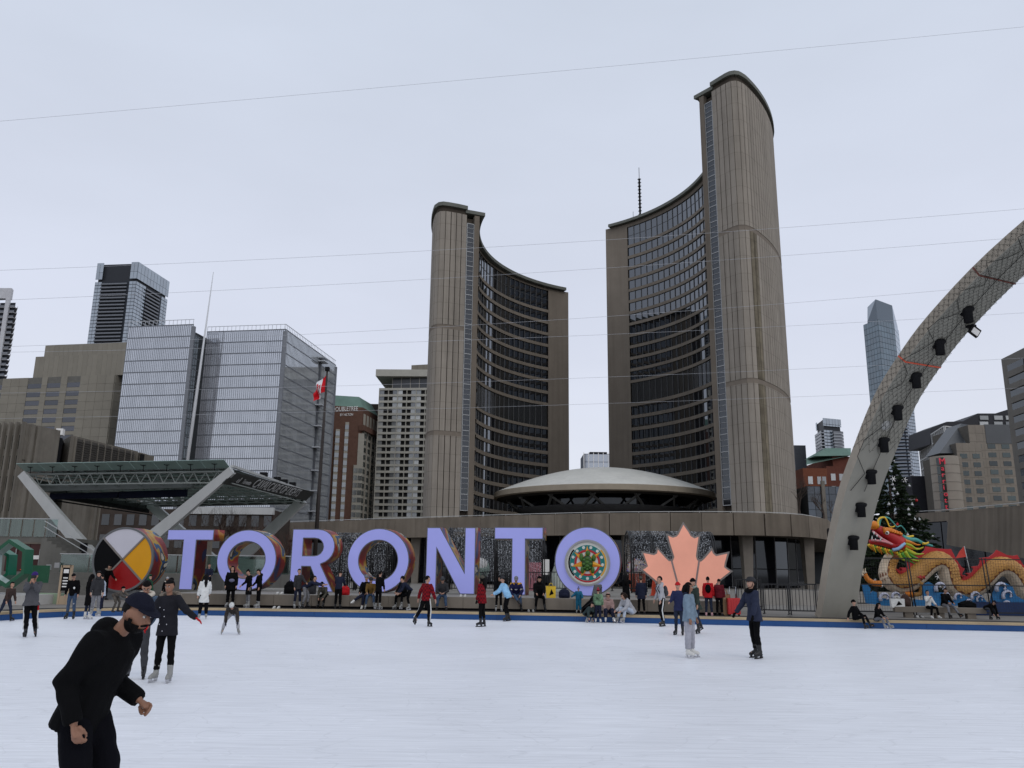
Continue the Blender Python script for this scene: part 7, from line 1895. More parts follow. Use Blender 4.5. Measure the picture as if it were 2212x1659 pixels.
person((136, 1895), 1275, 80, 'bearded man in black with dark cap leaning forward, nearest skater', Y=5.4, lean=21, neck=44, head=(16, -4), hoodback=True, armL=(-24, 8, 58, -2), armR=(-30, 14, 22, 0), legL=(20, 4, -16, 3), legR=(14, 4, -20, 3), jacket=BLACK, hem=0.14, pants=cloth('black_denim', (0.004, 0.004, 0.006), spec=0.06), skin=2, hair=('short', HAIRB), hat=('cap', cloth('cap_navy', (0.010, 0.011, 0.020), sc=20, spec=0.08)), detail=2, fist=True, bulk=1.16, extra=fg_extra, wide=1.2)

# ---- the couple behind him
def denim_extra(i):
    nk, td, root = i['nk'], i['td'], i['root']
    for s_ in (-1, 1):
        lchild('lapel', MB().tube([nk + V3(0.06 * s_, 0.0, 0.03), nk + V3(0.10 * s_, -0.12, -0.06), nk + V3(0.055 * s_, -0.155, -0.22), nk + V3(0.045 * s_, -0.16, -0.48)], [0.035, 0.042, 0.03, 0.012], 8, flat=0.5), OFFW, i['jacket'])
    lchild('shirt', MB().tube([nk + V3(0, -0.075, -0.02), nk + V3(0, -0.135, -0.12), nk + V3(0, -0.145, -0.45)], [0.04, 0.05, 0.045], 8, flat=0.4), BLACK, root)
    HC, HM = i['HC'], i['HM']
    gl = MB()
    for s_ in (-1, 1): gl.lathe([(0.022, 0), (0.025, 0.002), (0.022, 0.004)], HC + HM @ V3(0.031 * s_, -0.101, 0.006), 14, M=HM @ Matrix.Rotation(R(90), 3, 'X'))
    gl.bar(HC + HM @ V3(-0.01, -0.104, 0.008), HC + HM @ V3(0.01, -0.104, 0.008), 0.003, 0.003); lchild('glasses', gl, BLACK, root)
person((292, 1466), 1252, 12, 'man in blue denim jacket with cream collar looking down beside the woman in the parka', side=7, lean=10, head=(34, 8), armL=(14, 12, 40, -16), armR=(4, 14, 10, 8), legL=(6, 5, -6, 3), legR=(2, 4, -8, 3), jacket=JEANJ, hem=0.12, pants=DGREY, skin=1, hair=('short', HAIRB), detail=1, wide=1.12, boots='black', collar=OFFW, extra=denim_extra)
def parka_extra(i):
    nk, root = i['nk'], i['root']
    ringp = [nk + Vector((0.17 * math.cos(a), 0.12 * math.sin(a) + 0.03, 0.0 + 0.05 * math.sin(a))) for a in [R(-35) + R(250) * k / 16 for k in range(17)]]
    lchild('fur_collar', MB().tube(ringp, [0.03] + [0.052] * 15 + [0.03], 9), FUR, i['jacket'], 0.016, 1)
    for x, y, z in ((-0.09, -0.145, -0.20), (0.0, -0.16, -0.24), (0.02, -0.165, -0.36), (-0.06, -0.165, -0.50), (0.08, -0.165, -0.50), (0.01, -0.17, -0.62)): lchild('button', MB().ball(nk + V3(x, y - 0.006, z), (0.011, 0.008, 0.011), 8, 6), BLADE, i['jacket'])
person((350, 1474), 1250, -4, 'woman in black parka with fur collar and red gloves, one arm held out', lean=6, head=(12, 0), armL=(8, 44, 12, 58), armR=(16, 16, 34, 4), legL=(4, 5, -4, 1), legR=(3, 2, -4, 5), jacket=cloth('parka_black', (0.012, 0.012, 0.016)), hem=0.22, pants=BLACK, skin=2, hair=('bun', HAIRB), detail=1, boots='grey', glove=REDC, bulk=1.08, extra=parka_extra)

# ---- skaters at the left
def camera_extra(i):
    HC, HM = i['HC'], i['HM']
    lchild('camera', MB().ob(HC + HM @ V3(0, -0.15, 0.0), (0.13, 0.06, 0.085)).ob(HC + HM @ V3(0, -0.20, 0.0), (0.06, 0.06, 0.06)), BOOTB, i['root'])
    for k, c_ in (('L', REDC),):
        hip, kn, ak = i['J'][k][4:7]; lchild('red_stripe', MB().tube([hip + V3(0.092, -0.01, -0.02), hip.lerp(kn, 0.6) + V3(0.09, -0.02, 0)], 0.026, 6), c_, i['trousers'])
person((64, 1376), 1234, 22, 'man in purple cap and grey jacket holding a camera to his face', lean=3, head=(6, 0), armL=(58, -4, 152, -24), armR=(58, -4, 152, -24), legL=(-4, 5, -12, 8), legR=(10, -4, 6, -4), jacket=cloth('heather', (0.075, 0.075, 0.082)), hem=0.16, pants=BLACK, skin=1, hair=('short', HAIRN), hat=('cap', PURP), detail=1, boots='black', stripe=WHITEC, bulk=1.12, wide=1.05, extra=camera_extra)
person((6, 1342), 1256, 70, 'skater in brown jacket cut off by the left edge, one skate kicked out', lean=20, legL=(20, 4, 8, 4), legR=(-14, 8, -34, 6), jacket=BROWNC, pants=DJEAN, hair=('short', HAIRB))
def ripped_extra(i):
    nk = i['nk']; lchild('chest_print', MB().ball(nk + V3(0.10, -0.155, -0.30), (0.04, 0.01, 0.05), 10, 6), WHITEC, i['jacket'])
    kn = i['J']['L'][5]; lchild('ripped_knee', MB().ball(kn + V3(0, -0.062, 0.02), (0.035, 0.012, 0.03), 10, 6), LGREY, i['trousers'])
person((151, 1337), 1238, 6, 'man in black jacket and ripped blue jeans looking down at his skates', lean=4, head=(38, 6), armR=(-6, 16, 4, 8), armL=(10, 14, 20, 8), legL=(4, 4, -4, 4), legR=(0, 4, -6, 3), jacket=BLACK, pants=JEAN, skin=0, boots='black', extra=ripped_extra)
person((187, 1338), 1240, 160, 'woman in long black coat with white figure skates seen from behind', lean=3, hem=0.48, jacket=BLACK, pants=DJEAN, hair=('long', HAIRB), boots='white', hat=('beanie', BLACK), armR=(30, 14, 60, 2))
person((203, 1330), 1234, 30, 'person in dark grey fur hood behind the woman in the long coat', z0=CH, hat=('hood', CHAR), jacket=CHAR, pants=GREY, boots='grey', hem=0.2)
person((204, 1328), 1247, 200, 'child in cream hooded jacket at the rink edge', z0=CH, hat=('hood', OFFW), jacket=OFFW, pants=LGREY, boots='grey', bulk=1.15)
def skate_in_hand(i):
    wr = i['J']['R'][2]; hd = i['J']['R'][3]; c = wr + hd * 0.14
    lchild('spare_boot', MB().tube([c + V3(0, 0.0, 0.05), c + V3(0, -0.01, -0.05), c + V3(0, -0.13, -0.08)], [0.06, 0.055, 0.04], 10).bar(c + V3(0, 0.05, -0.13), c + V3(0, -0.18, -0.13), 0.015, 0.03), BOOTW, i['root'])
person((216, 1331), 1240, -70, 'woman in pale blue and grey jacket carrying a white skate', lean=4, head=(26, 0), armR=(8, 4, 26, 4), armL=(10, 8, 20, 6), hem=0.16, jacket=LSKY, pants=NAVYC, hair=('tail', HAIRB), boots='grey', extra=skate_in_hand, skin=0)
person((222, 1296), 1218, 60, 'person in black fur hooded coat leaning before the black quarter of the drum', z0=CH, lean=18, head=(30, 0), jacket=BLACK, pants=BLACK, hair=('short', HAIRB), collar=FUR, boots='shoe', armL=(30, 8, 60, 0))
person((248, 1322), 1266, 75, 'person in camouflage bending far forward with one arm out', z0=CH, lean=74, head=(-30, 0), jacket=CAMO, pants=CAMO, armL=(60, 6, 86, 0), armR=(50, 8, 80, 0), legL=(34, 5, -16, 4), legR=(28, 5, -20, 4), hat=('beanie', BLACK), boots='shoe')
person((312, 1318), 1241, 70, 'person in dark green hooded coat in front of the drum', z0=CH, lean=12, hat=('hood', GREENC), jacket=GREENC, pants=BLACK, boots='shoe', head=(10, 0))
person((356, 1310), 1246, 10, 'woman in pale grey knitted hat behind the couple', z0=CH, hat=('beanie', LGREY), hair=('long', HAIRN), jacket=BLACK, pants=BLACK, boots='grey', collar=OFFW)
person((437, 1338), 1240, -150, 'woman in long white coat and black trousers standing at the rink edge', lean=4, hem=0.36, jacket=WHITEC, pants=BLACK, hair=('long', HAIRB), hoodback=True, bulk=1.1, wide=1.25, boots='grey', armR=(24, 14, 40, 4))
person((447, 1282), 1217, 20, 'boy in navy hoodie with blue chest band behind the bench', z0=0.78, jacket=NAVYC, pants=BLACK, hair=('short', HAIRN), boots='shoe', armL=(20, 4, 70, -20), armR=(20, 4, 70, -20))
person((497, 1370), 1300, 8, 'skater in white knitted hat bending low with both hands down', lean=76, head=(34, 0), jacket=cloth('speckled', (0.035, 0.03, 0.027), var=0.8, sc=20), pants=LGREY, armL=(20, 14, 24, 8), armR=(6, 10, 0, -4), legL=(52, 16, -8, 8), legR=(48, 20, -16, 16), hat=('beanie', WHITEC, WHITEC), boots='grey', glove=NAVYC, bulk=1.12, toeL=25, toeR=-10, wide=1.15)

# ---- along the bench
BZ = CH + 0.012
def waistbag(i): lchild('waist_bag', MB().ball(i['pel'] + V3(0.04, -0.19, 0.16), (0.13, 0.06, 0.08), 14, 9), cloth('slate', (0.13, 0.13, 0.2)), i['root'])
person((496, 1311), 1222, 6, 'large figure all in black with a grey waist bag beside the first O', z0=BZ, at=('bench', 0.45), jacket=BLACK, pants=BLACK, hem=0.28, bulk=1.38, wide=1.2, hair=('long', HAIRB), boots='grey', extra=waistbag)
person((535, 1311), 1230, -48, 'woman in long black coat looking down, hair in a bun, beside the first O', z0=BZ, at=('bench', 0.45), jacket=BLACK, pants=GREY, hem=0.42, hair=('bun', HAIRB), boots='grey', head=(34, 0), armR=(20, 6, 50, 0))
person((557, 1312), 1229, -52, 'woman in short black jacket with white socks right of the long coat', z0=BZ, at=('bench', 0.45), jacket=BLACK, pants=BLACK, hair=('tail', HAIRB), boots='grey', head=(28, 0), hoodback=True, armR=(16, 6, 44, 0))
person((641, 1313), 1228, 40, 'woman in dark jacket standing at the foot of the R', z0=BZ, at=('bench', 0.45), jacket=CHAR, pants=NAVYC, hair=('short', HAIRB), hem=0.16, boots='grey', armL=(40, 6, 70, 0))
person((658, 1311), 1243, 85, 'person in dark top and grey jeans stretching over the bench by the R', z0=BZ, at=('bench', 0.45), lean=64, jacket=NAVYC, pants=GREY, boots='black', armL=(78, 5, 88, 0), armR=(74, 5, 86, 0), head=(-20, 0), legL=(22, 3, -6, 3), legR=(10, 3, -16, 3))
person((693, 1312), 1256, -12, 'seated man in olive jacket tying his skate', z0=BZ, at=('bench', 0.20), jacket=OLIVE, pants=BLACK, hat=('cap', BLACK), boots='black', **{**SIT, 'lean': 46, 'armL': (16, 4, 30, -16), 'armR': (16, 4, 30, -16), 'head': (30, 0), 'legL': (84, 8, 20, 4), 'legR': (84, 6, -6, 4)})
person((729, 1313), 1233, 172, 'man in navy top and black shorts seen from behind at the bench', z0=BZ, at=('bench', 0.45), lean=10, jacket=NAVYC, pants=BLACK, hair=('short', HAIRN), boots='black', head=(30, 0), armL=(30, 8, 60, -6), armR=(30, 8, 60, -6), wide=1.15, bulk=1.08)
person((772, 1313), 1241, -10, 'seated man in black with grey hat and crossed legs in white shoes', z0=BZ, at=('bench', 0.20), jacket=BLACK, pants=NAVYC, hat=('beanie', GREY), boots='whiteshoe', bulk=1.2, **{**SIT, 'legL': (84, -6, 4, -6), 'legR': (88, -2, 52, 34), 'lean': 4, 'head': (6, 0)})
person((799, 1310), 1247, 8, 'child in dark helmet and mustard top sitting on the bench', z0=BZ, at=('bench', 0.20), jacket=cloth('mustard', (0.13, 0.075, 0.02)), pants=JEAN, hat=('helmet', CHAR), boots='grey', **SIT)
person((816, 1314), 1233, 150, 'tall figure in black standing behind the child in the helmet', z0=BZ, at=('bench', 0.45), jacket=BLACK, pants=BLACK, hair=('short', HAIRB), boots='grey', hem=0.2, lean=8)
person((861, 1310), 1244, -30, 'person in black hat sitting left of the bending man', z0=BZ, at=('bench', 0.20), jacket=BLACK, pants=BLACK, hat=('beanie', BLACK), boots='grey', **SIT)
person((884, 1313), 1246, -70, 'man in navy top bending over between the middle O and the flannel skater', z0=BZ, at=('bench', 0.45), lean=50, jacket=NAVYC, pants=BLACK, boots='grey', hair=('short', HAIRB), armL=(20, 6, 40, 0), armR=(20, 6, 40, 0), legL=(16, 3, -12, 3), legR=(10, 3, -16, 3))
person((911, 1354), 1243, 148, 'skater in red flannel jacket and black trousers with white stripe, seen from behind', lean=6, jacket=REDF, pants=BLACK, hair=('short', HAIRB), boots='black', stripe=WHITEC, armL=(-6, 28, 6, 20), armR=(4, 24, 8, 16), legL=(-22, 4, -42, 2), legR=(10, 4, -6, 3), head=(4, -30), bulk=1.12, wide=1.1)
def phone(i):
    c = (i['J']['L'][2] + i['J']['R'][2]) / 2 + i['J']['L'][3] * 0.08; lchild('phone', MB().ob(c + V3(0, -0.02, 0.03), (0.07, 0.12, 0.012)), BOOTB, i['root'])
person((954, 1311), 1245, 0, 'seated man in grey hat and blue jeans looking at his phone under the N', z0=BZ, at=('bench', 0.20), jacket=CHAR, pants=JEAN, hat=('beanie', DGREY), boots='shoe', hoodback=True, extra=phone, **{**SIT, 'lean': 12, 'armL': (14, 12, 70, -34), 'armR': (14, 12, 70, -34), 'head': (34, 0)})
person((1042, 1354), 1243, -112, 'girl in red quilted jacket with long dark hair skating away', lean=4, jacket=REDF, hem=0.2, pants=BLACK, hair=('long', HAIRB), hat=('beanie', OLIVE), boots='black', glove=BLACK, bulk=1.12, legL=(4, 2, -4, 2), legR=(0, 2, -6, 2))
person((1077, 1313), 1243, 10, 'person in black standing at the bench behind the blue puffer jacket', z0=BZ, at=('bench', 0.45), jacket=BLACK, pants=BLACK, hair=('long', HAIRB), boots='grey', head=(30, 20), armL=(20, 4, 60, -10), armR=(20, 4, 60, -10))
person((1097, 1342), 1244, -100, 'skater in sky blue puffer jacket and black leggings leaning left', lean=24, jacket=SKYB, pants=BLACK, hair=('short', HAIRB), boots='black', hat=('beanie', CHAR), bulk=1.22, legL=(14, 2, -14, 2), legR=(10, 2, -16, 2), armL=(34, 6, 60, 0), armR=(34, 6, 60, 0))
def jersey(i):
    for k in 'LR':
        sh, el = i['J'][k][0], i['J'][k][1]; lchild('shoulder_yoke', MB().tube([i['nk'] + (sh - i['nk']) * 0.35 + V3(0, 0, -0.015), sh + V3(0, 0, 0.012), sh.lerp(el, 0.45)], [0.075, 0.092, 0.083], 10), YELC, i['jacket'])
        lchild('sleeve_band', MB().tube([sh.lerp(el, 0.72), sh.lerp(el, 0.9)], 0.078, 10), OFFW, i['jacket'])
    lchild('chest_crest', MB().ball(i['nk'] + i['td'] * -0.24 + V3(0, -0.155, 0), (0.07, 0.02, 0.07), 12, 6), LGREY, i['jacket'])
person((1124, 1313), 1244, 2, 'seated man in navy hockey jersey with amber shoulders lacing a skate', z0=BZ, at=('bench', 0.20), jacket=cloth('jersey_navy', (0.012, 0.012, 0.05)), pants=JEAN, hat=('cap', GREY), boots='black', bulk=1.25, extra=jersey, **{**SIT, 'lean': 26, 'armL': (26, 16, 40, -20), 'armR': (22, 16, 36, -20), 'legR': (86, -4, 40, -28)})
person((1167, 1314), 1245, 4, 'heavily built person in black with hood sitting left of the yellow bag', z0=BZ, at=('bench', 0.20), jacket=BLACK, pants=BLACK, hat=('hood', BLACK), boots='black', bulk=1.35, **{**SIT, 'lean': 8})
person((1250, 1319), 1268, -8, 'toddler in teal snowsuit and bobble hat before the medallion', z0=BZ, at=('bench', 0.45), jacket=TEALC, pants=TEALC, hat=('beanie', cloth('bobble', (0.12, 0.14, 0.3), var=0.8, sc=14), PURP), boots='grey', bulk=1.35, wide=1.5, armR=(10, 40, 30, 50), armL=(20, 20, 40, 10), hair=None)
person((1273, 1346), 1300, 40, 'crouching adult in dark green coat at the blue curb', at=('curb', 0.45), lean=50, jacket=cloth('bottle', (0.03, 0.045, 0.045)), pants=BLACK, legL=(96, 12, -30, 6), legR=(96, 8, -30, 6), hair=('short', HAIRB), boots='grey', head=(20, 0), hem=0.12, bulk=1.2)
person((1292, 1345), 1271, 165, 'child in green checked jacket and red hat seen from behind', at=('curb', 0.45), lean=14, jacket=PLAID, pants=NAVYC, hat=('beanie', cloth('ruby', (0.25, 0.02, 0.04)), REDC), boots='white', bulk=1.3, wide=1.25)
person((1317, 1344), 1281, 0, 'toddler in dusty pink padded suit sitting on the curb', at=('curb', 0.30), jacket=PINKC, pants=NAVYC, hat=('hood', PINKC), boots='white', bulk=1.4, wide=1.4, **{**SIT, 'lean': 4, 'legL': (104, 8, 24, 4), 'legR': (104, 8, 24, 4)})
person((1341, 1346), 1279, -60, 'woman in white hooded top crouching on the curb next to the toddler', at=('curb', 0.30), jacket=LGREY, pants=LSKY, hair=('bob', HAIRN), boots='grey', hoodback=True, bulk=1.15, **{**SIT, 'lean': 40, 'legL': (108, 8, 16, 4), 'legR': (106, 6, 20, 4)})
person((1353, 1320), 1238, 172, 'figure in black with one arm raised looking at the displays', z0=BZ, at=('bench', 0.45), jacket=BLACK, pants=BLACK, hair=('long', HAIRB), boots='shoe', hem=0.24, armR=(80, 6, 84, 10), armL=(70, 20, 80, 10))
person((1386, 1320), 1245, 178, 'person in navy coat and black hat seen from behind left of the cone', z0=BZ, at=('bench', 0.45), jacket=NAVYC, pants=BLACK, hat=('beanie', OLIVE), boots='shoe', hem=0.26, bulk=1.1)
def backpack(m_):
    def f(i):
        c = i['nk'] + i['td'] * -0.24
        lchild('backpack', MB().ball(c + V3(0, 0.19, 0), (0.14, 0.085, 0.21), 16, 12).ball(c + V3(0, 0.26, -0.07), (0.10, 0.045, 0.10), 12, 8), m_, i['root'], 0.02, 2)
        for s_ in (-1, 1): lchild('strap', MB().tube([i['nk'] + V3(0.10 * s_, 0.10, -0.06), i['nk'] + V3(0.11 * s_, -0.02, 0.005), i['nk'] + V3(0.12 * s_, -0.14, -0.14), i['nk'] + V3(0.14 * s_, -0.02, -0.36)], 0.02, 6), m_, i['root'])
    return f
person((1433, 1353), 1244, -80, 'skater in light grey hoodie with backpack and white striped trousers', lean=9, jacket=LGREY, pants=BLACK, hair=('short', HAIRB), boots='black', stripe=WHITEC, hoodback=True, extra=backpack(DGREY), legL=(10, 4, -8, 3), legR=(4, 4, -14, 3), armL=(4, 10, 14, 4), armR=(6, 12, 20, 6), wide=1.15, head=(-4, 0))
person((1468, 1372), 1257, -30, 'skater in red and white hat and blue coat half hidden behind the denim jacket', jacket=cloth('indigo', (0.02, 0.025, 0.07)), pants=DJEAN, hat=('beanie', REDC), boots='black', hem=0.2, armR=(20, 10, 70, 0))
person((1512, 1368), 1249, -55, 'skater with black hat and pale face scarf in olive coat, one leg back', lean=12, jacket=cloth('moss', (0.03, 0.042, 0.035)), pants=DJEAN, hat=('beanie', BLACK), collar=cloth('sage', (0.22, 0.25, 0.22)), boots='black', hem=0.24, legL=(12, 4, -4, 3), legR=(-18, 4, -34, 3))
person((1532, 1329), 1245, 165, 'person in red jacket and jeans with black backpack seen from behind', z0=BZ, at=('bench', 0.45), jacket=REDC, pants=DJEAN, hair=('short', HAIRB), boots='pinkshoe', extra=backpack(BLACK), bulk=1.12, hem=0.16)
person((1555, 1329), 1250, 150, 'person in maroon puffer jacket next to the red suitcase', z0=BZ, at=('bench', 0.45), jacket=MAR, pants=BLACK, hair=('short', HAIRB), boots='shoe', bulk=1.2, head=(20, 0))
# ---- the two nearer skaters at the right
def dj_extra(i):
    lchild('hood', MB().ball(i['nk'] + V3(0, 0.06, 0.01), (0.13, 0.10, 0.075), 14, 9), NAVYC, i['jacket'], 0.016, 2)
person((1491, 1421), 1257, 62, 'woman in pale denim jacket and light grey sweatpants with white figure skates', lean=2, jacket=LJEAN, hem=0.16, pants=cloth('sweat_grey', (0.33, 0.33, 0.37)), hair=('bob', HAIRB), boots='white', skin=2, detail=1, bulk=1.16, wide=1.28, armL=(8, 8, 16, 4), armR=(4, 8, 10, 4), head=(2, 8), extra=dj_extra)
person((1638, 1422), 1247, -72, 'man in black helmet and navy padded jacket with black gloves reaching forward', lean=8, jacket=cloth('padded_navy', (0.022, 0.027, 0.05), sc=5), hem=0.2, pants=BLACK, hat=('helmet', CHAR), boots='black', skin=0, detail=1, glove=BLACK, bulk=1.14, armL=(14, 8, 20, 6), armR=(26, 12, 34, 14), legL=(6, 3, -6, 3), legR=(2, 3, -12, 3), collar=BLACK, head=(-4, 10))
# ---- at the right, by the dragon
person((1874, 1356), 1296, 40, 'man in black hat and coat sitting on the curb at the foot of the arch', at=('curb', 0.30), jacket=BLACK, pants=BLACK, hat=('beanie', BLACK), boots='black', bulk=1.15, **{**SIT, 'lean': -4, 'legL': (106, 10, 24, 6), 'legR': (104, 6, 14, 4), 'armR': (-30, 20, -10, 14), 'head': (0, 0)})
person((1917, 1358), 1302, 30, 'woman with long dark hair in black jacket and light jeans sitting on the curb', at=('curb', 0.30), jacket=BLACK, pants=GREY, hair=('long', HAIRB), boots='grey', **{**SIT, 'lean': 16, 'legL': (104, 8, 24, 4), 'legR': (104, 6, 20, 4)})
person((2020, 1331), 1275, 12, 'person in white sweater with hands at the face on the right bench', z0=BZ, at=('right', 0.22), jacket=WHITEC, pants=BLACK, hair=('short', HAIRB), boots='whiteshoe', **{**SIT, 'lean': 4, 'armR': (30, 4, 140, -14), 'head': (-6, 0)})
person((2062, 1332), 1270, 14, 'man in black leather jacket and grey jeans on the right bench', z0=BZ, at=('right', 0.22), jacket=BLACK, pants=GREY, hair=('short', HAIRN), boots='black', bulk=1.15, **{**SIT, 'lean': 14, 'legR': (78, 10, 16, 8), 'legL': (78, 14, 30, 12)})
person((2146, 1330), 1296, 20, 'man bent double in black, tying his skates at the right bench end', z0=BZ, at=('right', 0.22), jacket=BLACK, pants=DGREY, hat=('cap', NAVYC), boots='black', bulk=1.15, **{**SIT, 'lean': 70, 'armL': (10, 4, 20, -4), 'armR': (10, 4, 20, -4), 'head': (20, 0), 'legR': (80, 14, 0, 12)})
print('people', PCOUNT[0])

# ================================================================== bags and small things
def lump(nm, x, y, Y, r_, m_, label, cat, strap=True, z=None, squash=1.0):
    p = P(x, y, Y); z = p.z if z is None else z; o = empty(nm, (p.x, Y, z), label, cat)
    b_ = MB(); b_.ball((p.x, Y, z + r_[2] * 1.35), (r_[0] * .8, r_[1] * .85, r_[2] * .62), 16, 11); b_.ob((p.x, Y, z + r_[2] * 0.68), (r_[0] * 1.75, r_[1] * 1.7, r_[2] * 1.34)); b_.ball((p.x, Y - r_[1] * 0.7, z + r_[2] * 0.6), (r_[0] * .7, r_[1] * .5, r_[2] * .5), 12, 8)
    bo = b_.build('bag_body', m_, o)
    md = bo.modifiers.new('r', 'REMESH'); md.mode = 'VOXEL'; md.voxel_size = 0.02; md.use_smooth_shade = True; m2 = bo.modifiers.new('s', 'SMOOTH'); m2.iterations = 8; REM.append((bo, 0.02, 8, None))
    if strap: MB().tube([(p.x - r_[0] * .4, Y, z + r_[2] * 1.75), (p.x, Y, z + r_[2] * 2.15), (p.x + r_[0] * .4, Y, z + r_[2] * 1.75)], 0.015, 6).build('handle', m_, o)
    return o
lump('backpack', 626, 1280, 36.6, (0.26, 0.18, 0.28), BLACK, 'black backpack on the bench left of the R', 'backpack', z=BT)
lump('backpack', 675, 1280, 36.6, (0.16, 0.14, 0.30), CHAR, 'dark rucksack on the bench under the R', 'backpack', z=BT)
lump('red_bag', 745, 1280, 35.6, (0.22, 0.14, 0.20), REDC, 'bright red bag on the bench beside the man in navy', 'bag', z=BT)
lump('duffel_bag', 1219, 1285, 35.2, (0.26, 0.16, 0.19), NAVYC, 'dark navy bag on the bench left of the medallion', 'bag', z=BT)
lump('duffel_bag', 2090, 1318, 33.6, (0.36, 0.16, 0.14), BLACK, 'long black bag lying on the right bench', 'bag', z=0.62)
lump('backpack', 1956, 1300, 33.6, (0.2, 0.16, 0.26), mat('brown_bag', (0.05, 0.03, 0.025), 0.8), 'brown black rucksack on the right bench', 'backpack', z=0.62)
lump('backpack', 923, 1316, 34.2, (0.12, 0.12, 0.17), BLACK, 'small black bag on the floor under the N', 'bag', z=BZ)
def tote(nm, x, y, Y, w_, h_, m_, label, mark=None, z=None):
    p = P(x, y, Y); z = p.z if z is None else z; o = empty(nm, (p.x, Y, z), label, 'bag')
    MB().add([(p.x - w_ / 2, Y - .09, z), (p.x + w_ / 2, Y - .09, z), (p.x + w_ / 2, Y + .09, z), (p.x - w_ / 2, Y + .09, z), (p.x - w_ * .56, Y - .05, z + h_), (p.x + w_ * .54, Y - .06, z + h_ * .96), (p.x + w_ * .54, Y + .06, z + h_), (p.x - w_ * .56, Y + .05, z + h_ * .97)], [[0, 1, 5, 4], [1, 2, 6, 5], [2, 3, 7, 6], [3, 0, 4, 7], [0, 3, 2, 1]]).build('bag_body', m_, o)
    for yy in (-.06, .06): MB().tube([(p.x - w_ * .25, Y + yy, z + h_ * .96), (p.x - w_ * .1, Y + yy, z + h_ * 1.22), (p.x + w_ * .1, Y + yy, z + h_ * 1.22), (p.x + w_ * .25, Y + yy, z + h_ * .96)], 0.012, 5).build('handle', m_, o)
    if mark: MB().add([(p.x - w_ * .2, Y - .095, z + h_ * .2), (p.x + w_ * .3, Y - .095, z + h_ * .35), (p.x + w_ * .05, Y - .088, z + h_ * .75)], [[0, 1, 2]]).build('print', mark, o)
tote('shopping_bag', 1190, 1284, 35.2, 0.38, 0.48, mat('yellow_bag', (0.72, 0.47, 0.02), 0.5), 'yellow shopping bag on the bench', BLACK, z=BT)
tote('tote_bag', 1938, 1300, 33.2, 0.5, 0.34, WHITEC, 'white tote bag with dark print on the right bench', BLACK, z=0.62)
# red suitcase
SY = 32.75; p = P(1585, 1326, SY); sc2 = empty('suitcase', (p.x, SY, BZ), 'red hard suitcase with raised handle beside the maroon jacket', 'suitcase')
SCR = mat('suitcase_red', (0.5, 0.012, 0.014), 0.3, 0.05, 1, spec=0.5)
b_ = MB(); b_.bx(p.x - .24, p.x + .24, SY - .12, SY + .12, BZ + .06, BZ + .66); b_.build('shell', SCR, sc2)
for k in range(5): MB().bx(p.x - .2 + .1 * k - .012, p.x - .2 + .1 * k + .012, SY - .14, SY - .11, BZ + .1, BZ + .62).build('rib', SCR, sc2)
MB().tube([(p.x - .12, SY, BZ + .64), (p.x - .12, SY, BZ + 1.08), (p.x + .12, SY, BZ + 1.08), (p.x + .12, SY, BZ + .64)], 0.012, 6).build('pull_handle', BLADE, sc2)
for x in (-.19, .19): MB().ball((p.x + x, SY - .04, BZ + .04), 0.045, 10, 7).build('wheel', BOOTB, sc2)
tote('paper_bag', 1568, 1318, 32.9, 0.34, 0.8, mat('kraft_bag', (0.28, 0.19, 0.11), 0.9), 'tall brown paper bag behind the red suitcase', z=BZ)
# folded stroller by the toddler
p = P(1285, 1320, 34.2); stl = empty('stroller', (p.x, 34.2, BZ), 'grey stroller with black seat leaning at the bench below the medallion', 'stroller')
GRF = cloth('stroller_grey', (0.11, 0.11, 0.11))
b_ = MB(); b_.add([(p.x - .12, 34.0, BZ + .6), (p.x + .28, 34.0, BZ + .62), (p.x + .3, 34.45, BZ + .7), (p.x - .1, 34.45, BZ + .68), (p.x, 34.05, BZ + 1.05), (p.x + .28, 34.05, BZ + 1.08), (p.x + .28, 34.4, BZ + 1.1), (p.x + .0, 34.4, BZ + 1.08)], [[0, 1, 5, 4], [1, 2, 6, 5], [2, 3, 7, 6], [3, 0, 4, 7], [4, 5, 6, 7], [0, 3, 2, 1]]); b_.build('canopy_hood', GRF, stl)
MB().tube([(p.x + .1, 34.1, BZ + .65), (p.x - .2, 34.0, BZ + .32), (p.x - .52, 33.9, BZ + .12)], [0.16, 0.15, 0.08], 10).build('seat', BLACK, stl)
for s_ in (-1, 1): MB().tube([(p.x + .28, 34.2 + .2 * s_, BZ + 1.0), (p.x - .1, 34.1 + .2 * s_, BZ + .45), (p.x - .6, 33.95 + .18 * s_, BZ + .08)], 0.018, 6).tube([(p.x - .1, 34.1 + .2 * s_, BZ + .45), (p.x + .2, 34.2 + .2 * s_, BZ + .08)], 0.018, 6).build('frame', BOOTB, stl)
for x, yy in ((-.58, -.12), (-.58, .18), (.22, -.02), (.22, .4)): MB().lathe([(0.04, -.02), (0.08, -.02), (0.08, .02), (0.04, .02)], (p.x + x, 34.0 + yy, BZ + .08), 14, M=Matrix.Rotation(R(90), 3, 'X')).build('wheel', BOOTB, stl)
def shoes(x, y, Y, z, m_, label, rz=0.0):
    p = P(x, y, Y); o = empty('pair_of_shoes', (p.x, Y, z), label, 'shoes')
    for s_ in (-1, 1):
        c = Vector((p.x + .09 * s_, Y, z)); MB().tube([c + V3(0, .1, .05), c + V3(0, 0, .045), c + V3(0, -.12, .035)], [0.05, 0.048, 0.035], 10).ob(c + V3(0, 0, .012), (.085, .28, .024)).build('shoe', m_, o)
shoes(668 - 8, 1312, 34.3, BZ, BOOTW, 'pair of white shoes on the floor right of the first O') if False else shoes(589 + 8, 1312, 34.4, BZ, BOOTW, 'pair of white shoes on the floor right of the first O')
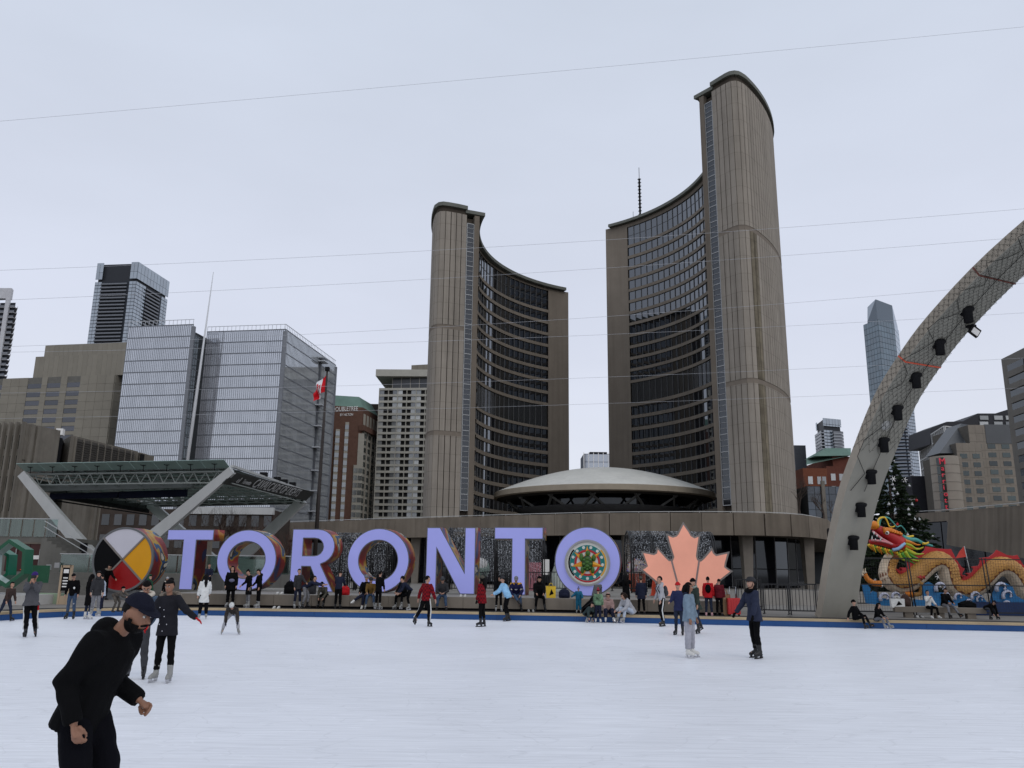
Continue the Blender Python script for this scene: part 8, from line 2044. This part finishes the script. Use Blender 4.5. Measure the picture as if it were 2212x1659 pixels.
shoes(604, 1281, 36.0, BT, BOOTW, 'pair of white shoes on the bench right of the first O')
shoes(1000, 1283, 35.3, BT, BOOTW, 'pair of white shoes on the bench under the N diagonal')
shoes(1985, 1332, 33.0, BZ, BOOTW, 'pair of white shoes under the right bench')
shoes(1147, 1315, 34.0, BZ, BOOTG, 'pair of grey skates beside the hockey jersey')
# ================================================================== turn lettering, cut-outs and figures into plain meshes
bpy.context.view_layer.update()
dg = bpy.context.evaluated_depsgraph_get()
done = [(o, bpy.data.meshes.new_from_object(o.evaluated_get(dg))) for o in TEXTS]
fig = [(r_, bpy.data.meshes.new_from_object(r_[0].evaluated_get(dg))) for r_ in REM]
for (o, vx, sm, after), me in fig:
    o.modifiers.clear(); o.data = me
    me.polygons.foreach_set('use_smooth', [True] * len(me.polygons))
    if after: after(me)
    if o.name.split('.')[0] in ('jacket', 'trousers') :      # soft folds in the cloth
        nv = len(me.vertices); co = np.empty(nv * 3, dtype=np.float32); me.vertices.foreach_get('co', co); co = co.reshape(-1, 3)
        no = np.array([v_.normal for v_ in me.vertices], dtype=np.float32); X_, Y_, Z_ = co.T
        h_ = np.sin(26 * Z_ + 11 * X_ + 3 * np.sin(9 * X_ + 6 * Y_)) + np.sin(19 * X_ - 24 * Z_ + 4 * np.sin(8 * Z_ + 5 * Y_)) + 0.7 * np.sin(41 * Z_ + 17 * Y_ + 2 * np.sin(15 * X_))
        co += no * (h_ * 0.0028)[:, None]; me.vertices.foreach_set('co', co.ravel())
    me.update()
for o, me in done:
    n = bpy.data.objects.new(o.name + '_m', me); nm = o.name; par = o.parent; tm_ = TMX.get(o.name); mb = o.matrix_basis.copy();
    if tm_ is not None: me.transform(tm_)
    props = {k: o[k] for k in o.keys()}
    bpy.data.objects.remove(o); n.name = nm; COL.objects.link(n); n.parent = par; n.matrix_basis = mb
    for k, v in props.items():
        if k == 'frontmat':
            for p_ in me.polygons: p_.material_index = 1 if abs(p_.normal.z) > 0.7 else 0
        else: n[k] = v
print('tris', sum(len(m_.loop_triangles) or sum(len(p_.vertices) - 2 for p_ in m_.polygons) for m_ in bpy.data.meshes if m_.users), 'objects', len(bpy.data.objects))
